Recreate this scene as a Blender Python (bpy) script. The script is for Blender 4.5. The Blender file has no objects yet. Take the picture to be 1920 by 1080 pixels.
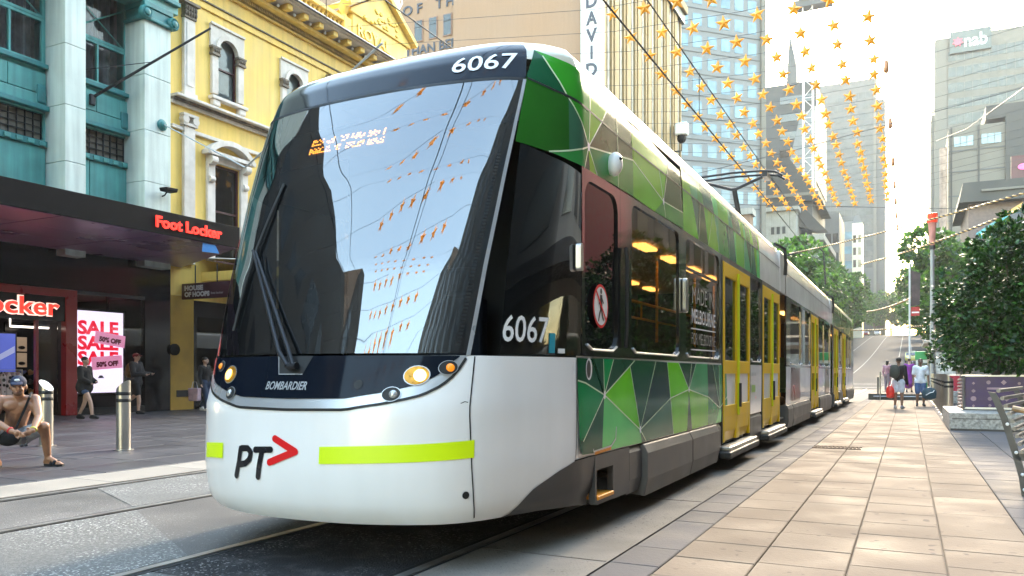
import bpy, bmesh, math, random
from mathutils import Vector, Matrix
import numpy as np
random.seed(7)
PI = math.pi
R = math.radians
SC = bpy.context.scene
C = SC.collection

# ------------------------------------------------------------------ camera, sky, sun, exposure
CAM_H = 1.15
cam = bpy.data.cameras.new('camera')
cam.sensor_width = 36.0
cam.lens = 36.0 * 1500 / 1920
cam.shift_y = (699 - 540) / 1920
cam.clip_start = 0.05
cam.clip_end = 4000
camo = bpy.data.objects.new('camera', cam)
C.objects.link(camo)
camo.location = (0, 0, CAM_H)
camo.rotation_euler = (R(90), 0, R(26.32))
SC.camera = camo

SUN_EL, SUN_AZ = 26.0, -1.0          # azimuth clockwise from +Y (the street's far end)
w = bpy.data.worlds.new('World')
SC.world = w
w.use_nodes = True
nt = w.node_tree
bg = nt.nodes['Background']
sky = nt.nodes.new('ShaderNodeTexSky')
sky.sky_type = 'NISHITA'
sky.sun_disc = False
sky.sun_elevation = R(SUN_EL)
sky.sun_rotation = R(SUN_AZ)
sky.altitude = 0
sky.air_density = 2.05
sky.dust_density = 1.5
sky.ozone_density = 1.5
nt.links.new(sky.outputs[0], bg.inputs[0])
bg.inputs[1].default_value = 0.15

sl = bpy.data.lights.new('sun', 'SUN')
sl.energy = 0.85
sl.angle = R(8)
sl.color = (1.0, 0.83, 0.62)
so = bpy.data.objects.new('sun', sl)
C.objects.link(so)
so.location = (0, 60, 60)
_d = Vector((math.sin(R(SUN_AZ)) * math.cos(R(SUN_EL)), math.cos(R(SUN_AZ)) * math.cos(R(SUN_EL)), math.sin(R(SUN_EL))))
so.rotation_euler = _d.to_track_quat('Z', 'Y').to_euler()

vs = SC.view_settings
vs.view_transform = 'Standard'
vs.look = 'None'
vs.gamma = 1.0
vs.exposure = 3.42
vs.use_curve_mapping = False
SC.render.engine = 'CYCLES'
SC.cycles.use_denoising = True
SC.cycles.max_bounces = 6
SC.cycles.diffuse_bounces = 3
SC.cycles.glossy_bounces = 3
SC.cycles.transmission_bounces = 4
SC.cycles.transparent_max_bounces = 12
SC.cycles.volume_bounces = 0
SC.cycles.sample_clamp_indirect = 6.0
SC.cycles.caustics_reflective = False
SC.cycles.caustics_refractive = False

# ------------------------------------------------------------------ helpers
def lin(c):
    return tuple(((v / 255) / 12.92 if v / 255 <= .04045 else ((v / 255 + .055) / 1.055) ** 2.4) for v in c)

MATS = {}
def pm(name, col, rough=.5, metal=0.0, var=.12, scale=3.0, bump=0.0, bscale=40.0, spec=.5, coat=0.0, streak=0.0, objvar=0.0, emis=0.0, ecol=None, dirt=None, dirt_amt=.4, fleck=None):
    """procedural principled material; col is linear albedo; noise in world space gives variation, streak adds vertical rain marks"""
    if name in MATS: return MATS[name]
    m = bpy.data.materials.new(name); m.use_nodes = True
    t = m.node_tree; N = t.nodes; L = t.links
    b = N['Principled BSDF']
    b.inputs['Roughness'].default_value = rough
    b.inputs['Metallic'].default_value = metal
    b.inputs['Specular IOR Level'].default_value = spec
    b.inputs['Coat Weight'].default_value = coat
    b.inputs['Coat Roughness'].default_value = .06
    g = N.new('ShaderNodeNewGeometry')
    def noise(sc, det=4, vec=None, sx=None):
        n = N.new('ShaderNodeTexNoise'); n.inputs['Scale'].default_value = sc; n.inputs['Detail'].default_value = det
        src = vec or g.outputs['Position']
        if sx:
            mp = N.new('ShaderNodeMapping'); mp.inputs['Scale'].default_value = sx
            L.new(src, mp.inputs[0]); src = mp.outputs[0]
        L.new(src, n.inputs['Vector']); return n
    n1 = noise(scale)
    mr = N.new('ShaderNodeMapRange'); mr.inputs[1].default_value = .3; mr.inputs[2].default_value = .7
    mr.inputs[3].default_value = 1 - var; mr.inputs[4].default_value = 1 + var
    L.new(n1.outputs[0], mr.inputs[0])
    val = mr.outputs[0]
    if streak:
        n2 = noise(1.0, 3, sx=(6, 6, .35))
        m2 = N.new('ShaderNodeMapRange'); m2.inputs[1].default_value = .35; m2.inputs[2].default_value = .75
        m2.inputs[3].default_value = 1.0; m2.inputs[4].default_value = 1 - streak
        L.new(n2.outputs[0], m2.inputs[0])
        mm = N.new('ShaderNodeMath'); mm.operation = 'MULTIPLY'; L.new(val, mm.inputs[0]); L.new(m2.outputs[0], mm.inputs[1]); val = mm.outputs[0]
    if objvar:
        oi = N.new('ShaderNodeObjectInfo')
        m3 = N.new('ShaderNodeMapRange'); m3.inputs[3].default_value = 1 - objvar; m3.inputs[4].default_value = 1 + objvar
        L.new(oi.outputs['Random'], m3.inputs[0])
        mm = N.new('ShaderNodeMath'); mm.operation = 'MULTIPLY'; L.new(val, mm.inputs[0]); L.new(m3.outputs[0], mm.inputs[1]); val = mm.outputs[0]
    mx = N.new('ShaderNodeMix'); mx.data_type = 'RGBA'; mx.blend_type = 'MULTIPLY'; mx.inputs[0].default_value = 1
    mx.inputs[6].default_value = (*col, 1); L.new(val, mx.inputs[7])
    out = mx.outputs[2]
    if dirt:
        n4 = noise(scale * .6, 6)
        r4 = N.new('ShaderNodeMapRange'); r4.inputs[1].default_value = .5; r4.inputs[2].default_value = .72; r4.inputs[4].default_value = dirt_amt
        L.new(n4.outputs[0], r4.inputs[0])
        m5 = N.new('ShaderNodeMix'); m5.data_type = 'RGBA'; L.new(r4.outputs[0], m5.inputs[0]); L.new(out, m5.inputs[6]); m5.inputs[7].default_value = (*dirt, 1)
        out = m5.outputs[2]
    if fleck:
        nf = noise(fleck[1], 1); rf = N.new('ShaderNodeMapRange'); rf.inputs[1].default_value = fleck[2]; rf.inputs[2].default_value = fleck[2] + .03; L.new(nf.outputs[0], rf.inputs[0])
        nf2 = noise(1.1, 3); rf2 = N.new('ShaderNodeMapRange'); rf2.inputs[1].default_value = .4; rf2.inputs[2].default_value = .6; L.new(nf2.outputs[0], rf2.inputs[0])
        mf = N.new('ShaderNodeMath'); mf.operation = 'MULTIPLY'; L.new(rf.outputs[0], mf.inputs[0]); L.new(rf2.outputs[0], mf.inputs[1])
        m6 = N.new('ShaderNodeMix'); m6.data_type = 'RGBA'; L.new(mf.outputs[0], m6.inputs[0]); L.new(out, m6.inputs[6]); m6.inputs[7].default_value = (*fleck[0], 1); out = m6.outputs[2]
    L.new(out, b.inputs['Base Color'])
    rr = N.new('ShaderNodeMapRange'); rr.inputs[1].default_value = .3; rr.inputs[2].default_value = .7
    rr.inputs[3].default_value = max(.02, rough * .85); rr.inputs[4].default_value = min(1, rough * 1.2)
    L.new(n1.outputs[0], rr.inputs[0]); L.new(rr.outputs[0], b.inputs['Roughness'])
    if bump:
        nb = noise(bscale, 3)
        bp = N.new('ShaderNodeBump'); bp.inputs['Strength'].default_value = bump; bp.inputs['Distance'].default_value = .02
        L.new(nb.outputs[0], bp.inputs['Height']); L.new(bp.outputs[0], b.inputs['Normal'])
    if emis:
        b.inputs['Emission Color'].default_value = (*(ecol or col), 1); b.inputs['Emission Strength'].default_value = emis
    MATS[name] = m
    return m

def glass(name, tint=(.05, .06, .06), trans=.5, refl=1.0, ior=1.6, rough=.01, wave=0.0):
    """flat tinted pane: transparent tint mixed with a fresnel mirror coat"""
    if name in MATS: return MATS[name]
    m = bpy.data.materials.new(name); m.use_nodes = True
    t = m.node_tree; N = t.nodes; L = t.links
    N.remove(N['Principled BSDF'])
    out = N['Material Output']
    tr = N.new('ShaderNodeBsdfTransparent'); tr.inputs[0].default_value = (*tint, 1)
    df = N.new('ShaderNodeBsdfDiffuse'); df.inputs[0].default_value = (.006, .007, .008, 1)
    gl = N.new('ShaderNodeBsdfGlossy'); gl.inputs['Roughness'].default_value = rough; gl.inputs[0].default_value = (refl, refl, refl, 1)
    fr = N.new('ShaderNodeFresnel'); fr.inputs[0].default_value = ior
    m1 = N.new('ShaderNodeMixShader'); m1.inputs[0].default_value = trans
    L.new(df.outputs[0], m1.inputs[1]); L.new(tr.outputs[0], m1.inputs[2])
    m2 = N.new('ShaderNodeMixShader'); L.new(fr.outputs[0], m2.inputs[0]); L.new(m1.outputs[0], m2.inputs[1]); L.new(gl.outputs[0], m2.inputs[2])
    L.new(m2.outputs[0], out.inputs[0])
    if wave:
        g = N.new('ShaderNodeNewGeometry'); nz = N.new('ShaderNodeTexNoise'); nz.inputs['Scale'].default_value = 1.3
        L.new(g.outputs['Position'], nz.inputs['Vector'])
        bp = N.new('ShaderNodeBump'); bp.inputs['Strength'].default_value = wave; bp.inputs['Distance'].default_value = .05
        L.new(nz.outputs[0], bp.inputs['Height']); L.new(bp.outputs[0], gl.inputs['Normal'])
    MATS[name] = m
    return m

def emit(name, col, s):
    if name in MATS: return MATS[name]
    return pm(name, tuple(min(.8, c) for c in col), .4, var=.03, emis=s, ecol=col)

class MB:
    """mesh builder: collects primitives of ONE part"""
    def __init__(s): s.v = []; s.f = []; s.m = []
    def add(s, vs, fs, mi=0):
        o = len(s.v); s.v += [tuple(p) for p in vs]; s.f += [tuple(i + o for i in f) for f in fs]; s.m += [mi] * len(fs); return s
    def box(s, x0, x1, y0, y1, z0, z1, mi=0):
        return s.add([(x0,y0,z0),(x1,y0,z0),(x1,y1,z0),(x0,y1,z0),(x0,y0,z1),(x1,y0,z1),(x1,y1,z1),(x0,y1,z1)],
              [(0,3,2,1),(4,5,6,7),(0,1,5,4),(1,2,6,5),(2,3,7,6),(3,0,4,7)], mi)
    def prism(s, pts, axis, a0, a1, mi=0):
        """polygon pts (2D, in the other two axes) extruded along axis"""
        n = len(pts)
        def P(p, a): return {'x': (a, p[0], p[1]), 'y': (p[0], a, p[1]), 'z': (p[0], p[1], a)}[axis]
        vs = [P(p, a0) for p in pts] + [P(p, a1) for p in pts]
        fs = [tuple(range(n)), tuple(range(2*n-1, n-1, -1))] + [(i, i+n, (i+1) % n + n, (i+1) % n) for i in range(n)]
        return s.add(vs, fs, mi)
    def tube(s, pts, r, n=8, mi=0, cap=True):
        pts = [Vector(p) for p in pts]; rs = r if isinstance(r, (list, tuple)) else [r] * len(pts)
        vs = []; prev = None
        for i, p in enumerate(pts):
            d = (pts[min(i+1, len(pts)-1)] - pts[max(i-1, 0)]).normalized()
            if prev is None:
                a = Vector((0,0,1)) if abs(d.z) < .9 else Vector((1,0,0)); u = d.cross(a).normalized()
            else:
                u = (prev - d * prev.dot(d)).normalized()
            prev = u; v2 = d.cross(u)
            for k in range(n):
                a = 2*PI*k/n; vs.append(p + (u*math.cos(a) + v2*math.sin(a)) * rs[i])
        fs = [(i*n+k, i*n+(k+1) % n, (i+1)*n+(k+1) % n, (i+1)*n+k) for i in range(len(pts)-1) for k in range(n)]
        if cap: fs += [tuple(range(n-1, -1, -1)), tuple(range((len(pts)-1)*n, len(pts)*n))]
        return s.add(vs, fs, mi)
    def lathe(s, prof, cx=0, cy=0, cz=0, n=16, mi=0, axis='z'):
        vs = []
        for r, z in prof:
            for k in range(n):
                a = 2*PI*k/n; c_, s_ = r*math.cos(a), r*math.sin(a)
                vs.append({'z': (cx+c_, cy+s_, cz+z), 'x': (cx+z, cy+c_, cz+s_), 'y': (cx+s_, cy+z, cz+c_)}[axis])
        m = len(prof)
        fs = [(i*n+k, i*n+(k+1) % n, (i+1)*n+(k+1) % n, (i+1)*n+k) for i in range(m-1) for k in range(n)]
        fs += [tuple(range(n-1, -1, -1)), tuple(range((m-1)*n, m*n))]
        return s.add(vs, fs, mi)
    def ell(s, c, r, n=12, m=8, mi=0, rot=None):
        vs = [];
        for i in range(m+1):
            th = PI*i/m
            for k in range(n):
                a = 2*PI*k/n; p = Vector((r[0]*math.sin(th)*math.cos(a), r[1]*math.sin(th)*math.sin(a), r[2]*math.cos(th)))
                if rot is not None: p = rot @ p
                vs.append(p + Vector(c))
        fs = [(i*n+k, (i+1)*n+k, (i+1)*n+(k+1) % n, i*n+(k+1) % n) for i in range(m) for k in range(n)]
        return s.add(vs, fs, mi)
    def grid(s, rows, mi=0, flip=False):
        """rows: list of equal-length lists of points"""
        n = len(rows[0]); o = []
        for r in rows: o += list(r)
        fs = [((i*n+k, i*n+k+1, (i+1)*n+k+1, (i+1)*n+k) if not flip else (i*n+k, (i+1)*n+k, (i+1)*n+k+1, i*n+k+1)) for i in range(len(rows)-1) for k in range(n-1)]
        return s.add(o, fs, mi)
    def mesh(s, name, mats, smooth=False, merge=False):
        me = bpy.data.meshes.new(name); me.from_pydata(s.v, [], s.f)
        for m in (mats if isinstance(mats, (list, tuple)) else [mats]): me.materials.append(m)
        if max(s.m, default=0): me.polygons.foreach_set('material_index', s.m)
        bm = bmesh.new(); bm.from_mesh(me)
        if merge: bmesh.ops.remove_doubles(bm, verts=bm.verts, dist=1e-4)
        if merge != 'open': bmesh.ops.recalc_face_normals(bm, faces=bm.faces)
        bm.to_mesh(me); bm.free()
        if smooth:
            me.polygons.foreach_set('use_smooth', [True] * len(me.polygons))
            try: me.set_sharp_from_angle(angle=R(smooth if smooth is not True else 40))
            except Exception: pass
        me.update(); return me
    def obj(s, name, mats, parent=None, smooth=False, bevel=0, **k):
        return link(name, s.mesh(name, mats, smooth, k.pop('merge', False)), parent, bevel, **k)

def link(name, me, parent=None, bevel=0, loc=None, label=None, cat=None, group=None, kind=None, local=False):
    o = bpy.data.objects.new(name, me); C.objects.link(o)
    if parent is not None:
        o.parent = parent
        if not local:
            w_ = parent.get('_w')
            if w_ is not None: o.location = (-w_[0], -w_[1], -w_[2])
    if loc is not None: o.location = loc
    if bevel:
        b = o.modifiers.new('bevel', 'BEVEL'); b.width = bevel; b.segments = 2; b.limit_method = 'ANGLE'; b.angle_limit = R(40)
    return tag(o, label, cat, group, kind)

def tag(o, label=None, cat=None, group=None, kind=None):
    if label: o['label'] = label
    if cat: o['category'] = cat
    if group: o['group'] = group
    if kind: o['kind'] = kind
    return o

WPARENTS = []
def thing(name, label, cat, loc=(0, 0, 0), rotz=0, group=None, kind=None):
    """an Empty at the thing's base; its parts are built in world coordinates when rotz is 0 (link cancels the offset)"""
    o = bpy.data.objects.new(name, None); C.objects.link(o)
    o.empty_display_size = .2
    o.location = loc; o.rotation_euler = (0, 0, rotz)
    o['_w'] = [float(v) for v in loc]; WPARENTS.append(o)
    return tag(o, label, cat, group, kind)

def dup(root, loc=None, rotz=None, label=None, group=None, scale=None):
    def cp(o, par):
        c_ = o.copy(); C.objects.link(c_)
        if par is not None: c_.parent = par
        for ch in list(kids.get(o.name, [])): cp(ch, c_)
        return c_
    kids = {}
    def walk(o):
        kids[o.name] = list(o.children)
        for ch in o.children: walk(ch)
    walk(root)
    r_ = cp(root, None)
    if loc is not None: r_.location = loc
    if rotz is not None: r_.rotation_euler = (0, 0, rotz)
    if scale is not None: r_.scale = scale if isinstance(scale, (tuple, list)) else (scale,)*3
    return tag(r_, label, None, group)

def text_mesh(txt, size, bold=0.0, extrude=0.0, align='LEFT', spacing=1.0, shear=0.0):
    """text as a flat mesh in its own XY plane"""
    cu = bpy.data.curves.new('lettering', 'FONT'); cu.body = txt; cu.size = size; cu.offset = bold; cu.extrude = extrude
    cu.align_x = align; cu.space_character = spacing; cu.shear = shear; cu.resolution_u = 3
    o = bpy.data.objects.new('lettering', cu); C.objects.link(o)
    bpy.context.view_layer.update()
    me = bpy.data.meshes.new_from_object(o)
    bpy.data.objects.remove(o); bpy.data.curves.remove(cu)
    return me

def text_obj(name, txt, size, mat, parent, origin, ex, ey, bold=0.0, depth=0.0, width=None, **k):
    """lettering laid in the plane (ex, ey) at origin; width rescales it to an exact length"""
    me = text_mesh(txt, size, bold, depth, **k)
    ex, ey = Vector(ex).normalized(), Vector(ey).normalized(); ez = ex.cross(ey)
    xs = [v.co.x for v in me.vertices]; x0, x1 = min(xs), max(xs)
    sx = width / (x1 - x0) if width else 1.0
    for v in me.vertices:
        p = v.co; v.co = Vector(origin) + ex * ((p.x - x0) * sx) + ey * p.y + ez * p.z
    me.materials.clear(); me.materials.append(mat); me.name = name
    return link(name, me, parent)
# ------------------------------------------------------------------ tram skin: nose lofted from plan curves, then straight sides
TX, TYF, TYE = -3.27, 5.0, 35.1           # centre line, where the nose reaches full width, rear end
_PROF = [(.28,1.25,3.685),(.32,1.285,3.645),(.42,1.305,3.615),(.60,1.32,3.60),(.95,1.325,3.62),(1.27,1.325,3.745),(1.8,1.325,3.90),(2.4,1.322,4.13),(2.75,1.318,4.29),(2.92,1.313,4.38),
         (3.05,1.305,4.45),(3.2,1.28,4.54),(3.27,1.255,4.60),(3.33,1.20,4.67),(3.385,1.07,4.76),(3.45,.70,4.88),(3.50,0.0,4.98)]
def _lerp(tab, x, k):
    if x <= tab[0][0]: return tab[0][k]
    for a, b in zip(tab, tab[1:]):
        if x <= b[0]:
            t = (x - a[0]) / (b[0] - a[0]); return a[k] + (b[k] - a[k]) * t
    return tab[-1][k]
def tW(z): return _lerp(_PROF, z, 1)
def tY0(z): return _lerp(_PROF, z, 2)
_PLAN = [(0,0),(.19,.008),(.38,.042),(.58,.118),(.715,.205),(.81,.335),(.89,.545),(.965,.80),(1.0,1.0)]
def _plan(s):
    n = len(_PLAN) - 1; x = max(0., min(1., s)) * n; i = min(int(x), n - 1); t = x - i
    P = lambda j: ((-_PLAN[1][0], _PLAN[1][1]) if j < 0 else (_PLAN[j] if j <= n else (1.0, 1.22)))
    p0, p1, p2, p3 = P(i-1), P(i), P(i+1), P(i+2)
    return tuple(.5*(2*p1[k] + (p2[k]-p0[k])*t + (2*p0[k]-5*p1[k]+4*p2[k]-p3[k])*t*t + (3*p1[k]-p0[k]-3*p2[k]+p3[k])*t**3) for k in (0, 1))
def tS(s, z, off=0.0):
    """point of the skin: |s|<=1 round the nose (0 centre), beyond that metres along the side; sign picks the side"""
    sg = 1 if s >= 0 else -1; a = abs(s); W = tW(z); y0 = tY0(z)
    if a <= 1:
        px, q = _plan(a); p = [TX + sg*W*px, y0 + (TYF - y0)*q, z]
    else:
        p = [TX + sg*W, TYF + (a - 1), z]
    if off:
        e = 1e-3
        A = tS(s + e, z); B = tS(s - e, z); Cc = tS(s, min(3.4999, z + e)); D = tS(s, min(3.4999, z + e) - 2*e)
        du = [A[k]-B[k] for k in range(3)]; dv = [Cc[k]-D[k] for k in range(3)]
        n = [du[1]*dv[2]-du[2]*dv[1], du[2]*dv[0]-du[0]*dv[2], du[0]*dv[1]-du[1]*dv[0]]
        l = math.sqrt(sum(c*c for c in n)) or 1
        p = [p[k] + n[k]/l*off for k in range(3)]
    return p
# livery outlines as (skin position, height) pairs
LOW_POLYS = [('dk1', [(0.953, 1.248), (1.033, 1.246), (1.167, 1.248), (1.408, 0.992), (0.961, 1.1)]),
('dk2', [(1.167, 1.248), (1.385, 1.25), (1.408, 0.992)]),
('g1', [(1.385, 1.25), (1.607, 1.251), (1.408, 0.992)]),
('dk2', [(1.607, 1.251), (1.858, 1.251), (2.116, 1.248), (1.408, 0.992)]),
('lime', [(1.408, 0.992), (1.992, 1.204), (2.271, 0.689)]),
('dk1', [(2.116, 1.248), (2.709, 1.249), (2.271, 0.689), (1.992, 1.204)]),
('dk3', [(2.709, 1.249), (3.072, 1.244), (3.184, 0.919), (2.271, 0.689)]),
('g2', [(0.961, 1.1), (1.408, 0.992), (1.003, 0.69), (0.978, 0.712)]),
('dk1', [(1.408, 0.992), (1.379, 0.591), (0.999, 0.601), (0.98, 0.661), (0.978, 0.712), (1.003, 0.69)]),
('light', [(1.408, 0.992), (2.271, 0.689), (2.327, 0.579), (1.379, 0.591)]),
('dk4', [(2.271, 0.689), (3.184, 0.919), (3.303, 0.583), (2.446, 0.583), (2.327, 0.579)]),
('lime', [(3.072, 1.244), (3.472, 1.244), (3.868, 0.985), (3.184, 0.919)]),
('lime2', [(3.184, 0.919), (3.868, 0.985), (3.824, 0.579), (3.303, 0.583)]),
('dk2', [(3.472, 1.244), (3.979, 1.244), (3.868, 0.985)]),
('dk3', [(3.979, 1.244), (4.162, 1.243), (3.868, 0.985)]),
('mid', [(4.162, 1.243), (4.681, 1.243), (4.737, 0.886), (3.868, 0.985)]),
('dk2', [(3.868, 0.985), (3.824, 0.579), (4.031, 0.58)]),
('lime2', [(3.868, 0.985), (4.737, 0.886), (4.738, 0.583), (4.031, 0.58)]),
('dk3', [(4.681, 1.243), (4.948, 1.242), (5.333, 0.745), (4.737, 0.886)]),
('dk4', [(4.948, 1.242), (5.26, 1.241), (5.333, 0.745)]),
('mid', [(5.26, 1.241), (5.676, 1.24), (5.746, 0.865), (5.333, 0.745)]),
('g2', [(4.737, 0.886), (5.333, 0.745), (5.15, 0.579), (4.738, 0.583)]),
('light', [(5.333, 0.745), (5.15, 0.579), (5.631, 0.578)]),
('g1', [(5.333, 0.745), (5.746, 0.865), (5.843, 0.576), (5.631, 0.578)])]
LOW_LINES = [[(1.408, 0.992), (0.961, 1.1)], [(1.408, 0.992), (1.167, 1.248)], [(1.408, 0.992), (1.385, 1.25)], [(1.408, 0.992), (1.607, 1.251)], [(1.408, 0.992), (2.116, 1.248)], [(1.408, 0.992), (2.271, 0.689)], [(1.408, 0.992), (1.003, 0.69)], [(2.271, 0.689), (2.709, 1.249)], [(2.271, 0.689), (3.184, 0.919)], [(3.184, 0.919), (3.868, 0.985)], [(3.868, 0.985), (4.737, 0.886)], [(4.737, 0.886), (5.333, 0.745)], [(3.868, 0.985), (3.472, 1.244)], [(3.868, 0.985), (3.979, 1.244)], [(3.868, 0.985), (4.162, 1.243)], [(5.333, 0.745), (4.948, 1.242)], [(5.333, 0.745), (5.26, 1.241)], [(5.333, 0.745), (5.746, 0.865)], [(2.271, 0.689), (2.447, 0.581)], [(2.271, 0.689), (1.992, 1.204)], [(3.072, 1.244), (3.303, 0.583)], [(1.167, 1.248), (1.408, 0.992)]]
UP_POLYS = [('dk1', [(0.688, 3.268), (0.737, 3.225), (0.867, 2.972), (0.642, 3.053)]),
('g3', [(0.688, 3.268), (0.86, 3.214), (1.185, 3.148), (1.144, 2.919), (0.867, 2.972), (0.737, 3.225)]),
('lime3', [(1.185, 3.148), (1.627, 3.151), (1.357, 2.913), (1.144, 2.919)]),
('dk5', [(1.627, 3.151), (1.73, 3.162), (1.72, 2.937), (1.357, 2.913)]),
('dkg', [(0.643, 3.045), (0.878, 2.957), (0.887, 2.609), (0.787, 2.567), (0.63, 2.595)]),
('dk4', [(0.878, 2.957), (1.108, 2.687), (0.887, 2.609)]),
('g3', [(0.878, 2.957), (1.144, 2.919), (1.108, 2.687)]),
('lime3', [(1.144, 2.919), (1.357, 2.913), (1.108, 2.687)]),
('dk5', [(1.357, 2.913), (1.72, 2.931), (1.723, 2.772), (1.108, 2.687)]),
('g4', [(0.787, 2.567), (1.108, 2.687), (1.029, 2.524), (0.889, 2.54)]),
('dk2', [(1.108, 2.687), (1.029, 2.524), (1.134, 2.526)]),
('lime3', [(1.108, 2.687), (1.134, 2.526), (1.273, 2.53)]),
('g4', [(1.108, 2.687), (1.723, 2.772), (1.725, 2.541), (1.273, 2.53)]),
('dk5', [(1.73, 3.162), (2.088, 3.122), (2.073, 2.944), (1.72, 2.931)]),
('dk5', [(1.72, 2.931), (2.083, 2.935), (2.101, 2.832), (1.723, 2.772)]),
('mid2', [(1.723, 2.772), (2.101, 2.832), (2.098, 2.544), (1.725, 2.541)]),
('lime3', [(2.088, 3.122), (2.586, 3.137), (2.842, 2.933), (2.091, 2.934)]),
('lime2', [(2.586, 3.137), (3.194, 3.098), (3.065, 2.899), (2.842, 2.933)]),
('lime3', [(2.091, 2.934), (2.842, 2.933), (2.969, 2.673), (2.101, 2.832)]),
('lime2', [(2.842, 2.933), (3.065, 2.899), (2.969, 2.673)]),
('lime2', [(2.101, 2.832), (2.969, 2.673), (2.691, 2.532), (2.098, 2.544)]),
('dk5', [(3.194, 3.098), (3.615, 3.093), (3.615, 2.915), (3.065, 2.899)]),
('dk5', [(3.065, 2.899), (3.615, 2.915), (3.666, 2.696), (2.969, 2.673)]),
('mid2', [(2.969, 2.673), (3.666, 2.696), (3.689, 2.543), (2.691, 2.532)])]
UP_LINES = [[(0.737, 3.225), (0.867, 2.972)], [(0.878, 2.957), (1.108, 2.687)], [(1.192, 3.15), (1.108, 2.687)], [(1.627, 3.151), (1.108, 2.687)], [(1.108, 2.687), (0.787, 2.567)], [(1.108, 2.687), (2.101, 2.832)], [(1.108, 2.687), (1.273, 2.53)], [(1.108, 2.687), (1.029, 2.524)], [(2.101, 2.832), (2.969, 2.673)], [(2.842, 2.933), (2.969, 2.673)], [(3.194, 3.098), (2.969, 2.673)], [(2.969, 2.673), (3.666, 2.696)], [(1.73, 3.162), (1.725, 2.541)], [(2.969, 2.673), (3.041, 2.538)]]
LOGO_P = [(-0.206, 0.522), (-0.189, 0.601), (-0.182, 0.692), (-0.148, 0.695), (-0.133, 0.672), (-0.139, 0.63), (-0.157, 0.603), (-0.189, 0.593)]
LOGO_T = [[(-0.114, 0.69), (-0.051, 0.696)], [(-0.085, 0.69), (-0.104, 0.529)]]
LOGO_V = [(-0.036, 0.762), (0.042, 0.692), (-0.053, 0.622)]
WIPER = [(-0.037, 1.218), (-0.12, 1.402)]
# ------------------------------------------------------------------ ground, tracks, pavements
def hill(y):
    """street level: flat through the mall, then climbing to a crest"""
    if y < 62: return 0.0
    t = min(1.0, (y - 62) / 250); return 14.2 * (t*t*(3 - 2*t)*.55 + t*.45)
M_asph = pm('asphalt', (.06,.06,.062), .95, spec=.1, var=.2, scale=.8, bump=.4, bscale=60)
M_conc = pm('track_concrete', (.14,.13,.12), .85, spec=.2, var=.28, scale=1.1, bump=.6, bscale=75, dirt=(.07,.066,.06), dirt_amt=.6, fleck=((.36,.34,.31), 40, .66))
M_conc2 = pm('track_infill_dark_shaded', (.034,.033,.034), .85, spec=.2, var=.35, scale=9, bump=.9, bscale=90, dirt=(.16,.15,.145), dirt_amt=.4, fleck=((.28,.27,.26), 45, .62))  # dark infill, lowered further to paint the deep shadow at the tram
M_grit = pm('track_infill_gritty', (.15,.145,.135), .8, spec=.2, var=.3, scale=45, bump=.6, bscale=110, dirt=(.22,.21,.19), dirt_amt=.5, fleck=((.5,.48,.44), 48, .60))
M_pale = pm('pale_concrete_strip', (.21,.185,.16), .9, spec=.08, var=.22, scale=1.6, bump=.4, bscale=80, fleck=((.09,.08,.07), 30, .66), dirt=(.16,.145,.125), dirt_amt=.55)
M_kerb = pm('kerb_sandstone', (.27,.24,.205), .8, spec=.3, var=.12, scale=2, bump=.3, bscale=60, objvar=.07, dirt=(.3,.27,.22), dirt_amt=.4)
M_blue = pm('bluestone_dark', (.045,.043,.048), .45, var=.16, scale=1.2, bump=.15, bscale=30, objvar=.13, dirt=(.05,.048,.052), dirt_amt=.6)
M_pave = pm('paver_warm_grey', (.185,.142,.108), .85, spec=.10, var=.08, scale=1.5, bump=.16, bscale=35, objvar=.08, dirt=(.155,.122,.098), dirt_amt=.5, fleck=((.10,.08,.068), 11, .69))
M_pave2 = pm('paver_dark_grey', (.11,.10,.10), .85, spec=.12, var=.14, scale=1.5, bump=.15, bscale=35, objvar=.10, dirt=(.08,.075,.075), dirt_amt=.5)
M_joint = pm('joint_grout', (.09,.075,.064), .9, var=.25)
M_rail_s = pm('rail_steel', (.42,.39,.35), .35, metal=.8, var=.2, scale=4)
M_groove = pm('rail_groove', (.01,.01,.01), .8)
M_paint = pm('road_paint', (.33,.33,.32), .9, spec=.1, var=.25, scale=3)

def strip(name, x0, x1, ys, z, mat, kind='structure', parent=None):
    mb = MB(); mb.grid([[(x0, y, hill(y) + z) for y in ys], [(x1, y, hill(y) + z) for y in ys]], flip=True)
    return mb.obj(name, mat, parent, merge='open', kind=kind)
YS = [-120, 0, 40, 62] + [62 + 10*k for k in range(1, 26)] + [330, 400, 600, 1500]
ground = MB()
ground.grid([[(x, y, hill(y) - .06) for y in YS] for x in (-1500, -200, -60, -20.6, 10.2, 60, 200, 1500)], flip=False)
ground.obj('ground', M_asph, merge='open', kind='structure')
YR = [60.2, 62] + [62 + 10*k for k in range(1, 26)] + [330, 400]
road = strip('road', -15.6, 3.0, YR, .004, M_asph)
for x in (-13.2, -9.0, -5.2, -1.2, .6):
    strip('lane_line', x-.06, x+.06, YR, .012, M_paint, None, road)
for y, x0, x1 in ((64, -15, 2.5), (70, -15, 2.5)): MB().grid([[(x0, y, hill(y)+.014), (x1, y, hill(y)+.014)], [(x0, y+.4, hill(y+.4)+.014), (x1, y+.4, hill(y+.4)+.014)]]).obj('stop_line', M_paint, road, merge='open')
for x0, x1 in ((-21.0, -15.6), (3.0, 10.4)):
    mb = MB(); mb.grid([[(x, y, hill(y) + .14) for y in YR] for x in (x0, x1)]); xk = x1 if x0 < -10 else x0
    mb.grid([[(xk, y, hill(y) + zz) for y in YR] for zz in (-.02, .14)]); mb.obj('footpath', M_pale, merge='open', kind='structure')

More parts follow.
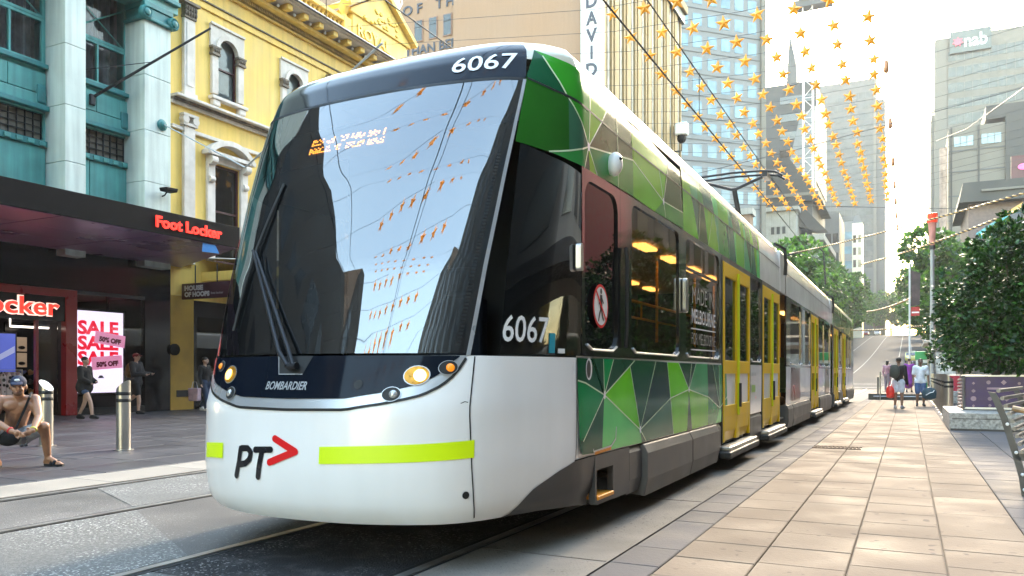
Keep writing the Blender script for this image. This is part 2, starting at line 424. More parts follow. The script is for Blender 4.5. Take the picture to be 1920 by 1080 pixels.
track = strip('track_bed', -7.30, -2.50, [-30, 0, 20, 40, 60.2], 0.0, M_conc)
# darker and grittier infill slabs between the rails, laid as their own sheets
def infill(poly, z, mat):
    MB().add([(x, y, z) for x, y in poly], [tuple(range(len(poly)))]).obj('infill_slab', mat, track, merge='open')
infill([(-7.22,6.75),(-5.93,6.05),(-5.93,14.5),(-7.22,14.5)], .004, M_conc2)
infill([(-5.78,-8),(-4.05,-8),(-4.05,3.6),(-5.78,4.6)], .004, M_grit)
infill([(-3.9,-8),(-2.64,-8),(-2.64,3.2),(-3.9,3.2)], .004, M_grit)
infill([(-7.22,5.3),(-5.93,4.7),(-5.93,6.04),(-7.22,6.74)], .004, M_grit)
infill([(-3.9,3.22),(-2.64,3.22),(-2.64,40),(-3.9,40)], .004, M_conc2)  # under and ahead of the tram the dark tone is painted shadow
for x in (-7.29, -5.85, -3.98, -2.55):
    mb = MB(); mb.box(x-.032, x+.032, -30, 60.2, -.02, .012); rl = mb.obj('rail', M_rail_s, track)
    g = 1 if x in (-7.29, -3.98) else -1
    MB().box(*sorted((x+g*.034, x+g*.078)), -30, 60.2, -.02, .0065).obj('groove', M_groove, rl)
    MB().box(*sorted((x-g*.034, x-g*.046)), -30, 60.2, -.02, .0055).obj('groove', M_groove, rl)
strip('side_strip', -2.50, -1.63, [-30, 0, 20, 40, 60.2], .004, M_pale)
for y in (2.1, 4.6, 7.1, 9.6, 12.1, 14.6, 18): MB().box(-2.49, -1.64, y, y+.012, 0, .0075).obj('slab_joint', M_joint, bpy.data.objects['side_strip'])

def pave_tile(name, w_, l, t, mat, ch=.006):
    mb = MB(); x, y = w_/2, l/2
    mb.add([(-x,-y,0),(x,-y,0),(x,y,0),(-x,y,0),(-x,-y,t-ch),(x,-y,t-ch),(x,y,t-ch),(-x,y,t-ch),(-x+ch,-y+ch,t),(x-ch,-y+ch,t),(x-ch,y-ch,t),(-x+ch,y-ch,t)],
           [(0,1,5,4),(1,2,6,5),(2,3,7,6),(3,0,4,7),(4,5,9,8),(5,6,10,9),(6,7,11,10),(7,4,8,11),(8,9,10,11)])
    return mb.mesh(name, mat)
def pavement(name, cols, lens, y0, y1, near, mats, joint, zt, nmax):
    """cols: (x0, x1, material index); slabs nearer than `near` are parts, the rest one joined part"""
    bed = MB().box(cols[0][0]-.01, cols[-1][1]+.01, y0, y1, -.05, zt-.022).obj(name, M_joint, kind='structure')
    cache = {}; rest = MB(); rr = random.Random(hash(name) % 999 if False else len(cols)); n = 0
    for x0, x1, mi in cols:
        y = y0 + rr.uniform(0, .6)
        while y < y1 - .3:
            l = rr.choice(lens); cx, cy = (x0+x1)/2, y + l/2; gp = joint/2
            if y > near[0] and y < near[1](cx) and n < nmax:
                k = (round(x1-x0, 3), l, mi)
                if k not in cache: cache[k] = pave_tile('paver', x1-x0-joint, l-joint, .03, mats[mi])
                o = link('paver', cache[k], bed, loc=(cx, cy, zt - .03 + rr.uniform(-.0015, .0015))); o.rotation_euler = (rr.uniform(-.001,.001), rr.uniform(-.001,.001), 0); n += 1
            else:
                mb_ = rest; mb_.box(x0+gp, x1-gp, y+gp, y+l-gp, zt-.03, zt, mi)
            y += l
    rest.obj('paver_rest', mats, bed, kind='stuff')
    return bed
XL = [-1.614, -1.306, -.815, -.313, .203, .734]
cols = [(XL[0], XL[1], 1)] + [(XL[i], XL[i+1], 0) for i in range(1, 5)] + [(.734, 1.25, 1), (1.25, 1.77, 1), (1.77, 2.3, 0), (2.3, 2.9, 0), (2.9, 3.6, 0), (3.6, 4.4, 0), (4.4, 5.4, 0), (5.4, 6.6, 0), (6.6, 10.1, 0)]
pavement('pavement_right', cols, [.5, .5, .5, .5, .52, 1.0], -6, 60, (3.0, lambda x: 19 if x < 1.3 else (15 if x < 1.8 else 0)), [M_pave, M_pave2], .008, .012, 290)
# drain grate lying in the right pavement
dg = MB(); 
for k in range(12): dg.box(-1.28+k*.055, -1.25+k*.055, 12.9, 13.2, .012, .022)
dg.box(-1.30,-.62,12.86,12.9,.012,.022).box(-1.30,-.62,13.2,13.24,.012,.022).obj('drain_grate', pm('grate_iron', (.06,.038,.03), .95, spec=.05), label='rusty slotted drain grate set in the pale pavement beside the tram', cat='grate')
# left: pale kerb stones, then dark bluestone
kb = MB().box(-8.12, -7.36, -10, 60, -.05, .0).obj('kerb_left', M_joint, kind='structure')
kc = pave_tile('kerb_stone', .74, 1.19, .05, M_kerb)
for k in range(40): link('kerb_stone', kc, kb, loc=(-7.74, -3.4 + 1.2*k, -.03))
cl = []; x = -8.13
for k in range(15): cl.append((x - .80, x, 0)); x -= .80
pavement('pavement_left', cl[::-1], [1.0, 1.2, .8], -8, 62, (2.6, lambda x: 18.5), [M_blue], .009, .022, 290)
# ------------------------------------------------------------------ the tram
M_white = pm('tram_white', (.90,.885,.875), .22, var=.025, scale=1.6, coat=.5, streak=.05, dirt=(.6,.57,.53), dirt_amt=.2)
M_cream = pm('tram_roof_sunlit_cream', (.62,.58,.45), .35, var=.06, scale=2, coat=.5)  # cream paints the sun glare washing out the roof edge
M_gloss = pm('tram_gloss_black', (.005,.008,.015), .07, var=.1, spec=.17, coat=.0)
M_blackband = pm('tram_band_black', (.010,.010,.011), .09, var=.2, spec=.7, coat=.7)
M_rubber = pm('rubber', (.012,.012,.012), .6, var=.2)
M_silver = pm('tram_silver', (.55,.56,.58), .3, metal=.55, var=.05)
M_skirt = pm('tram_skirt_grey', (.055,.053,.053), .5, spec=.3, metal=.0, var=.22, scale=2.5, coat=.2, dirt=(.13,.11,.09), dirt_amt=.4)
M_skirt2 = pm('tram_hatch_grey', (.095,.09,.087), .45, spec=.35, metal=.1, var=.18, scale=3, dirt=(.17,.14,.11), dirt_amt=.4)
M_yel = pm('door_yellow', (.74,.46,.006), .45, spec=.2, var=.06)
M_lime = pm('fluoro_lime', (.58,.78,.0), .4, var=.03, emis=.012, ecol=(.65,.9,0))
M_doorlime = pm('door_edge_lime', (.62,.66,.0), .5, var=.05)
M_orange = pm('orange_paint', (.75,.27,.01), .45, var=.1)
M_red = pm('logo_red', (.75,.012,.015), .3, var=.03)
M_ink = pm('logo_black', (.012,.012,.015), .3, var=.05)
M_num = pm('number_white', (.82,.82,.82), .35, var=.02)
M_steel = pm('brushed_steel', (.42,.41,.40), .32, metal=.9, var=.12, scale=8)
M_dkmetal = pm('dark_metal', (.025,.025,.028), .45, metal=.4, var=.2)
G_ws = glass('windscreen_glass', tint=(.45,.5,.54), trans=.4, refl=.90, ior=2.7, rough=.015)
G_cab = glass('cab_side_glass', tint=(.2,.2,.2), trans=.12, refl=.85, ior=1.34)
G_win = glass('tram_window_glass', tint=(.75,.66,.52), trans=.8, refl=.9, ior=1.75)
G_door = glass('tram_door_glass', tint=(.5,.42,.32), trans=.4, refl=.85, ior=1.27)
GREEN = {'dk1': (.012,.09,.04),'dk2': (.02,.085,.045),'dk3': (.018,.07,.045),'dk4': (.045,.15,.085),'dk5': (.04,.085,.02),'dkg': (.02,.12,.014),'g1': (.008,.30,.08),'g2': (.008,.25,.07),
         'g3': (.04,.32,.025),'g4': (.04,.27,.06),'lime': (.15,.62,.012),'lime2': (.15,.50,.018),'lime3': (.21,.50,.014),'light': (.14,.62,.16),'mid': (.07,.34,.13),'mid2': (.07,.28,.05)}
GKEYS = list(GREEN)
GM = [pm('livery_' + k, c_, .13, var=.12, scale=2.2, coat=.0, spec=.16) for k, c_ in GREEN.items()]
M_line = pm('livery_line', (.62,.75,.5), .3, var=.03)

tram = thing('tram', 'white, green and black low floor tram number 6067 coming along the mall', 'tram', (TX, 19.0, 0))

def patch(name, s0, s1, zlo, zhi, ns, nz, off, mat, parent=tram, smooth=True, **k):
    """grid on the tram skin; zlo / zhi may be functions of s"""
    mb = MB(); rows = []
    for j in range(nz + 1):
        row = []
        for i in range(ns + 1):
            s_ = s0 + (s1 - s0) * i / ns
            a = zlo(s_) if callable(zlo) else zlo; b = zhi(s_) if callable(zhi) else zhi
            row.append(tS(s_, a + (b - a) * j / nz, off))
        rows.append(row)
    mb.grid(rows)
    return mb.obj(name, mat, parent, smooth=smooth, merge='open', **k)

def ribbon(name, pts, wid, off, mat, parent=tram, cap=False, sub=6):
    """flat stripe laid on the skin along (s,z) points, width in metres"""
    mb = MB(); P = []
    for a, b in zip(pts, pts[1:]):
        for k in range(sub): P.append((a[0] + (b[0]-a[0])*k/sub, a[1] + (b[1]-a[1])*k/sub))
    P.append(pts[-1])
    p3 = [Vector(tS(s_, z_, off)) for s_, z_ in P]
    l, r = [], []
    for i, p in enumerate(p3):
        d = (p3[min(i+1, len(p3)-1)] - p3[max(0, i-1)]).normalized()
        n = (Vector(tS(*P[i], off + .05)) - p).normalized(); t_ = n.cross(d).normalized() * (wid / 2)
        l.append(p + t_); r.append(p - t_)
    mb.grid([l, r], flip=True)
    if cap:
        for i, j in ((0, 1), (-1, -2)):
            p = p3[i]; d = (p - p3[j]).normalized(); n = (Vector(tS(*P[i], off + .05)) - p).normalized(); t_ = n.cross(d)
            mb.add([p] + [p + (t_*math.cos(a) + d*math.sin(a)) * (wid/2) for a in [PI*k/8 for k in range(9)]], [(0, k, k+1) for k in range(1, 9)])
    return mb.obj(name, mat, parent, merge='open')

def polys(name, plist, off, parent, n=6):
    """livery facets: every polygon fanned and subdivided so it follows the skin"""
    mb = MB()
    for key, poly in plist:
        mi = GKEYS.index(key); cx = sum(p[0] for p in poly)/len(poly); cz = sum(p[1] for p in poly)/len(poly)
        for a, b in zip(poly, poly[1:] + poly[:1]):
            idx = {}; vs = []
            for i in range(n + 1):
                for j in range(n + 1 - i):
                    u, v = i/n, j/n
                    idx[i, j] = len(vs); vs.append(tS(cx + (a[0]-cx)*u + (b[0]-cx)*v, cz + (a[1]-cz)*u + (b[1]-cz)*v, off))
            fs = []
            for i in range(n):
                for j in range(n - i):
                    fs.append((idx[i, j], idx[i+1, j], idx[i, j+1]))
                    if i + j < n - 1: fs.append((idx[i+1, j], idx[i+1, j+1], idx[i, j+1]))
            mb.add(vs, fs, mi)
    return mb.obj(name, GM, parent, merge='open', smooth=True)

_ARC = {}
def arc_s(z):
    """table arclength (m, signed from the nose centre) -> s at height z"""
    if z not in _ARC:
        t_ = [(0.0, 0.0)]; p = Vector(tS(0, z))
        for i in range(1, 401):
            q = Vector(tS(i/200, z)); t_.append((t_[-1][0] + (q-p).length, i/200)); p = q
        _ARC[z] = t_
    return _ARC[z]
def s_of(u, z):
    t_ = arc_s(z); a = abs(u)
    for k in range(1, len(t_)):
        if a <= t_[k][0]:
            f_ = (a - t_[k-1][0]) / (t_[k][0] - t_[k-1][0]); return math.copysign(t_[k-1][1] + f_*(t_[k][1]-t_[k-1][1]), u)
    return math.copysign(t_[-1][1] + a - t_[-1][0], u)
def u_of(s, z):
    t_ = arc_s(z); a = abs(s)
    for k in range(1, len(t_)):
        if a <= t_[k][1]:
            f_ = (a - t_[k-1][1]) / (t_[k][1] - t_[k-1][1]); return math.copysign(t_[k-1][0] + f_*(t_[k][0]-t_[k-1][0]), s)
    return math.copysign(t_[-1][0] + a - t_[-1][1], s)
def skin_text(name, txt, sA, sB, zb, zh, off, mat, parent, bold=0.0, shear=0.0):
    """lettering wrapped on the skin between skin positions sA and sB, baseline zb, cap height zh"""
    me = text_mesh(txt, 1.0, bold, 0, shear=shear)
    bm = bmesh.new(); bm.from_mesh(me); bmesh.ops.triangulate(bm, faces=bm.faces)
    x0 = min(v.co.x for v in bm.verts); x1 = max(v.co.x for v in bm.verts); y0 = min(v.co.y for v in bm.verts); y1 = max(v.co.y for v in bm.verts)
    for _ in range(3):
        bmesh.ops.subdivide_edges(bm, edges=[e for e in bm.edges if e.calc_length() > .12], cuts=1)
        bmesh.ops.triangulate(bm, faces=bm.faces)
    zm = round(zb + zh/2, 2); uA, uB = u_of(sA, zm), u_of(sB, zm)
    for v in bm.verts:
        v.co = tS(s_of(uA + (uB-uA)*(v.co.x-x0)/(x1-x0), zm), zb + zh*(v.co.y-y0)/(y1-y0), off)
    bm.to_mesh(me); bm.free(); me.materials.clear(); me.materials.append(mat); me.name = name
    return link(name, me, parent)
def disc(name, s, z, ru, rz, off, mat, parent, n=20):
    """round spot on the skin"""
    u = u_of(s, round(z, 2)); mb = MB(); zz = round(z, 2)
    ring = [tS(s_of(u + ru*math.cos(2*PI*k/n), zz), z + rz*math.sin(2*PI*k/n), off) for k in range(n)]
    mb.add([tS(s, z, off)] + ring, [(0, 1+k, 1+(k+1) % n) for k in range(n)])
    return mb.obj(name, mat, parent, merge='open')

# --- nose
bump_ = patch('front_bumper', -1.0, .955, .28, 1.25, 80, 16, 0, M_white)
def mask_lo(s):
    return _lerp([(0,.94),(.2,.946),(.3,.98),(.4,1.03),(.46,1.085),(.5,1.147),(.53,1.24)], abs(s), 1)
trim = patch('mask_trim', -.53, .53, mask_lo, 1.247, 60, 8, .004, M_silver)
ribbon('mask_gap', [(s_/100, mask_lo(s_/100) - .006) for s_ in range(-53, 54, 2)], .016, .0055, M_rubber, trim, sub=1)
mask = patch('front_mask', -.505, .505, lambda s: min(1.24, mask_lo(s*1.035) + .055), 1.247, 60, 8, .009, M_gloss)
def edge(z): return .528 + (z - 1.25) / 1.77 * .098
def wpatch(name, f0, f1, z0, z1, ns, nz, off, mat, parent=tram, **k):
    """grid whose left / right limits depend on height"""
    mb = MB(); rows = []
    for j in range(nz + 1):
        z_ = z0 + (z1 - z0)*j/nz; a, b = f0(z_), f1(z_)
        rows.append([tS(a + (b - a)*i/ns, z_, off) for i in range(ns + 1)])
    mb.grid(rows)
    return mb.obj(name, mat, parent, smooth=True, merge='open', **k)
ws = wpatch('windscreen', lambda z: -edge(z), edge, 1.262, 3.025, 64, 30, .004, G_ws)
for sg in (1, -1):
    wpatch('pillar_strip', lambda z: sg*edge(z), lambda z: sg*(edge(z) + .017), 1.25, 3.03, 2, 30, .006, M_silver)
hdr = patch('front_header', -.64, .64, 3.03, 3.4995, 48, 26, 0, M_gloss)
ribbon('header_gap', [(s_/100, 3.03) for s_ in range(-64, 65, 4)], .022, .006, M_rubber, hdr, sub=1)
skin_text('fleet_number', '6067', .295, .585, 3.105, .125, .006, M_num, hdr, bold=.012)
cabg = []
for sg in (1, -1):
    cabg.append(patch('cab_side_window', sg*.985, sg*.655, 1.262, (lambda s: 2.60 - (abs(s) - .636)*.36), 16, 14, .002, G_cab))
patch('roof_corner', .63, 1.0, lambda s: 3.15 if s > .9 else 3.19, 3.4995, 16, 20, -.001, M_cream)
patch('roof_corner', -1.0, -.63, 3.03, 3.4995, 16, 20, -.001, M_gloss)
patch('corner_panel', -1.0, -.655, 2.47, 3.05, 12, 8, -.001, M_gloss)
ribbon('panel_seam', [(.601, .31), (.585, .6), (.572, .9), (.563, 1.245)], .008, .004, M_rubber, bump_)
ribbon('scratch', [(.535, .975), (.55, .985), (.562, .98)], .004, .004, M_rubber, bump_)
# stripes and the front badge
def stripe(sA, sB, z0, z1, z2, z3):
    patch('fluoro_stripe', sA, sB, lambda s: z0 + (z2-z0)*(s-sA)/(sB-sA), lambda s: z1 + (z3-z1)*(s-sA)/(sB-sA), 20, 2, .0045, M_lime, bump_)
stripe(.125, .592, .628, .726, .664, .765)
stripe(-.42, -.279, .60, .695, .618, .713)
ribbon('logo_letter', LOGO_P, .038, .005, M_ink, bump_, cap=True)
for seg in LOGO_T: ribbon('logo_letter', seg, .038, .0055 if seg is LOGO_T[0] else .005, M_ink, bump_, cap=True)
ribbon('logo_arrow', [LOGO_V[0], LOGO_V[1]], .042, .005, M_red, bump_, cap=True)
ribbon('logo_arrow', [LOGO_V[1], LOGO_V[2]], .042, .0056, M_red, bump_, cap=True)
skin_text('maker_badge', 'BOMBARDIER', -.094, .062, 1.045, .05, .013, M_silver, mask, bold=.02, shear=.15)
disc('towing_hole', .565, .451, .022, .022, .006, M_rubber, bump_)
disc('towing_hole', .227, 1.08, .026, .026, .0125, M_rubber, mask)
# lamps
M_lampon = emit('headlight_on', (1.0, .55, .10), .7)
M_lampcore = emit('headlight_core', (1.0, .66, .22), 1.0)
M_amber = pm('amber_lens', (.75, .22, .01), .2, var=.15, scale=40, emis=.06, ecol=(1, .3, .02))
M_lens = pm('clear_lens', (.5,.5,.5), .12, metal=.4, var=.3, scale=60)
M_bowl = pm('headlight_bowl', (.60,.28,.03), .3, metal=.5, var=.35, scale=25)
def lamp(s, z, r, lens, core=None, name='headlight', side=1):
    a = disc(name, s, z, r*1.35, r, .012, M_silver, tram) 
    disc('bowl', s, z, r*1.25, r*.92, .0135, M_bowl if core else M_rubber, a)
    p = Vector(tS(s, z, .016)); n = (Vector(tS(s, z, .06)) - p).normalized(); off = .018*side if core else .012*side
    q = n.to_track_quat('Z', 'Y').to_matrix(); mb = MB()
    rr = r*.66 if core else r*.62
    c_ = Vector(tS(s_of(u_of(s, round(z,2)) + off, round(z,2)), z, .010))
    mb.ell(c_, (rr, rr, .016), 18, 8, rot=q)
    mb.obj('lens', lens, a, smooth=True)
lamp(.373, 1.132, .057, M_lampcore, True)
lamp(-.287, 1.136, .057, M_lampon, True, side=-1)
lamp(.471, 1.177, .042, M_amber, name='indicator_lamp')
lamp(-.36, 1.19, .036, M_amber, name='indicator_lamp', side=-1)
lamp(.317, 1.026, .042, M_lens, name='fog_lamp')
lamp(-.257, 1.02, .040, M_lens, name='fog_lamp', side=-1)
# wiper well and wiper
mb = MB(); mb.add([tS(*p, .0125) for p in ((-.075,1.246),(-.055,1.137),(.035,1.137),(.057,1.246))], [(0,1,2,3)]); well = mb.obj('wiper_well', M_rubber, mask, merge='open')
ribbon('well_rim', [(-.075,1.246),(-.055,1.137),(.035,1.137)], .006, .014, M_silver, mask, sub=2)
wip = link('wiper', MB().tube([tS(-.015,1.175,.05), tS(-.06,1.26,.055), tS(-.295,1.945,.045)], [.016,.014,.009], 8).tube([tS(.005,1.18,.05), tS(-.02,1.26,.06), tS(-.275,1.93,.05)], [.016,.014,.008], 8).tube([tS(-.015,1.175,.04), tS(.02,1.175,.045)], .022, 8).mesh('wiper', M_dkmetal, True), tram)
MB().tube([tS(-.325,1.42,.018), tS(-.31,1.7,.022), tS(-.292,1.95,.026), tS(-.27,2.2,.022), tS(-.25,2.42,.014)], .011, 6).obj('wiper_blade', M_rubber, wip)
# rungs of the demister strip down the inside of the screen
mb = MB()
for k in range(56):
    z_ = 1.31 + k * (2.50 - 1.31) / 55; s_ = edge(z_) - .034
    a, b, c_, d = [tS(s_ + ds, z_ + dz, -.012) for ds, dz in ((-.010,0),(.008,0),(.008,.012),(-.010,.012))]
    mb.add([a, b, c_, d], [(0,1,2,3)])
mb.obj('edge_strip', M_num, ws, kind='stuff', merge='open')
ribbon('sun_blind_edge', [(s_/100, 2.62 - .10*abs(s_/50)**2) for s_ in range(-56, 54, 4)], .02, -.012, M_rubber, ws, sub=1)
# destination display, dots of orange behind the glass
M_led = emit('led_orange', (1.0, .30, .03), 2.5)
disp = patch('destination_display', -.40, .30, 2.62, 2.92, 20, 6, -.10, M_rubber)
mb = MB(); rnd = random.Random(3)
for row, (sa, sb, z_) in enumerate(((-.25, .08, 2.82), (-.25, .08, 2.75))):
    k = sa
    while k < sb:
        for j in range(4):
            if rnd.random() < .62:
                a = [tS(k + ds, z_ - j*.013 + dz, -.093) for ds, dz in ((0,0),(.007,0),(.007,.009),(0,.009))]; mb.add(a, [(0,1,2,3)])
        k += .010 if rnd.random() < .85 else .022
mb.obj('display_dots', M_led, disp, kind='stuff', merge='open')
# cab inside
M_cabin = pm('cab_plastic', (.035,.036,.04), .6, var=.2)
M_cabin2 = pm('cab_seat_cloth', (.03,.04,.07), .85, var=.2)
dash = MB(); rows = []
for j in range(6):
    rows.append([Vector(tS(-.5 + i/20, 1.24 + .05*math.sin(j/5*PI/2), -.06 - .11*j)) for i in range(21)])
dash.grid(rows); dash.obj('dashboard', M_cabin, tram, smooth=True, merge='open')
cabwall = MB().box(TX-1.28, TX+1.28, 5.85, 5.9, .4, 3.2).obj('cab_back_wall', M_cabin, tram)
seat = MB().box(TX-.26, TX+.26, 5.15, 5.6, .85, 1.0).box(TX-.25, TX+.25, 5.55, 5.68, 1.0, 1.75).box(TX-.14, TX+.14, 5.57, 5.66, 1.78, 2.0).obj('driver_seat', M_cabin2, tram, bevel=.03)
MB().box(TX-1.0, TX+1.0, 4.75, 5.84, .40, .45).obj('cab_floor', M_cabin, tram)

# --- right side panels, first module
up = polys('livery_band', UP_POLYS, .004, tram)
low = polys('livery_band', LOW_POLYS, .004, tram)
for pts in UP_LINES: ribbon('livery_line', pts, .011, .0065, M_line, up)
for pts in LOW_LINES: ribbon('livery_line', pts, .011, .0065, M_line, low)
for s_, z_, par in ((1.408,.992,low),(3.868,.985,low),(2.271,.689,low),(1.108,2.687,up),(2.969,2.673,up)): disc('livery_node', s_, z_, .022, .03, .0075, M_num, par)
# the upper band goes on in looser facets until it fades to white
rnd = random.Random(5); xs = [3.67, 4.3, 4.75, 5.3, 5.9, 6.35, 6.9, 7.4, 7.9, 8.15]
pl = []; ks = ['lime2','dk5','lime3','mid2','dk4','lime2','mid','dk4','light']
for i in range(len(xs) - 1):
    a, b = xs[i], xs[i+1]; m = a + (b-a)*rnd.uniform(.3, .7)
    pl.append((ks[i % 9], [(a, 2.532), (b, 2.532), (m, 2.93), (a, 2.93)])); pl.append((ks[(i+4) % 9], [(b, 2.532), (b, 2.93), (m, 2.93)]))
    pl.append((ks[(i+2) % 9], [(a, 2.93), (m, 2.93), (m - .1, 3.15), (a, 3.15)])); pl.append((ks[(i+6) % 9], [(m, 2.93), (b, 2.93), (b, 3.15), (m - .1, 3.15)]))
up2 = polys('livery_band', pl, .004, tram, n=3)
for i in range(1, 8): ribbon('livery_line', [(xs[i], 2.54), (xs[i] + rnd.uniform(-.3, .3), 2.93)], .010, .0065, M_line, up2)
patch('upper_panel', 8.15, 10.2, 2.53, 3.15, 2, 6, .002, M_white)
patch('roof_edge', 1.0, 10.2, 3.15, 3.4995, 4, 20, 0, M_cream)
ribbon('gutter', [(.65, 3.04), (.8, 2.985), (1.0, 2.945), (1.8, 2.925), (4, 2.93), (10.2, 2.93)], .014, .008, M_rubber, up, sub=4)
patch('sill_panel', .955, 10.2, .575, 1.262, 4, 3, -.002, M_white)
ribbon('panel_joint', [(.957, .57), (.957, 1.25)], .008, .006, M_rubber, low)
# grey skirt with its curved front, hatches and step recess
def sk_top(s): return _lerp([(.70,.285),(.724,.30),(.793,.438),(.87,.52),(.957,.572),(1.2,.577),(20,.577)], s, 1)
sk = patch('side_skirt', .70, 1.24, lambda s: .283 - max(0, s - .78)/.46*.055, sk_top, 24, 6, .004, M_skirt)
XS = TX + 1.325
def sk_box(name, y0, y1, z0, z1, x0, x1, mat, parent=tram, ch=.05):
    mb = MB(); mb.prism([(x0, z0+.02), (x1-.03, z0), (x1, z0+ch+.07), (x1, z1-ch), (x1-.035, z1), (x0, z1)], 'y', y0, y1)
    return mb.obj(name, mat, parent, bevel=.008)
mb = MB()          # skirt round the step recess
mb.box(XS-.05, XS-.002, 5.24, 5.27, .235, .574).box(XS-.05, XS-.002, 5.62, 6.0, .22, .574).box(XS-.05, XS-.002, 5.27, 5.62, .47, .574).box(XS-.05, XS-.002, 5.27, 5.62, .225, .255)
mb.obj('recess_surround', M_skirt, tram)
MB().box(XS-.28, XS-.25, 5.26, 5.63, .24, .48).obj('recess_back', M_rubber, tram)
MB().box(XS-.20, XS+.01, 5.28, 5.61, .257, .285).obj('boarding_step', M_orange, tram, bevel=.006)
sk_box('side_skirt', 6.0, 6.32, .19, .572, XS-.1, XS-.002, M_skirt)
for a, b in ((6.34, 7.86), (7.88, 9.12)): sk_box('equipment_hatch', a, b, .14, .565, XS-.12, XS+.045, M_skirt2, ch=.07)
sk_box('side_skirt', 9.14, 9.40, .17, .572, XS-.1, XS+.0, M_skirt)
ribbon('door_grab_edge', [(1.19, .625), (1.20, .605), (1.56, .615), (1.66, .66), (1.67, .75)], .014, .008, M_silver, low, sub=2)
ribbon('door_step_edge', [(1.22, .592), (1.56, .60)], .022, .009, M_orange, low, sub=2)
disc('grab_cup', 1.10, 1.175, .06, .075, .006, M_num, low); disc('grab_cup_inner', 1.09, 1.175, .038, .06, .008, M_rubber, low)

# --- window band on the right: frames with round corners, panes set back
def rrect(y0, y1, z0, z1, r, n=5):
    P = []
    for cy, cz, a0 in ((y1-r, z1-r, 0), (y0+r, z1-r, 90), (y0+r, z0+r, 180), (y1-r, z0+r, 270)):
        for k in range(n + 1): a = R(a0 + 90*k/n); P.append((cy + r*math.cos(a), cz + r*math.sin(a)))
    return P
def win_unit(y0, y1, z0=1.262, z1=2.53, m=.05, mt=.05, mbt=.06, r=.10, gl=None, name='window', x=XS, trim=True, fmat=None):
    inn = rrect(y0+m, y1-m, z0+mbt, z1-mt, r); n = len(inn); q = n // 4
    corners = [(y1, z1), (y0, z1), (y0, z0), (y1, z0)]
    mb = MB(); vs = [(x, a, b) for a, b in inn] + [(x, a, b) for a, b in corners] + [(x-.03, a, b) for a, b in inn]
    fs = []
    for c_ in range(4):
        for k in range(q - 1): fs.append((n + c_, c_*q + k + 1, c_*q + k))
        fs.append((n + c_, n + (c_+1) % 4, ((c_+1)*q) % n, c_*q + q - 1))
    fs += [(k, (k+1) % n, n+4+(k+1) % n, n+4+k) for k in range(n)]
    mb.add(vs, fs); fr = mb.obj('window_frame', fmat or M_blackband, tram)
    pn = MB().add([(x-.016, a, b) for a, b in inn], [tuple(range(n))]).obj(name, gl or G_win, fr, merge='open')
    if trim:
        tr_ = MB().tube([(x+.004, y0+m+r*.3, z0+mbt+.02), (x+.004, y0+m+r, z0+mbt-.012), (x+.004, y1-m-r, z0+mbt-.012), (x+.004, y1-m-r*.3, z0+mbt+.02)], .009, 6).obj('window_sill_trim', M_silver, fr)
    return fr, pn
def post(y0, y1, z0=1.262, z1=2.53): return MB().box(XS-.03, XS+.001, y0, y1, z0, z1).obj('window_post', M_blackband, tram)
cd, cdp = win_unit(4.985, 5.77, r=.13, gl=G_cab, name='cab_door_window', mt=.07)
post(5.772, 6.0)
MB().tube([(XS+.025, 5.83, 1.34), (XS+.035, 5.83, 1.5), (XS+.035, 5.83, 2.0), (XS+.025, 5.83, 2.1)], .016, 8).obj('cab_door_rail', M_dkmetal, tram, smooth=True)
w1, w1p = win_unit(6.002, 7.56); post(7.562, 7.72)
w2, w2p = win_unit(7.722, 9.36); post(9.362, 9.42)
MB().box(XS-.02, XS-.01, 7.80, 9.28, 2.17, 2.20).obj('vent_bar', M_rubber, w2)
mb = MB(); mb.prism(rrect(7.60, 7.68, 1.73, 2.06, .035), 'x', XS+.001, XS+.05); mb.obj('side_marker', M_steel, tram, bevel=.01)
mb = MB(); q = Matrix.Rotation(R(-12), 3, 'X'); mb.ell((XS+.03, 5.56, 2.67), (.06, .062, .092), 14, 10, rot=q); eye = mb.obj('side_camera', M_num, tram, smooth=True)
MB().ell((XS+.085, 5.535, 2.70), (.012, .012, .012), 8, 6).obj('camera_lens', M_rubber, eye)
MB().prism(rrect(4.885, 4.935, 1.82, 2.0, .02), 'x', XS-.005, XS+.03).obj('door_latch', M_steel, tram)
# no-crossing roundel on the cab door, number on the cab glass
def disc_side(name, y, z, r, off, mat, par, n=28):
    return MB().add([(XS+off, y, z)] + [(XS+off, y + r*math.cos(2*PI*k/n), z + r*math.sin(2*PI*k/n)) for k in range(n)], [(0, 1+k, 1+(k+1) % n) for k in range(n)]).obj(name, mat, par, merge='open')
rd = disc_side('no_walking_sign', 5.335, 1.62, .155, .004, M_red, tram); disc_side('sign_face', 5.335, 1.62, .135, .006, M_num, rd)
def bar_side(name, pts, wd, off, mat, par):
    mb = MB()
    for a, b in zip(pts, pts[1:]):
        d = Vector((0, b[0]-a[0], b[1]-a[1])).normalized(); t_ = Vector((0, -d.z, d.y)) * wd/2
        A, B = Vector((XS+off, *a)), Vector((XS+off, *b)); mb.add([A+t_, A-t_, B-t_, B+t_], [(0,1,2,3)])
    return mb.obj(name, mat, par, merge='open')
bar_side('walking_figure', [(5.335,1.70),(5.335,1.60)], .045, .0075, M_ink, rd); disc_side('walking_head', 5.335, 1.725, .02, .0075, M_ink, rd)
bar_side('walking_leg', [(5.335,1.61),(5.30,1.56),(5.28,1.51)], .02, .008, M_ink, rd); bar_side('walking_leg', [(5.335,1.61),(5.36,1.55),(5.385,1.52)], .02, .0084, M_ink, rd)
bar_side('walking_arm', [(5.335,1.69),(5.29,1.63)], .016, .0088, M_ink, rd); bar_side('walking_arm', [(5.335,1.69),(5.38,1.64)], .016, .0091, M_ink, rd)
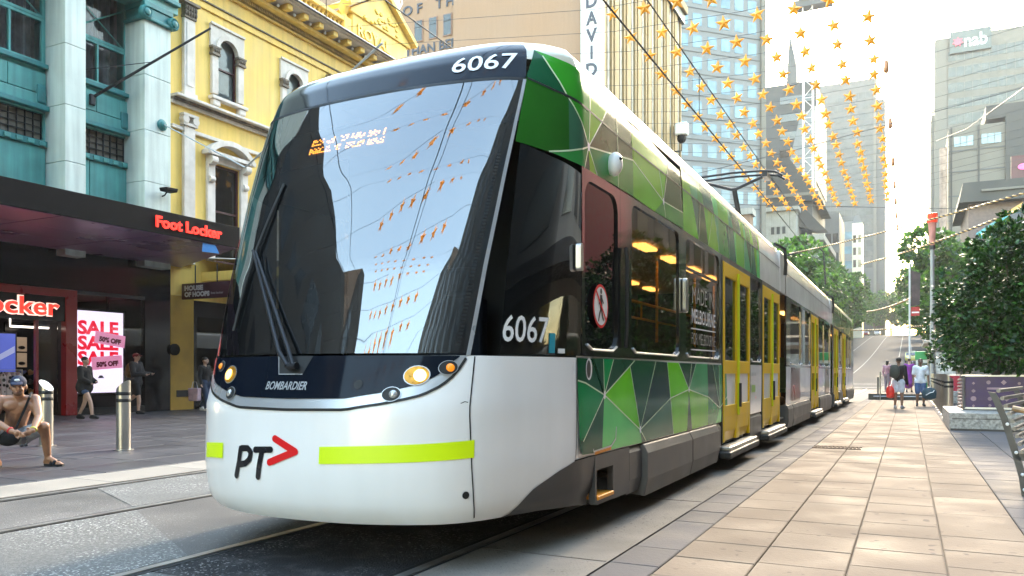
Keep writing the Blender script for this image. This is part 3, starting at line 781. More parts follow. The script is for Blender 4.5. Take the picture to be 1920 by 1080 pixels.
bar_side('prohibition_bar', [(5.23,1.72),(5.44,1.52)], .02, .0095, M_red, rd)
skin_text('side_number', '6067', .657, .818, 1.335, .165, .008, M_num, cabg[0], bold=.01)
patch('blue_sticker', .822, .843, 1.275, 1.40, 2, 2, .006, pm('sticker_blue', (.02,.28,.38), .4), cabg[0])
patch('white_sticker', .855, .885, 1.275, 1.305, 2, 2, .006, M_num, cabg[0])
# advert lettering on the second window
def side_text(name, txt, y0, y1, z, hgt, off, mat, par, bold=0.0):
    me = text_mesh(txt, 1.0, bold); ys = [v.co.y for v in me.vertices]; xs_ = [v.co.x for v in me.vertices]
    for v in me.vertices: v.co = (XS+off, y0 + (y1-y0)*(v.co.x-min(xs_))/(max(xs_)-min(xs_)), z + hgt*(v.co.y-min(ys))/(max(ys)-min(ys)))
    me.materials.clear(); me.materials.append(mat); me.name = name; return link(name, me, par)
side_text('window_lettering', 'MADE IN', 8.06, 9.05, 1.86, .17, -.008, pm('vinyl_grey', (.35,.34,.3), .5), w2, bold=-.004)
side_text('window_lettering', 'MELBOURNE', 8.04, 9.14, 1.655, .15, -.008, M_num, w2, bold=.012)
side_text('window_lettering', 'FOR MELBOURNE', 8.04, 9.14, 1.44, .12, -.008, pm('vinyl_grey', (.35,.34,.3), .5), w2, bold=-.01)
for z_ in (1.60, 1.385): bar_side('window_rule', [(8.02, z_), (9.16, z_ + .01)], .012, -.008, M_num, w2)

def tram_door(ya, yb, n=2):
    dr = MB().box(XS-.05, XS+.004, ya, ya+.05, .32, 2.53).box(XS-.05, XS+.004, yb-.05, yb, .32, 2.53).box(XS-.05, XS+.004, ya+.05, yb-.05, 2.47, 2.53).obj('door_frame', M_rubber, tram)
    w_ = (yb - ya - .12) / n
    for k in range(n):
        a = ya + .06 + k*w_; b = a + w_ - .012; st = .085
        lf = MB().box(XS-.03, XS+.012, a, a+st, .33, 2.465).box(XS-.03, XS+.012, b-st, b, .33, 2.465).box(XS-.03, XS+.0117, a+st, b-st, 2.30, 2.464).box(XS-.03, XS+.0117, a+st, b-st, 1.14, 1.30).box(XS-.03, XS+.0117, a+st, b-st, .62, .76).obj('door_leaf', M_yel, dr, bevel=.004)
        MB().prism([(XS-.03, .62), (XS+.012, .62), (XS+.004, .45), (XS-.03, .33)], 'y', a+st, b-st).obj('door_leaf_foot', M_yel, dr)
        for z0, z1 in ((1.30, 2.30), (.76, 1.14)):
            MB().box(XS-.012, XS-.008, a+st, b-st, z0, z1).obj('door_pane', G_door, dr)
        MB().tube([(XS+.02, (b-.02 if k == 0 else a+.02), .62), (XS+.02, (b-.02 if k == 0 else a+.02), 2.40)], .013, 6).obj('door_edge', M_doorlime, dr)
    MB().tube([(XS+.03, (ya+yb)/2, .72), (XS+.03, (ya+yb)/2, 1.02)], .03, 8).obj('door_seal', M_rubber, dr)
    MB().box(XS-.05, XS+.10, ya+.02, yb-.02, .235, .285).obj('door_sill_step', M_steel, tram, bevel=.012)
    MB().box(XS-.03, XS+.12, ya-.06, yb+.05, .15, .232).obj('sill_support', M_rubber, tram, bevel=.02)
    return dr
tram_door(9.44, 11.32); tram_door(12.30, 14.16)
win_unit(11.33, 12.28, gl=G_door, m=.06)
sk_box('side_skirt', 11.34, 12.28, .17, .572, XS-.1, XS+.0, M_skirt2)
patch('info_panel', 7.35, 8.27, .58, 1.258, 3, 3, .003, M_white)
pl = pm('sticker_green', (.25,.42,.08), .5)
bar_side('info_sticker', [(11.42,.93),(11.72,.93)], .10, .006, pl, low)
for y_ in (11.42,11.5,11.6,11.72): bar_side('info_sticker', [(y_,1.13),(y_+.03,1.13)], .05, .006, M_ink, low)
disc_side('red_dot', 11.75, .80, .022, .006, M_red, low)

# --- inside the saloon: floor, ceiling lights, seats and yellow rails, seen through the windows
M_floor_t = pm('saloon_floor', (.12,.10,.08), .6, var=.15)
M_ceil = pm('saloon_lining', (.60,.52,.40), .5, var=.06)
M_warm = emit('saloon_light', (1.0, .50, .13), .5)
M_seat = pm('seat_moquette', (.05,.10,.04), .85, var=.3, scale=20)
M_rail = pm('rail_yellow', (.85,.45,.02), .35, var=.05)
MB().box(TX-1.28, TX+1.28, 5.95, 34.6, .33, .36).obj('saloon_floor', M_floor_t, tram)
MB().box(TX-1.24, TX+1.24, 5.95, 34.6, 2.58, 2.62).obj('saloon_ceiling', M_ceil, tram)
for sg in (-1, 1):
    for k in range(7): MB().box(TX+sg*.62-.07, TX+sg*.62+.07, 6.3+k*1.1, 6.78+k*1.1, 2.545, 2.575).obj('saloon_light', M_warm, tram)
    for k in range(9): MB().box(TX+sg*.62-.07, TX+sg*.62+.07, 15.4+k*2.0, 16.4+k*2.0, 2.545, 2.575).obj('saloon_light', M_warm, tram)
lf_in = MB().box(TX-1.31, TX-1.28, 5.0, 34.8, .36, 1.25).obj('left_lining', M_ceil, tram)
def saloon_seat(x, y, face):
    st = MB().box(x-.42, x+.42, y-.2, y+.22, .78, .86).obj('saloon_seat', M_seat, tram, bevel=.02)
    yb = y + .24*face
    MB().prism([(yb-.04, .80), (yb+.04, .80), (yb+.04+.10*face, 1.45), (yb-.02+.10*face, 1.45)], 'x', x-.42, x+.42).obj('seat_back', M_seat, st, bevel=.02)
for y in (6.5, 7.35, 8.2, 9.0, 15.9, 16.8, 17.7, 21.3, 22.2):
    for sg in (-1, 1): saloon_seat(TX + sg*.80, y, 1)
for y in (6.9, 8.0, 8.8, 9.9, 10.9, 11.9, 13.2, 16.4, 18.5, 20.8):
    MB().tube([(TX+.42, y, .36), (TX+.42, y, 2.57)], .018, 8).obj('grab_pole', M_rail, tram, smooth=True)
for sg in (-1, 1): MB().tube([(TX+sg*.42, 6.1, 1.98), (TX+sg*.42, 14.0, 1.98)], .018, 8).obj('grab_rail', M_rail, tram, smooth=True)
for k in range(8): MB().tube([(TX+.42, 6.3+k*.42, 1.97), (TX+.42, 6.3+k*.42, 1.80)], .012, 6).obj('strap', M_rail, tram)

# --- left flank, plain (away from the camera)
patch('left_side_panel', -1.0, -30.8, .28, 1.262, 6, 4, 0, M_white); patch('left_window_band', -1.0, -30.8, 1.262, 2.53, 6, 3, 0, M_blackband)
patch('left_upper_panel', -1.0, -30.8, 2.53, 3.4995, 6, 24, 0, M_white)
# --- second and third modules
def bellows(y0, y1):
    mb = MB(); n = 10
    for k in range(n):
        a = y0 + (y1-y0)*k/n; mb.box(TX-1.18, TX+1.18 + (.03 if k % 2 else 0), a, a + (y1-y0)/n*.98, .35, 3.30)
    mb.obj('bellows', M_rubber, tram)
    MB().box(TX+1.19, XS-.005, y0+.05, y1-.05, 2.53, 3.24).obj('bellows_cover', M_white, tram, bevel=.02)
    MB().tube([(XS-.10, y0+.1, 3.36), (XS+.03, y0+.35, 3.30), (XS+.045, y0+.4, 3.05), (XS+.03, y0+.4, 2.85)], .03, 8).obj('roof_cable', M_rubber, tram, smooth=True)
bellows(14.2, 14.98); bellows(24.1, 24.85)
def module(y0, y1, wins, doors, skirts, upmat):
    a, b = y0 - 4, y1 - 4
    patch('upper_panel', a, b, 2.53, 3.15, 3, 6, .002, upmat); patch('roof_edge', a, b, 3.15, 3.4995, 3, 20, 0, M_cream)
    ribbon('gutter', [(a, 2.93), (b, 2.93)], .014, .008, M_rubber, tram, sub=2)
    edges = sorted(wins + doors); y = y0
    for e in edges:
        if e[0] - y > .02: post(y, e[0]-.002)
        y = e[1] + .002
    if y1 - y > .02: post(y, y1)
    for wn in wins: win_unit(wn[0], wn[1], gl=G_door)
    for d in doors: tram_door(*d)
    y = y0; segs = []
    for d in sorted(doors) + [(y1, y1)]:
        if d[0] - y > .05: segs.append((y, d[0])); y = d[1]
    for s0, s1 in segs: patch('sill_panel', s0-4, s1-4, .575, 1.262, 2, 3, -.002, M_white)
    for s0, s1 in skirts: sk_box('equipment_hatch', s0, s1, .15, .565, XS-.12, XS+.04, M_skirt2, ch=.07)
    MB().box(TX-1.2, TX+1.2, y0, y0+.03, .36, 3.3).obj('module_end', M_rubber, tram)
module(14.98, 24.1, [(15.5,17.2),(17.24,18.95),(20.75,22.2),(22.24,23.95)], [(19.0,20.7)], [(15.0,15.7),(15.75,18.7),(20.8,24.05)], M_white)
M_brown = pm('brown_panel', (.16,.085,.07), .3, var=.2, coat=.3)
bar_side('brown_panel', [(16.35,.62),(16.35,1.25)], 1.35, .003, M_brown, tram); bar_side('brown_panel', [(23.1,.62),(23.1,1.25)], 1.1, .003, M_brown, tram)
module(24.85, 34.6, [(27.0,28.4),(30.3,31.7),(31.74,33.0)], [(25.1,26.9),(28.5,30.2)], [(24.9,25.05),(27.0,28.4),(30.4,34.5)], pm('rear_upper_green', (.12,.22,.07), .25, var=.5, scale=1.2, coat=.5))
MB().prism([(TX-1.3, 34.6), (TX+1.32, 34.6), (TX+.95, 35.3), (TX-.95, 35.3)], 'z', .35, 3.3).obj('rear_end', pm('rear_green', (.10,.26,.05), .25, var=.5, scale=2, coat=.5), tram)
# roof, underframe, bogies
mb = MB(); mb.box(TX-1.0, TX+1.0, 5.4, 14.1, 3.36, 3.44).box(TX-1.0, TX+1.0, 15.0, 24.0, 3.36, 3.44).box(TX-1.0, TX+1.0, 24.9, 34.5, 3.36, 3.44); mb.obj('roof_deck', M_cream, tram)
for y0, y1 in ((5.0, 14.2), (14.95, 24.1), (24.85, 34.6)): MB().box(TX-1.1, TX+1.1, y0, y1, .22, .33).obj('underframe', M_rubber, tram)
MB().box(TX-.7, TX+.7, 4.45, 5.0, .33, .40).obj('underframe', M_rubber, tram)
for y in (7.2, 8.9, 17.0, 18.7, 22.0, 28.0, 31.0):
    for sg in (-1, 1):
        MB().lathe([(.05,-.06),(.29,-.06),(.31,-.02),(.31,.03),(.29,.06),(.05,.06)], TX+sg*.74, y, .31, 20, axis='x').obj('wheel', M_dkmetal, tram, smooth=True)
# pantograph
PY = 17.1
pan = MB().tube([(TX, PY+1.6, 3.55), (TX, PY+.05, 5.02)], [.06, .05], 8).obj('pantograph_arm', M_dkmetal, tram, smooth=True)
MB().tube([(TX-.62, PY-.10, 5.18), (TX-.05, PY, 5.0), (TX+.05, PY, 5.0), (TX+.62, PY-.10, 5.18)], .032, 8).obj('pantograph_yoke', M_dkmetal, pan, smooth=True)
for dy in (-.18, .18):
    MB().tube([(TX-1.0, PY+dy, 5.14), (TX-.86, PY+dy, 5.24), (TX-.6, PY+dy, 5.28), (TX, PY+dy, 5.30), (TX+.6, PY+dy, 5.28), (TX+.86, PY+dy, 5.24), (TX+1.0, PY+dy, 5.14)], .024, 8).obj('collector_shoe', M_dkmetal, pan, smooth=True)
for sg in (-1, 1):
    MB().box(TX+sg*.66-.05, TX+sg*.66+.05, PY-.24, PY+.24, 5.15, 5.25).obj('shoe_bracket', M_dkmetal, pan)
MB().tube([(TX, PY+1.6, 3.55), (TX, PY+3.0, 3.75)], .05, 8).obj('pantograph_lower_arm', M_dkmetal, pan)
MB().box(TX-.5, TX+.5, PY+.7, PY+3.1, 3.44, 3.56).obj('pantograph_base', M_dkmetal, pan)
# ------------------------------------------------------------------ left side of the street
def facade(name, parent, x, y0, y1, z0, z1, holes, mat, depth=.3, back=14, sx=1):
    """wall whose face looks along +X (sx=1) or -X (sx=-1), with real openings and reveals, plus flanks and roof"""
    mb = MB(); ys = sorted({y0, y1} | {h[0] for h in holes} | {h[1] for h in holes}); zs = sorted({z0, z1} | {h[2] for h in holes} | {h[3] for h in holes})
    inh = lambda a, b: any(h[0] < a < h[1] and h[2] < b < h[3] for h in holes)
    for a, b in zip(ys, ys[1:]):
        for c_, d in zip(zs, zs[1:]):
            if not inh((a+b)/2, (c_+d)/2): mb.add([(x,a,c_),(x,b,c_),(x,b,d),(x,a,d)], [(0,1,2,3)])
    xi = x - sx*depth
    for a, b, c_, d in holes:
        mb.add([(x,a,c_),(x,b,c_),(x,b,d),(x,a,d),(xi,a,c_),(xi,b,c_),(xi,b,d),(xi,a,d)], [(0,1,5,4),(1,2,6,5),(2,3,7,6),(3,0,4,7)])
    xb = x - sx*back
    mb.add([(x,y0,z0),(xb,y0,z0),(xb,y0,z1),(x,y0,z1)], [(0,1,2,3)]); mb.add([(x,y1,z0),(xb,y1,z0),(xb,y1,z1),(x,y1,z1)], [(0,1,2,3)])
    mb.add([(x,y0,z1),(x,y1,z1),(xb,y1,z1),(xb,y0,z1)], [(0,1,2,3)]); mb.add([(xb,y0,z0),(xb,y1,z0),(xb,y1,z1),(xb,y0,z1)], [(0,1,2,3)])
    return mb.obj(name, mat, parent, merge='open')
def window(parent, x, y0, y1, z0, z1, fmat, gmat, fw=.07, bars=(), vbars=(), arch=False, sx=1, d=.05):
    """frame with glazing bars (part) and its pane (sub-part)"""
    a, b = sorted((x, x + sx*d)); mb = MB()
    mb.box(a, b, y0, y0+fw, z0, z1).box(a, b, y1-fw, y1, z0, z1).box(a, b, y0+fw, y1-fw, z0, z0+fw).box(a, b, y0+fw, y1-fw, z1-fw, z1)
    for z in bars: mb.box(a, b, y0+fw, y1-fw, z-fw*.4, z+fw*.4)
    for y in vbars: mb.box(a+.004, b-.004, y-fw*.35, y+fw*.35, z0+fw, z1-fw)
    fr = mb.obj('window', fmat, parent)
    MB().add([(x+sx*.012, y0+fw*.5, z0+fw*.5), (x+sx*.012, y1-fw*.5, z0+fw*.5), (x+sx*.012, y1-fw*.5, z1-fw*.5), (x+sx*.012, y0+fw*.5, z1-fw*.5)], [(0,1,2,3)]).obj('pane', gmat, fr, merge='open')
    return fr
G_bld = glass('building_glass', tint=(.3,.32,.33), trans=.35, refl=.95, ior=1.7, rough=.02, wave=.03)
G_shop = glass('shop_glass', tint=(.92,.92,.92), trans=.97, refl=.5, ior=1.3)
G_clear = glass('clear_window_glass', tint=(.85,.87,.88), trans=.93, refl=.9, ior=1.5)
M_teal = pm('teal_paint', (.10,.34,.31), .5, var=.18, scale=1.4, streak=.32, dirt=(.05,.20,.20), dirt_amt=.4)
M_teal_d = pm('teal_trim', (.035,.19,.19), .5, var=.2, scale=3, streak=.15)
M_mint = pm('mint_white_stone', (.60,.66,.60), .6, var=.09, scale=1.0, streak=.28, bump=.15, bscale=20, dirt=(.45,.56,.53), dirt_amt=.5)
M_yell = pm('yellow_render', (.84,.56,.13), .6, var=.09, scale=1.0, streak=.2, bump=.12, bscale=25, dirt=(.72,.48,.08), dirt_amt=.45)
M_trim = pm('stucco_offwhite', (.66,.59,.52), .6, var=.12, scale=2.5, streak=.15, bump=.2, bscale=30, dirt=(.36,.29,.22), dirt_amt=.4)
M_capital = pm('capital_dark_stone', (.17,.135,.10), .7, var=.45, scale=9, bump=.5, bscale=30)
M_maroon = pm('maroon_frame', (.055,.012,.014), .4, var=.1)
M_curt = pm('curtain_grey', (.22,.23,.26), .8, var=.55, scale=2.5, streak=.5)
M_blk = pm('awning_black', (.006,.006,.007), .6, var=.2, spec=.1)
M_slab = pm('dark_tile', (.007,.007,.009), .15, var=.2, spec=.35)
XF = -19.9

# --- teal building
tb = thing('teal_building', 'teal and mint painted shop building with white pilasters above the black awning', 'building', (XF-.4, 10, 0))
XP, XR = -19.5, -20.3                        # pilaster fronts, recess plane
bays = [(8.9, 10.8), (11.55, 13.4), (14.0, 15.86)]
pil = [(8.2, 8.9), (10.8, 11.55), (13.4, 13.98), (15.80, 16.70)]
hl = []
for y0, y1 in bays: hl += [(y0+.02, y1-.02, 9.22, 12.2), (y0+.05, y1-.05, 7.22, 7.93)]
facade('wall', tb, XR, 4.0, 16.98, 4.0, 18.5, hl, M_teal, depth=.12)
for y0, y1 in pil + [(4.0, 5.2)]:
    pz = [(4.2, 5.2), (5.21, 6.63), (6.64, 8.10), (8.11, 9.68), (9.69, 11.25)]
    for a, b in pz: MB().box(XR-.1, XP, y0, y1, a, b).obj('pilaster_block', M_mint, tb, bevel=.012)
    cp = MB().box(XR, XP+.10, y0-.10, y1+.10, 11.25, 11.34).box(XR, XP+.06, y0-.05, y1+.05, 11.62, 11.78).box(XR, XP+.02, y0, y1, 11.34, 11.62)
    cap = cp.obj('capital', M_teal_d, tb, bevel=.02)
    for yy in (y0 - .02, y1 + .02):
        MB().lathe([(.02,-.10),(.17,-.10),(.19,-.05),(.19,.05),(.15,.10),(.11,.07),(.09,.12),(.03,.14)], XP+.06, yy, 11.42, 16, axis='x').obj('volute', M_teal_d, cap, smooth=True)
for k, (z0, z1, ex) in enumerate(((11.78,12.0,.02),(12.0,12.12,.14),(12.12,12.6,.05),(12.6,12.72,.2),(12.72,12.85,.34))):
    MB().box(XR, XP+ex, 4.0, 16.95, z0, z1-.003).obj('entablature', M_teal if k % 2 == 0 else M_teal_d, tb, bevel=.012)
mb = MB()
for k in range(64): mb.box(XP+.05, XP+.13, 4.1+k*.2, 4.2+k*.2, 12.44, 12.59)
mb.obj('dentil_row', M_teal_d, tb, kind='stuff')
for y0, y1 in bays:
    fr = window(tb, XR-.10, y0+.02, y1-.02, 9.22, 10.42, M_teal, G_clear, fw=.075, vbars=((y0+y1)/2,), d=.09)
    tp = window(tb, XR-.10, y0+.02, y1-.02, 10.43, 12.2, M_teal, G_clear, fw=.075, d=.09)
    ym = (y0+y1)/2
    for a, b in (((y0+.1, 10.5), (y1-.1, 11.6)), ((y1-.1, 10.5), (y0+.1, 11.6))): MB().tube([(XR-.05, a[0], a[1]), (XR-.05, b[0], b[1])], .022, 4).obj('lattice_bar', M_teal, tp)
    rows = []
    for z in (9.2, 12.2): rows.append([(XR-.42 + .05*math.sin(k*2.3) + .03*math.sin(k*5.1), y0 + (y1-y0)*k/40, z) for k in range(41)])
    MB().grid(rows).obj('curtain', M_curt, fr, merge='open', smooth=True)
    MB().box(XR, XR+.16, y0+.01, y1-.01, 9.08, 9.20).obj('window_sill', M_teal_d, tb, bevel=.015)
    for a, b in ((y0+.02, ym-.1), (ym-.09, y1-.02)): MB().box(XR, XR+.06, a, b, 8.42, 8.98).obj('spandrel_panel', M_teal, tb, bevel=.02)
    MB().box(XR, XR+.08, y0+.01, y1-.01, 8.12, 8.40).obj('spandrel_panel', M_teal, tb, bevel=.02)
    MB().box(XR, XR+.12, y1-.28, y1-.04, 8.16, 8.66).obj('bracket', M_teal_d, tb, bevel=.05)
    MB().box(XR, XR+.20, y0+.01, y1-.01, 7.97, 8.10).obj('ledge', M_teal_d, tb, bevel=.02)
    gv = MB()
    for k in range(9): gv.box(XR-.10, XR-.06, y0+.06+k*(y1-y0-.14)/8, y0+.08+k*(y1-y0-.14)/8, 7.22, 7.93)
    for k in range(5): gv.box(XR-.10, XR-.065, y0+.06, y1-.06, 7.24+k*.165, 7.258+k*.165)
    gvo = gv.obj('lattice_window', M_dkmetal, tb)
    MB().box(XR-.14, XR-.115, y0+.05, y1-.05, 7.22, 7.93).obj('pane', pm('old_pane', (.13,.11,.085), .35, var=.35, scale=4), gvo)
    MB().box(XR, XR+.10, y0+.01, y1-.01, 7.04, 7.20).obj('dentil_band', M_teal_d, tb)
    for k in range(6): MB().box(XR+.102, XR+.14, y0+.1+k*.3, y0+.27+k*.3, 7.06, 7.17).obj('dentil', M_teal, tb, bevel=.01)
    for a, b in ((y0+.02, ym-.3), (ym-.28, y1-.02)): MB().box(XR, XR+.04, a, b, 4.9, 7.02).obj('wall_panel', M_teal, tb, bevel=.012)
MB().box(XR-12, XP+.2, 4.0, 16.95, 12.86, 13.2).box(XR-12, XP-.1, 4.0, 16.95, 13.2, 18.4).obj('parapet', M_mint, tb)
# flagpole, floodlight, wire anchor on the teal front
fp = thing('flagpole', 'slanting bare steel flagpole bracketed to the teal facade', 'flagpole', (XR, 14.65, 8.7))
MB().tube([(XR+.05, 14.68, 8.75), (-17.6, 16.44, 10.86)], [.045, .03], 8).obj('pole', M_dkmetal, fp, smooth=True)
MB().box(XR, XR+.14, 14.6, 14.76, 8.55, 8.85).obj('bracket', M_dkmetal, fp, bevel=.02)
MB().tube([(-18.9, 15.55, 9.82), (XR+.05, 14.2, 9.35)], .012, 5).obj('stay', M_dkmetal, fp)
fl = thing('floodlight', 'small black floodlight fixed to the mint pilaster above the awning', 'floodlight', (XP, 16.45, 6.3))
MB().prism([(16.22,6.40),(16.58,6.40),(16.62,6.52),(16.18,6.50)], 'x', XP+.12, XP+.42).obj('lamp_head', M_blk, fl, bevel=.02)
MB().tube([(XP, 16.4, 6.30), (XP+.1, 16.4, 6.32), (XP+.2, 16.4, 6.41)], .02, 6).obj('arm', M_blk, fl)
an = thing('wire_anchor', 'teal rosette wall anchor with a pale span wire', 'wire', (XP, 16.38, 8.35))
MB().lathe([(.16,0),(.17,.03),(.11,.06),(.09,.12),(.04,.14)], XP, 16.38, 8.37, 16, axis='x').obj('rosette', M_teal_d, an, smooth=True)
MB().tube([(XP+.1, 16.38, 8.37), (-15.5, 14.3, 6.73), (-12, 12.1, 5.3), (-6.57, 9.2, 5.75)], .018, 5).obj('span_wire', pm('wire_pale', (.5,.52,.52), .5), an)

# --- yellow building
yb = thing('yellow_building', 'ornate yellow rendered arcade building with off white window surrounds', 'building', (XF-.4, 23, 0))
up_w = [18.78, 21.95, 25.15]
hl = [(y, y+.92, 9.98, 12.0) for y in up_w] + [(y-.08, y+1.02, 4.7, 7.84) for y in up_w]
facade('wall', yb, XF, 17.0, 29.3, 3.4, 14.9, hl, M_yell, depth=.16)
G_sky = glass('arch_glass', tint=(.3,.34,.34), trans=.3, refl=.95, ior=2.3, wave=.1)
def arch_pts(yc, r, zs, n=14): return [(yc + r*math.cos(PI*k/n), zs + r*math.sin(PI*k/n)) for k in range(n+1)]
for y in up_w:
    yc, r, zs = y+.46, .40, 11.52
    sur = MB(); outer = [(y+1.18, 12.28), (y-.26, 12.28)]
    A = arch_pts(yc, r, zs)       # spandrel plate round the arch
    for k in range(len(A) - 1):
        tgt = lambda p: (p[0], 12.28)
        a, b = A[k], A[k+1]
        sur.prism([a, (a[0], 12.28), (b[0], 12.28), b], 'x', XF-.02, XF+.07)
    sur.box(XF-.02, XF+.07, y-.26, yc-r, zs, 12.28).box(XF-.02, XF+.07, yc+r, y+1.18, zs, 12.28)
    so_ = sur.obj('window_surround', M_trim, yb)
    ar = MB()
    for k in range(len(A) - 1):
        a, b = A[k], A[k+1]; sc = 1.34
        ar.prism([a, (yc+(a[0]-yc)*sc, zs+(a[1]-zs)*sc), (yc+(b[0]-yc)*sc, zs+(b[1]-zs)*sc), b], 'x', XF+.07, XF+.14)
    ar.obj('arch_moulding', M_trim, so_)
    MB().box(XF+.07, XF+.12, y-.27, y+1.19, 12.24, 12.32).obj('hood', M_trim, so_, bevel=.01)
    for yy in (y-.22, y+.88):
        MB().box(XF-.02, XF+.10, yy, yy+.26, 10.06, 11.28).obj('side_pilaster', M_trim, so_, bevel=.02)
        cpm = MB().box(XF, XF+.16, yy-.04, yy+.30, 11.28, 11.36).box(XF, XF+.13, yy-.01, yy+.27, 11.36, 11.50).box(XF, XF+.17, yy-.05, yy+.31, 11.50, 11.56)
        for k in range(4): cpm.ell((XF+.14, yy+.02+k*.075, 11.43), (.05,.035,.07), 8, 6)
        cpm.obj('side_capital', M_capital, so_, smooth=True)
        MB().box(XF, XF+.18, yy-.02, yy+.28, 9.66, 9.86).obj('sill_bracket', M_trim, so_, bevel=.04)
    MB().box(XF-.02, XF+.22, y-.30, y+1.22, 9.86, 9.97).obj('sill', M_trim, so_, bevel=.02)
    wf = window(yb, XF-.13, y+.0, y+.92, 9.98, 12.0, M_maroon, G_clear, fw=.06, bars=(10.98,), d=.07)
    MB().box(XF-.19, XF-.17, y, y+.92, 9.98, 12.0).obj('blind', pm('blind_sky_aqua', (.55,.66,.64), .8, var=.25, scale=1.2), wf)  # blind spans the whole window; its pale tone also paints reflected sky
for y in up_w:                      # lower windows with segmental pediments
    sur = MB().box(XF-.02, XF+.09, y-.40, y-.08, 4.7, 7.86).box(XF-.02, XF+.09, y+1.02, y+1.32, 4.7, 7.86).box(XF-.02, XF+.09, y-.40, y+1.32, 7.86, 8.05)
    so_ = sur.obj('window_surround', M_trim, yb, bevel=.015)
    yc = y + .46; zc = 7.35; P = []
    for k in range(15):
        a = R(38 + 104*k/14); P.append((yc + 1.28*math.cos(a), zc + 1.28*math.sin(a)))
    pd = MB()
    for k in range(14):
        a, b = P[k], P[k+1]; sc = .87
        pd.prism([a, b, (yc+(b[0]-yc)*sc, zc+(b[1]-zc)*sc), (yc+(a[0]-yc)*sc, zc+(a[1]-zc)*sc)], 'x', XF, XF+.32)
    pd.box(XF, XF+.30, yc-1.02, yc+1.02, 8.05, 8.17); pd.obj('pediment', M_trim, so_)
    for yy in (y-.40, y+1.04):
        MB().lathe([(.02,-.12),(.15,-.12),(.15,.12),(.02,.12)], XF+.16, yy+.13, 7.90, 12, axis='y').lathe([(.02,-.10),(.10,-.10),(.10,.10),(.02,.10)], XF+.11, yy+.13, 7.30, 12, axis='y').box(XF, XF+.12, yy+.02, yy+.25, 7.3, 7.95).obj('console', M_trim, so_, smooth=30)
    window(yb, XF-.13, y-.08, y+1.02, 4.7, 7.84, M_maroon, G_bld, fw=.07, bars=(6.35,), d=.07)
for yp in (17.44, 24.3):            # pilasters, both storeys
    MB().box(XF, XF+.13, yp, yp+.42, 9.75, 12.02).obj('pilaster', M_trim, yb, bevel=.015)
    MB().box(XF+.13, XF+.15, yp+.08, yp+.34, 9.95, 11.9).obj('pilaster_panel', M_trim, yb, bevel=.008)
    MB().box(XF, XF+.18, yp-.05, yp+.47, 9.57, 9.75).obj('pilaster_base', M_trim, yb, bevel=.02)
    cp = MB().box(XF, XF+.17, yp-.02, yp+.44, 12.02, 12.10).box(XF, XF+.24, yp-.10, yp+.52, 12.44, 12.52).box(XF, XF+.16, yp, yp+.42, 12.1, 12.44)
    for k in range(5):
        for j in range(2): cp.ell((XF+.17, yp+.02+k*.095, 12.17+j*.15), (.06,.045,.09), 8, 6)
    cp.obj('capital', M_capital, yb, smooth=True)
    MB().box(XF, XF+.13, yp, yp+.42, 4.5, 8.72).obj('pilaster', M_trim, yb, bevel=.015)
    cp = MB().box(XF, XF+.18, yp-.06, yp+.48, 8.72, 8.80).box(XF, XF+.2, yp-.08, yp+.5, 9.0, 9.08)
    for yy in (yp+.02, yp+.40): cp.lathe([(.02,0),(.12,0),(.12,.2),(.02,.2)], XF, yy, 8.9, 12, axis='x')
    cp.obj('capital', M_trim, yb, smooth=30)
def course(nm, z0, z1, ex, mat, y0=17.02, y1=29.28): return MB().box(XF, XF+ex, y0, y1, z0, z1).obj(nm, mat, yb, bevel=.012)
course('string_course', 9.40, 9.48, .18, M_capital); course('string_course', 9.48, 9.56, .34, M_trim); course('string_course', 9.30, 9.40, .10, M_trim)
course('string_course', 8.55, 8.66, .10, M_trim); course('frieze_line', 12.62, 12.68, .06, M_yell); course('frieze_line', 12.86, 12.91, .05, M_capital); course('frieze_line', 13.36, 13.44, .10, M_yell)
mb = MB()
for k in range(150): mb.box(XF, XF+.20, 17.05+k*.08, 17.09+k*.08, 13.46, 13.58)
mb.obj('dentil_row', pm('dentil_ochre', (.50,.36,.13), .7, var=.3), yb, kind='stuff')
course('cornice', 13.60, 13.72, .45, M_yell); 
for k in range(15): MB().box(XF, XF+.75, 17.2+k*.82, 17.46+k*.82, 13.72, 13.92).obj('modillion', M_yell, yb, bevel=.03); MB().ell((XF+.55, 17.74+k*.82, 13.74), (.06,.06,.06), 8, 6).obj('boss', M_trim, yb)
course('cornice', 13.92, 13.98, .85, M_trim); course('cornice', 13.98, 14.10, .98, M_trim)
course('balustrade_plinth', 14.10, 14.28, .30, M_yell, y1=25.2); course('balustrade_rail', 14.80, 14.95, .34, M_yell, y1=25.2)
bal = MB().lathe([(.04,0),(.09,.02),(.09,.06),(.05,.09),(.10,.2),(.06,.34),(.05,.42),(.09,.45),(.09,.5)], 0, 0, 0, 8).mesh('baluster', M_yell, True)
for k in range(34): link('baluster', bal, yb, loc=(XF+.15+.4-XF-.0-0 - .4 + 0 - (XF-.4) + XF - 0, 0, 0)) if False else link('baluster', bal, yb, loc=(.55, 17.25+k*.235-23, 14.29))
for y in (17.1, 21.0, 24.9):
    MB().box(XF, XF+.36, y, y+.42, 14.1, 15.0).obj('balustrade_pier', M_yell, yb, bevel=.02)
    MB().lathe([(.10,0),(.16,.04),(.08,.14),(.20,.34),(.22,.48),(.12,.62),(.15,.66),(.05,.80)], XF+.16, y+.21, 15.0, 14).obj('urn', M_yell, yb, smooth=True)
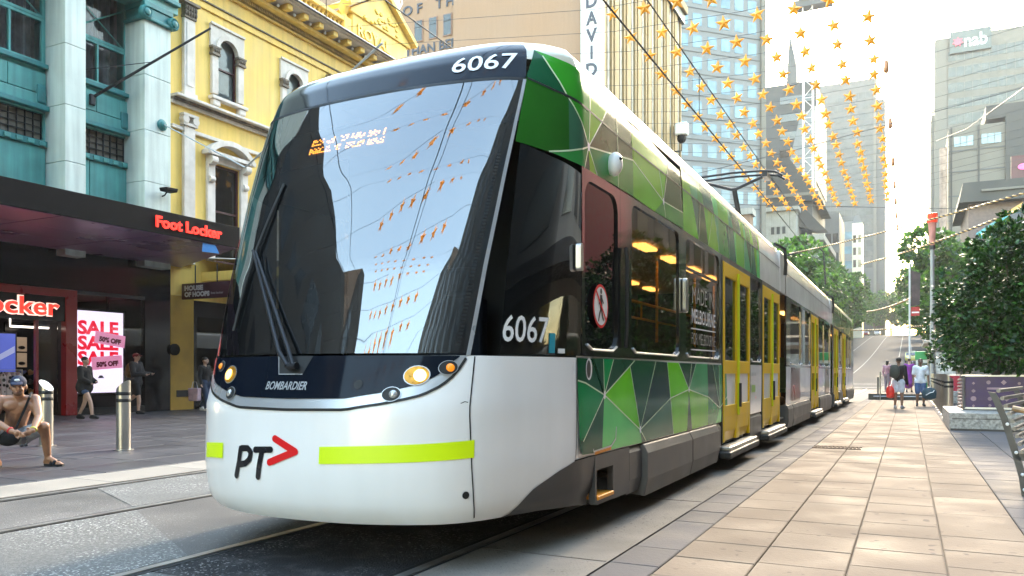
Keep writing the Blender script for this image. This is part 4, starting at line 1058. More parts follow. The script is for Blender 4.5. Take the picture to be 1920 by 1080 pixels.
# pediment block with lettering and the sculpted crest on it
MB().box(XF-.4, XF+.35, 25.4, 29.2, 14.10, 15.30).obj('pediment_block', M_yell, yb, bevel=.03)
pdm = MB().prism([(25.2, 15.30), (29.4, 15.30), (29.4, 15.42), (27.3, 16.75), (25.2, 15.42)], 'x', XF-.5, XF+.42).obj('pediment_gable', M_yell, yb, bevel=.02)
MB().prism([(25.0,15.40),(27.3,16.85),(27.3,17.05),(24.9,15.55)], 'x', XF-.5, XF+.62).prism([(29.6,15.40),(27.3,16.85),(27.3,17.05),(29.7,15.55)], 'x', XF-.5, XF+.62).obj('gable_moulding', M_yell, yb)
M_gold = pm('gilded_relief', (.72,.46,.06), .4, metal=.3, var=.2, bump=.3, bscale=30)
text_obj('relief_lettering', 'ROYAL', .62, M_gold, yb, (XF+.36, 25.7, 14.55), (0,1,0), (0,0,1), bold=.01, depth=.04, width=2.2)
mb = MB(); rr = random.Random(2)
for k in range(26): mb.ell((XF+.40, 26.0+rr.random()*2.4, 15.35+rr.random()*.6), (.08,.12,.08), 8, 6)
mb.obj('scroll_relief', M_gold, yb, smooth=True)
cr = thing('crest_sculpture', 'painted coat of arms sculpture on top of the yellow pediment', 'sculpture', (XF, 27.3, 16.3))
MB().prism([(26.9,16.6),(27.9,16.6),(28.0,17.4),(27.4,18.0),(26.8,17.4)], 'x', XF-.1, XF+.25).obj('shield', pm('crest_red', (.35,.05,.05), .5), cr, bevel=.05)
lion = MB(); uni = MB()
for mbx, y, sg in ((lion, 26.2, 1), (uni, 28.6, -1)):
    mbx.ell((XF+.1, y, 17.1), (.2,.28,.5), 12, 8).ell((XF+.1, y+sg*.15, 17.75), (.18,.2,.24), 12, 8).tube([(XF+.1, y+sg*.1, 17.4), (XF+.15, y+sg*.55, 17.6)], [.12,.07], 8).tube([(XF+.1, y, 16.8), (XF+.1, y+sg*.25, 16.4)], [.16,.1], 8).tube([(XF+.1, y-sg*.2, 16.8), (XF+.1, y-sg*.5, 16.4)], [.15,.09], 8).tube([(XF+.1, y-sg*.25, 16.8), (XF+.1, y-sg*.6, 17.3), (XF+.1, y-sg*.5, 17.7)], [.05,.04,.07], 6)
lion.obj('supporter', pm('crest_gold', (.4,.26,.08), .5, var=.3), cr, smooth=True); uni.obj('supporter', pm('crest_white', (.7,.68,.66), .5, var=.2), cr, smooth=True)
lv = MB()
for k in range(18): lv.ell((XF+.12, 26.3+rr.random()*2.2, 16.35+rr.random()*.4), (.16,.22,.12), 8, 6)
lv.obj('scrollwork', pm('crest_green', (.04,.13,.09), .6, var=.4), cr, smooth=True)

# --- shop fronts at street level
shop = thing('sports_shop', 'sports shoe shop with red portal and glowing sale screen under the awning', 'shop', (XF, 11, 0))
M_redp = pm('portal_red', (.33,.008,.010), .3, var=.08, coat=.3)
M_floor_s = pm('shop_floor', (.10,.09,.085), .4, var=.1)
MB().box(XF-.1, XF+.04, 4.0, 17.0, 3.36, 4.6).obj('upper_fascia', M_slab, shop)
MB().box(XF-.15, XF+.06, 13.66, 13.98, .02, 3.34).box(XF-.15, XF+.06, 6.0, 13.66, 3.14, 3.34).box(XF-.15, XF+.06, 6.0, 6.3, .02, 3.14).obj('portal', M_redp, shop, bevel=.01)
MB().box(XF-.12, XF+.02, 6.3, 13.66, 2.50, 3.14).obj('sign_board', M_slab, shop)
M_neon = emit('neon_red', (1.0, .03, .018), .22); M_halo = emit('neon_white', (1.0, .72, .6), .14)
# 'Foot Locker' over the entrance: white outline behind, red letters in front
text_obj('shop_lettering', 'Foot Locker', .62, M_halo, shop, (XF+.03, 9.55, 2.64), (0,1,0), (0,0,1), bold=.035, depth=.01, width=3.95)
text_obj('shop_lettering', 'Foot Locker', .62, M_neon, shop, (XF+.065, 9.585, 2.64), (0,1,0), (0,0,1), bold=.010, depth=.015, width=3.88)
MB().box(XF-.14, XF+.05, 16.1, 16.98, .02, 3.36).obj('dark_pier', M_slab, shop)
MB().box(XF-.05, XF+.05, 13.98, 16.1, .02, .20).obj('window_plinth', M_dkmetal, shop)
MB().box(XF-.05, XF+.05, 13.98, 16.1, 3.26, 3.36).obj('window_head', M_dkmetal, shop)
MB().box(XF-.012, XF-.004, 13.99, 16.09, .2, 3.26).obj('shop_window', G_shop, shop)
MB().box(XF-5, XF-.2, 6.0, 16.98, -.02, .022).obj('shop_floor', M_floor_s, shop)
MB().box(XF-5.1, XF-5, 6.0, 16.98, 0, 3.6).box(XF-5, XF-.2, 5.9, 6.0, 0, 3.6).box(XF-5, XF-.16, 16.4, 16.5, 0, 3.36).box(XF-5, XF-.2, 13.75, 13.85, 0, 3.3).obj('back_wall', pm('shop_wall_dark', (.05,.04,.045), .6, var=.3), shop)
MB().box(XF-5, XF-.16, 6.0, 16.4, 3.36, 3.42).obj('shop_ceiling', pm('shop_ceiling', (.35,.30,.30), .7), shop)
M_tube = emit('led_tube_warm', (1.0, .86, .72), .5)
for pts in ([(XF-.6, 12.6, 2.62), (XF-.6, 12.6, 2.34), (XF-.6, 13.62, 2.34)], [(XF-.7, 14.05, 2.86), (XF-.7, 15.05, 2.86), (XF-.7, 15.05, 2.7)], [(XF-2.5, 8, 3.2), (XF-2.5, 13, 3.2)]):
    MB().tube(pts, .025, 6).obj('ceiling_light', M_tube, shop)
for y in (14.45, 15.55): MB().box(XF-.9, XF-.84, y, y+.05, 2.8, 3.36).obj('screen_hanger', M_dkmetal, shop)
# the sale screen
M_scr = emit('screen_white', (.86, .76, 1.0), .15); M_sred = emit('screen_red', (1.0, .01, .05), .10); M_spink = emit('screen_pink', (1.0, .36, .60), .075); M_smaroon = pm('screen_maroon', (.25,.01,.05), .5)
sc = thing('sale_screen', 'tall glowing white screen with red SALE lettering in the shop window', 'screen', (XF-.25, 14.8, .5))
XSc = XF - .22
MB().box(XSc-.08, XSc-.004, 13.99, 15.66, .52, 2.92).obj('screen_case', M_dkmetal, sc)
MB().box(XSc-.004, XSc, 14.05, 15.58, .60, 2.85).obj('screen_panel', M_scr, sc)
for z in (2.22, 1.80, 1.38): text_obj('sale_lettering', 'SALE', .50, M_sred, sc, (XSc+.004, 14.18, z), (0,1,0), (0,0,1), bold=.022, width=1.25)
def tagcard(y0, y1, z0, z1, tilt, txt):
    ey = Vector((0, 1, tilt)).normalized(); ez = Vector((0, -tilt, 1)).normalized(); o_ = Vector((XSc+.010, y0, z0))
    c_ = MB().add([o_, o_ + ey*(y1-y0), o_ + ey*(y1-y0) + ez*(z1-z0), o_ + ez*(z1-z0)], [(0,1,2,3)]).obj('discount_tag', M_spink, sc, merge='open')
    text_obj('tag_lettering', txt, .18, M_smaroon, c_, o_ + ey*.14 + ez*.08 + Vector((.004,0,0)), ey, ez, bold=.012, width=(y1-y0)*.72)
tagcard(14.66, 15.62, 1.98, 2.32, -.13, '50% OFF'); tagcard(14.60, 15.56, 1.22, 1.58, .08, '50% OFF')
wv = MB(); wv.add([(XSc+.003, 14.78, 1.00), (XSc+.003, 14.98, 1.00), (XSc+.003, 14.92, 1.08), (XSc+.003, 14.84, 1.08)], [(0,1,2,3)]); wv.obj('shoe_mark', pm('screen_grey', (.35,.33,.4), .5), sc, merge='open')
# display things inside the entrance
scr2 = thing('video_screen', 'tall blue lit video screen standing inside the shop entrance', 'screen', (XF-.9, 12.5, 0))
MB().box(XF-.95, XF-.90, 12.42, 12.96, .95, 2.2).obj('screen_case', M_dkmetal, scr2); MB().box(XF-.90, XF-.895, 12.46, 12.92, 1.0, 2.16).obj('screen_panel', emit('screen_blue', (.10, .14, .55), .08), scr2)
MB().add([(XF-.89, 12.48, 1.45), (XF-.89, 12.9, 1.68), (XF-.89, 12.9, 1.85), (XF-.89, 12.48, 1.6)], [(0,1,2,3)]).obj('screen_shape', emit('screen_pale', (.45, .5, .8), .06), scr2, merge='open')
bd = thing('brand_board', 'black board with white lettering at the left edge of the shop', 'sign', (XF-.5, 12.0, 0))
MB().box(XF-.55, XF-.5, 11.0, 12.28, .9, 2.48).obj('board', M_slab, bd); text_obj('board_lettering', "KID'S", .26, M_halo, bd, (XF-.495, 11.5, 2.24), (0,1,0), (0,0,1), width=.74); text_obj('board_lettering', 'Foot Locker', .2, M_halo, bd, (XF-.495, 11.45, 2.06), (0,1,0), (0,0,1), width=.78)
rk = thing('clothes_rack', 'rack of black and white patterned clothes in the shop doorway', 'rack', (XF-.3, 12.3, 0))
mP = pm('patterned_cloth', (.7,.62,.64), .8)
_n = mP.node_tree.nodes; _v = _n.new('ShaderNodeTexVoronoi'); _v.inputs['Scale'].default_value = 9; _g = _n['Geometry'] if 'Geometry' in _n else [n for n in _n if n.type == 'NEW_GEOMETRY'][0]
_r = _n.new('ShaderNodeValToRGB'); _r.color_ramp.interpolation = 'CONSTANT'; _r.color_ramp.elements[0].color = (.015,.012,.015,1); _r.color_ramp.elements[1].position = .38; _r.color_ramp.elements[1].color = (.75,.66,.68,1)
mP.node_tree.links.new(_g.outputs['Position'], _v.inputs['Vector']); mP.node_tree.links.new(_v.outputs['Distance'], _r.inputs[0]); mP.node_tree.links.new(_r.outputs[0], _n['Principled BSDF'].inputs['Base Color'])
for k in range(7):
    y = 11.75 + k*.14; MB().prism([(y-.06,.35),(y+.06,.35),(y+.07,1.05),(y,1.18),(y-.07,1.05)], 'x', XF-.55, XF-.15).obj('garment', mP, rk, bevel=.02)
MB().tube([(XF-.35, 11.6, .05), (XF-.35, 11.6, 1.22), (XF-.35, 12.75, 1.22), (XF-.35, 12.75, .05)], .02, 6).obj('rail', M_steel, rk)
cols5 = [(.6,.6,.6),(.5,.02,.02),(.05,.05,.06),(.45,.42,.05),(.05,.08,.3),(.55,.3,.1)]
for ci, (xw, y0, yn) in enumerate(((XF-1.3, 12.98, 1),)):
    sh = thing('shoe_wall', 'dark slat wall of shoes and caps on cream cards inside the shop', 'display', (xw, 13.3, 0))
    MB().box(xw-.05, xw, 12.9, 13.74, .1, 2.5).obj('slat_wall', M_slab, sh)
    for z in (1.72, 1.30): MB().box(xw, xw+.03, 13.12, 13.46, z, z+.38).obj('cream_card', pm('cream_card', (.62,.50,.36), .6, emis=.03, ecol=(.7,.5,.33)), sh); MB().ell((xw+.08, 13.29, z+.10), (.07,.09,.05), 10, 6).obj('cap', M_ink, sh, smooth=True)
    k = 0
    for z in (.35, .6, .85, 1.1):
        for y in (12.98, 13.24, 13.5):
            mb = MB(); mb.ell((xw+.1, y+.06, z+.05), (.05,.12,.045), 10, 6, rot=Matrix.Rotation(R(25), 3, 'X')).ell((xw+.1, y, z+.07), (.045,.06,.07), 8, 6)
            mb.obj('shoe', pm('shoe_c%d' % (k % 6), cols5[k % 6], .5), sh, smooth=True); k += 1
sd = thing('glass_shop_door', 'open glass door with red stile beside the shop portal', 'door', (XF-.2, 13.4, 0))
MB().box(XF-.30, XF-.22, 13.02, 13.10, .03, 2.5).obj('stile', M_redp, sd); MB().box(XF-.27, XF-.255, 13.10, 13.64, .06, 2.46).obj('pane', G_shop, sd)

# --- awning
aw = thing('shop_awning', 'deep black awning with purple lit panelled soffit over the sports shop', 'awning', (-17.7, 9, 4.3))
XA = -15.5
MB().prism([(XA, -2), (XA, 15.42), (XF, 17.5), (XF, -2)], 'z', 4.40, 4.86).obj('roof', M_blk, aw)
MB().box(XA, XA+.04, -2, 15.40, 4.36, 4.90).obj('fascia', M_blk, aw, bevel=.008)
M_sof = pm('soffit_mauve_glow', (.30,.20,.34), .3, metal=.1, var=.15, scale=.8, spec=.6)  # pinkish panels; the mauve tint also paints neon and screen light
ys = [-2, .6, 3.1, 5.6, 8.1, 10.6, 13.1, 15.38]; xs_ = [XF+.05, -18.4, -16.95, XA-.05]
for a, b in zip(ys, ys[1:]):
    for c_, d in zip(xs_, xs_[1:]): MB().box(c_+.012, d-.012, a+.012, b-.03, 4.362, 4.392).obj('soffit_panel', M_sof, aw)
MB().prism([(XA-.1, 15.39), (XF+.05, 15.39), (XF+.05, 17.4)], 'z', 4.364, 4.392).obj('soffit_panel', M_sof, aw)
text_obj('awning_lettering', 'Foot Locker', .36, M_neon, aw, (XA+.045, 12.82, 4.51), (0,1,0), (0,0,1), bold=.010, depth=.03, width=1.96)
MB().add([(XA+.004, 14.2, 4.12), (XA+.004, 14.75, 4.14), (XA+.004, 14.62, 4.34), (XA+.004, 14.22, 4.34)], [(0,1,2,3)]).obj('blue_decal', pm('decal_blue', (.03,.22,.55), .4), aw, merge='open')
# --- hanging sign, mustard door pier, next shop
hs = thing('hanging_shop_sign', 'maroon hanging sign with white lettering under the awning end', 'sign', (-18.9, 17.4, 3.4))
MB().box(-19.95+.1, -17.88, 17.40, 17.46, 3.38, 3.86).obj('sign_panel', pm('sign_maroon', (.075,.025,.035), .4, var=.1), hs, bevel=.01)
text_obj('sign_lettering', 'HOUSE', .19, M_num, hs, (-19.72, 17.394, 3.65), (1,0,0), (0,0,1), bold=.014, width=.78); text_obj('sign_lettering', 'OF HOOPS', .19, M_num, hs, (-19.72, 17.394, 3.46), (1,0,0), (0,0,1), bold=.014, width=1.05)
text_obj('sign_lettering', 'foot locker', .10, M_num, hs, (-18.62, 17.394, 3.50), (1,0,0), (0,0,1), width=.5)
for x in (-19.3, -18.4): MB().tube([(x, 17.43, 3.86), (x, 17.43, 4.4)], .02, 6).obj('hanger', M_dkmetal, hs)
MB().box(XF, XF+.06, 16.99, 17.86, .02, 3.5).obj('mustard_pier', pm('mustard_paint', (.42,.25,.035), .5, var=.15, scale=2), yb, bevel=.01)
MB().box(XF+.06, XF+.08, 17.2, 17.82, .42, .62).obj('pier_vent', M_dkmetal, yb)
MB().lathe([(.18,0),(.18,.07),(.05,.09)], XF+.06, 17.1, 1.85, 14, axis='x').obj('pier_lamp', M_blk, yb)
MB().box(XF-.15, XF-.05, 17.88, 29.2, 2.9, 3.6).box(XF-.15, XF+.03, 17.88, 18.0, .02, 2.9).box(XF-.15, XF-.05, 22.0, 22.3, .02, 2.9).obj('shopfront_frame', M_slab, yb)
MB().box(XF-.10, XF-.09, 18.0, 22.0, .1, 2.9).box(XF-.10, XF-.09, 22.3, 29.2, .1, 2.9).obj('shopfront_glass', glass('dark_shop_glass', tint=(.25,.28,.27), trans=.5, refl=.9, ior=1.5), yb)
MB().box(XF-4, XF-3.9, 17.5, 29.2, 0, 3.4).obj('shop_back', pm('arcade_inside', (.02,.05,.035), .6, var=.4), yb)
bs = thing('blue_poster_screen', 'blue lit poster screen behind the dark shop glass', 'screen', (XF-.4, 18.6, .5))
MB().box(XF-.45, XF-.4, 18.38, 19.2, .9, 2.2).obj('poster_case', M_dkmetal, bs); MB().box(XF-.40, XF-.396, 18.42, 19.16, .95, 2.16).obj('poster_panel', emit('poster_blue', (.02,.30,.85), .12), bs)
text_obj('poster_lettering', 'SHOPPING', .2, M_ink, bs, (XF-.39, 18.44, 1.72), (0,1,0), (0,0,1), width=.95)
hm = thing('home_sign', 'small black sign with mirrored white Home lettering behind glass', 'sign', (XF-.3, 18.9, 2.3))
MB().box(XF-.35, XF-.32, 18.45, 19.25, 2.28, 2.52).obj('board', M_slab, hm); text_obj('sign_lettering', 'Home', .2, M_num, hm, (XF-.315, 19.15, 2.33), (0,-1,0), (0,0,1), width=.58)
cn = thing('arcade_canopy', 'corrugated grey canopy with yellow edge beyond the black awning', 'canopy', (-18.5, 22, 4))
MB().box(XF, -16.6, 18.2, 29, 4.02, 4.3).obj('canopy_edge', M_yell, cn)
rows = [[(XF + (XF*-1-16.6)*i, 18.1 + k*.06, 4.75 - .3*i + .03*(k % 2)) for k in range(180)] for i in (0, 1)]
MB().grid(rows).obj('corrugated_roof', pm('corrugated_iron', (.45,.42,.37), .5, metal=.3, var=.2), cn, merge='open')
# ------------------------------------------------------------------ blocks further along, towers, and the buildings behind the camera that the glass mirrors
M_tan = pm('tan_render', (.26,.165,.108), .7, var=.05, scale=.35, streak=.06)
M_tan2 = pm('tan_brick', (.30,.21,.10), .75, var=.14, scale=2, streak=.1)
M_olive = pm('olive_metal', (.055,.06,.045), .5, var=.2, scale=2)
M_letter = pm('letter_navy', (.03,.035,.06), .5)
dj = thing('department_store', 'tall tan department store wall with navy lettering beyond the yellow building', 'building', (-30, 66, 0))
MB().box(-48, -32.4, 55.6, 78.2, 0, 40).obj('side_wall', M_tan, dj)
MB().box(-32.4, -21.6, 55.0, 78.2, 0, 40).obj('blank_wall', M_tan, dj)
MB().box(-21.6, -20.35, 55.0, 78.2, 0, 37).obj('street_wall', M_olive, dj)
for x in (-36.05, -34.65, -33.3):
    wn = MB().box(x-.42, x+.42, 55.52, 55.6, 28.35, 30.15).obj('window', pm('window_frame_brown', (.20,.11,.08), .5), dj)
    MB().box(x-.34, x+.34, 55.50, 55.52, 28.43, 30.07).obj('pane', G_bld, wn); MB().box(x-.36, x+.36, 55.49, 55.5, 29.5, 29.56).obj('glazing_bar', M_dkmetal, wn)
for k, (x, z) in enumerate(((-39.6,27.0),(-39.6,31.6))):
    wn = MB().box(x-.6, x+.6, 55.52, 55.6, z, z+1.7).obj('window', pm('window_frame_brown', (.20,.11,.08), .5), dj); MB().box(x-.5, x+.5, 55.50, 55.52, z+.1, z+1.6).obj('pane', G_bld, wn)
text_obj('wall_lettering', 'THAN BEF', 1.0, M_letter, dj, (-37.4, 55.55, 27.35), (1,0,0), (0,0,1), bold=.02, depth=.03, width=4.9)
text_obj('wall_lettering', 'OF', 1.1, M_letter, dj, (-37.6, 55.55, 30.75), (1,0,0), (0,0,1), bold=.02, depth=.03, width=1.9, spacing=1.6)
text_obj('wall_lettering', 'TH', 1.1, M_letter, dj, (-34.4, 55.55, 30.75), (1,0,0), (0,0,1), bold=.02, depth=.03, width=1.7, spacing=1.4)
# street face: tan piers with olive strips of small-paned windows between them
XD = -19.9; ny = 8; pw = (78.2 - 55.0) / ny
for k in range(ny):
    y = 55.0 + k*pw
    MB().box(-20.4, XD, y, y+.95, 0, 36.4).obj('pier', M_tan2, dj)
    MB().box(-20.4, XD-.15, y+1.55, y+2.05, 0, 35.6).obj('fin', M_olive, dj)
    MB().box(-20.4, XD-.05, y+2.3, y+2.62, 0, 36.0).obj('pier', M_tan2, dj)
    for f in range(3, 10):
        z = 3.6*f
        wn = MB().box(-20.34, -20.30, y+.97, y+1.53, z, z+2.4).obj('window', pm('window_white_bars', (.55,.55,.52), .5), dj)
        for j in range(4): MB().box(-20.298, -20.290, y+1.02, y+1.48, z+.06+j*.59, z+.55+j*.59).obj('pane', G_bld, wn)
MB().box(-20.4, XD+.5, 54.9, 78.4, 36.4, 37.2).obj('cornice', M_tan2, dj, bevel=.1)
MB().box(-20.4, XD+.2, 54.95, 78.3, 35.5, 36.38).obj('cornice', M_olive, dj)
sg = thing('vertical_sign', 'white vertical sign with navy letters on the corner of the tan store', 'sign', (-20.4, 54.6, 20))
MB().box(-21.3, -19.6, 54.3, 54.6, 9, 30.5).obj('sign_panel', pm('sign_white', (.5,.51,.54), .5, var=.04), sg)
for k, ch in enumerate('DAVID'): text_obj('sign_letter', ch, 1.3, M_letter, sg, (-20.45 - (.08 if ch == 'I' else .42), 54.28, 27.55 - k*1.24), (1,0,0), (0,0,1), bold=.04, depth=.02, width=.16 if ch == 'I' else .84)
cctv = thing('street_camera', 'white dome security camera box on a bracket against the store', 'camera', (-19.4, 75, 23.5))
MB().box(-19.8, -18.6, 74.6, 75.6, 23.6, 24.8).obj('housing', M_num, cctv, bevel=.2); MB().ell((-19.2, 75.1, 23.4), (.45,.45,.5), 12, 8).obj('dome', M_blk, cctv, smooth=True); MB().tube([(-19.2,75.1,23.4),(-19.2,75.1,22.2),(-19.9,75.1,22.2)], .08, 6).obj('bracket', M_dkmetal, cctv)

def tower(name, label, cat, x0, x1, y0, y1, z1, mat, fl=3.6, cw=2.4, wm=None, ww=.7, wh=.6, z0=4.0, z0b=-1, parts=True, side=None, inset=.08, roof=None, group=None):
    """block with its windows on the face towards the camera (and one flank): each a part sharing one mesh"""
    t = thing(name, label, cat, ((x0+x1)/2, (y0+y1)/2, 0), group=group)
    MB().box(x0, x1, y0, y1, z0b, z1).obj('wall', mat, t)
    wm = wm or G_bld; nx = max(1, int((x1-x0) / cw)); nf = max(1, int((z1 - z0 - 1.0) / fl)); px = (x1-x0)/nx
    w_, h_ = px*ww, fl*wh; cx, cy = t.location.x, t.location.y
    if parts:
        me = MB().box(-w_/2, w_/2, -.03, .02, 0, h_).mesh('window', [wm])
        for f in range(nf):
            for k in range(nx): link('window', me, t, loc=(x0 + px*(k+.5) - cx, y0 - cy, z0 + fl*f + fl*.2))
        if side:
            ny_ = max(1, int((y1-y0)/cw)); py = (y1-y0)/ny_; xs2 = x1 if side > 0 else x0
            me2 = MB().box(-.02, .02, -py*ww/2, py*ww/2, 0, h_).mesh('window', [wm])
            for f in range(nf):
                for k in range(ny_): link('window', me2, t, loc=(xs2 - cx, y0 + py*(k+.5) - cy, z0 + fl*f + fl*.2))
    else:
        for f in range(nf): MB().box(x0+.3, x1-.3, y0-.05, y0+.02, z0+fl*f+fl*.2, z0+fl*f+fl*.2+h_).obj('window_band', wm, t)
        for k in range(nx+1): MB().box(x0+.3+(x1-x0-.6)*k/nx-.06, x0+.3+(x1-x0-.6)*k/nx+.06, y0-.12, y0-.052, z0+fl*.2, z0+fl*nf).obj('mullion', mat, t)
        if side:
            xs2 = x1 if side > 0 else x0
            for f in range(nf): MB().box(xs2-.02, xs2+.05, y0+.3, y1-.3, z0+fl*f+fl*.2, z0+fl*f+fl*.2+h_).obj('window_band', wm, t)
    return t
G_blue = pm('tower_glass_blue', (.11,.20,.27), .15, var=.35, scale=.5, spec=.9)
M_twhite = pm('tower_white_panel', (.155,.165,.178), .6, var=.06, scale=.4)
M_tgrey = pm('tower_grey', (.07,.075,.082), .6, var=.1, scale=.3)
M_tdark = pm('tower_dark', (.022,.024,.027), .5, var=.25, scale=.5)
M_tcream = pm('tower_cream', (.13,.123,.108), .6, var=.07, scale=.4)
M_stone = pm('old_stone', (.30,.295,.275), .75, var=.14, scale=1.2, streak=.18)
# white office tower standing diagonally
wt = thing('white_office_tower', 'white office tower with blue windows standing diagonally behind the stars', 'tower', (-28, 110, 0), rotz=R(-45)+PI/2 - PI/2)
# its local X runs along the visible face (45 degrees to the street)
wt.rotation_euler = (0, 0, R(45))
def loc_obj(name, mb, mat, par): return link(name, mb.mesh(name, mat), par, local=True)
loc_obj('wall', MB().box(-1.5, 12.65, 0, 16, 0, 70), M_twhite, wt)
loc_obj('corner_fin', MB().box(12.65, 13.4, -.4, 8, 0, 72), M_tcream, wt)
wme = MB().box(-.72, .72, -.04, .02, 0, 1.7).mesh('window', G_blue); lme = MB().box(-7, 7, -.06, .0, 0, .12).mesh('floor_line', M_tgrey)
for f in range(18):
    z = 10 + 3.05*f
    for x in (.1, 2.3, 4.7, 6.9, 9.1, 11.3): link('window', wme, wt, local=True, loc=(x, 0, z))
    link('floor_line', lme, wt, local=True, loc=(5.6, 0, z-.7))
# dark construction block with crane
db = thing('dark_tower', 'dark grey unfinished tower with a sharp spike beside the crane', 'tower', (-24, 195, 0))
MB().box(-29.8, -18.3, 190, 215, 44, 66.5).obj('upper_block', M_tdark, db); MB().prism([(-24.6,66),(-22.4,66),(-22.4,70),(-23.9,78)], 'y', 189.5, 196).obj('spike', M_tgrey, db)
MB().box(-29.8, -26, 189, 215, 38, 52).obj('shear_wall', M_tdark, db); MB().prism([(-25.5,40),(-18.3,40),(-18.3,60),(-21.5,58)], 'y', 187.5, 189.9).obj('raking_wall', pm('tower_dark2', (.14,.15,.16), .5, var=.2, scale=.5), db)
MB().box(-29.5, -18.5, 192, 214, 0, 44).obj('core', M_tgrey, db)
for z in (46, 50, 54, 58, 62): MB().box(-26.0, -18.6, 189.8, 189.99, z, z+1.6).obj('window_band', G_bld, db)
lb = thing('slanted_roof_hall', 'building with stacked dark overhanging roofs below the dark tower', 'building', (-20, 150, 0))
MB().prism([(-25,38.5),(-18.5,38.5),(-13.2,30.8),(-25,30.8)], 'y', 146, 165).obj('roof', M_tdark, lb); MB().box(-25, -14.8, 147, 165, 22, 30.8).obj('hall', M_tgrey, lb)
MB().prism([(-25,31.2),(-17.6,31.2),(-12.2,25),(-14,25),(-25,29)], 'y', 143, 146).obj('roof', M_tdark, lb); MB().box(-25, -13.4, 142.6, 143.2, 31.1, 31.6).obj('roof_beam', M_tcream, lb)
crn = thing('tower_crane', 'pale lattice tower crane rising behind the hanging stars', 'crane', (-17.9, 170, 0))
M_crane = pm('crane_paint', (.60,.54,.52), .5, var=.1)
for dx in (-.9, .9):
    for dy in (-.9, .9): MB().tube([(-17.9+dx, 170+dy, 0), (-17.9+dx, 170+dy, 79)], .13, 5).obj('mast_leg', M_crane, crn)
for k in range(36):
    z = 6 + 2.0*k; sgn = 1 if k % 2 else -1
    MB().tube([(-17.9-.9*sgn, 169.1, z), (-17.9+.9*sgn, 169.1, z+2.0)], .07, 4).obj('mast_brace', M_crane, crn)
    if k % 2: MB().tube([(-18.8, 169.1, z), (-17.0, 169.1, z)], .07, 4).obj('mast_brace', M_crane, crn)
MB().box(-20.6, -13.4, 168.6, 171.4, 74.2, 75.6).obj('slewing_deck', M_tgrey, crn); MB().box(-19.6, -16.2, 168, 172, 75.6, 79).obj('machinery_house', M_crane, crn)
MB().tube([(-16,170,77),(2,172,96)], .5, 5).obj('jib', M_crane, crn)
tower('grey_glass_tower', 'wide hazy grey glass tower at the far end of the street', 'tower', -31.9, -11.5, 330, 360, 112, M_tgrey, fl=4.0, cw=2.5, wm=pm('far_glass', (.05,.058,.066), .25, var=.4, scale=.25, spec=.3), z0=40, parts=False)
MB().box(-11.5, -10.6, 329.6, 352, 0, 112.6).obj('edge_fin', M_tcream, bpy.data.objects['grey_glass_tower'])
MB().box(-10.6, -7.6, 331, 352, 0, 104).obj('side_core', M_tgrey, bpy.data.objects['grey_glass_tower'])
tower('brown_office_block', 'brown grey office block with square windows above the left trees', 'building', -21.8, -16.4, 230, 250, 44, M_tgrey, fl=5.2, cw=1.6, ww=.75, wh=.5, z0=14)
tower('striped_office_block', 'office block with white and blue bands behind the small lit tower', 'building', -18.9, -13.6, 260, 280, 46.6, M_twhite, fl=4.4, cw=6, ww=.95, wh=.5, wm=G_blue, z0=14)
tower('slim_cream_tower', 'slim cream tower with narrowed top catching the light', 'tower', -13.8, -11.2, 240, 246, 42.5, pm('lit_cream', (.72,.66,.52), .4, var=.1), fl=3.4, cw=1.3, ww=.55, wh=.6, z0=16)  # light on the tower is put into its bright cream wall colour
MB().prism([(-13.8,42.5),(-11.2,42.5),(-12.0,44.6),(-13.0,44.6)], 'y', 240, 246).obj('tapered_top', M_twhite, bpy.data.objects['slim_cream_tower'])
# old stone building on the left beyond the white tower
sb = thing('old_stone_building', 'old pale stone building with bracketed cornice above the left trees', 'building', (-19, 145, 0))
MB().box(-24, -16.6, 140, 165, 0, 28.2).obj('wall', M_stone, sb); MB().box(-16.6, -13.2, 141, 165, 0, 23.6).obj('wing', M_stone, sb)
MB().box(-24, -16.2, 139.4, 165, 28.2, 28.9).obj('cornice', M_stone, sb); MB().box(-16.6, -12.3, 140.2, 165, 23.0, 24.0).obj('cornice', M_stone, sb)
for x in (-16.0, -15.2, -14.4, -13.6): MB().prism([(x,21.2),(x+.3,21.2),(x+.35,23),(x-.05,23)], 'y', 140.3, 141).obj('bracket', M_stone, sb)
for x in (-20.6, -19.7, -18.8): MB().box(x, x+.5, 139.9, 140.02, 24.4, 25.6).obj('window', M_tdark, sb)
for z in (8, 14, 19): 
    for x in (-22.8, -20.6, -18.4): MB().box(x, x+1.2, 139.9, 140.02, z, z+2.8).obj('window', G_bld, sb)
for z in (9, 15): MB().box(-15.8, -14.2, 140.9, 141.02, z, z+3).obj('window', G_bld, sb)
MB().box(-23.6, -22.6, 139.7, 139.98, 20, 26).obj('window', G_bld, sb)
ch = thing('brick_chimney', 'short brown chimney stack in front of the stone building', 'chimney', (-21, 100, 18)); MB().box(-19.6, -18.0, 105, 107, 12, 21.4).obj('stack', pm('brown_brick', (.22,.14,.10), .8, var=.3, scale=2), ch); MB().box(-19.9, -17.7, 104.8, 107.2, 21.4, 22.2).obj('cap', M_stone, ch)
# low street fronts hidden mostly by the tram
tower('grey_arcade_block', 'grey shop block on the left side behind the tram', 'building', -34, -20, 78.6, 104, 15, M_stone, fl=4, cw=3, z0=5, side=1)
tower('cream_arcade_block', 'cream shop block on the left behind the trees', 'building', -34, -20, 118, 139, 20, M_tcream, fl=4, cw=3, z0=5, side=1)

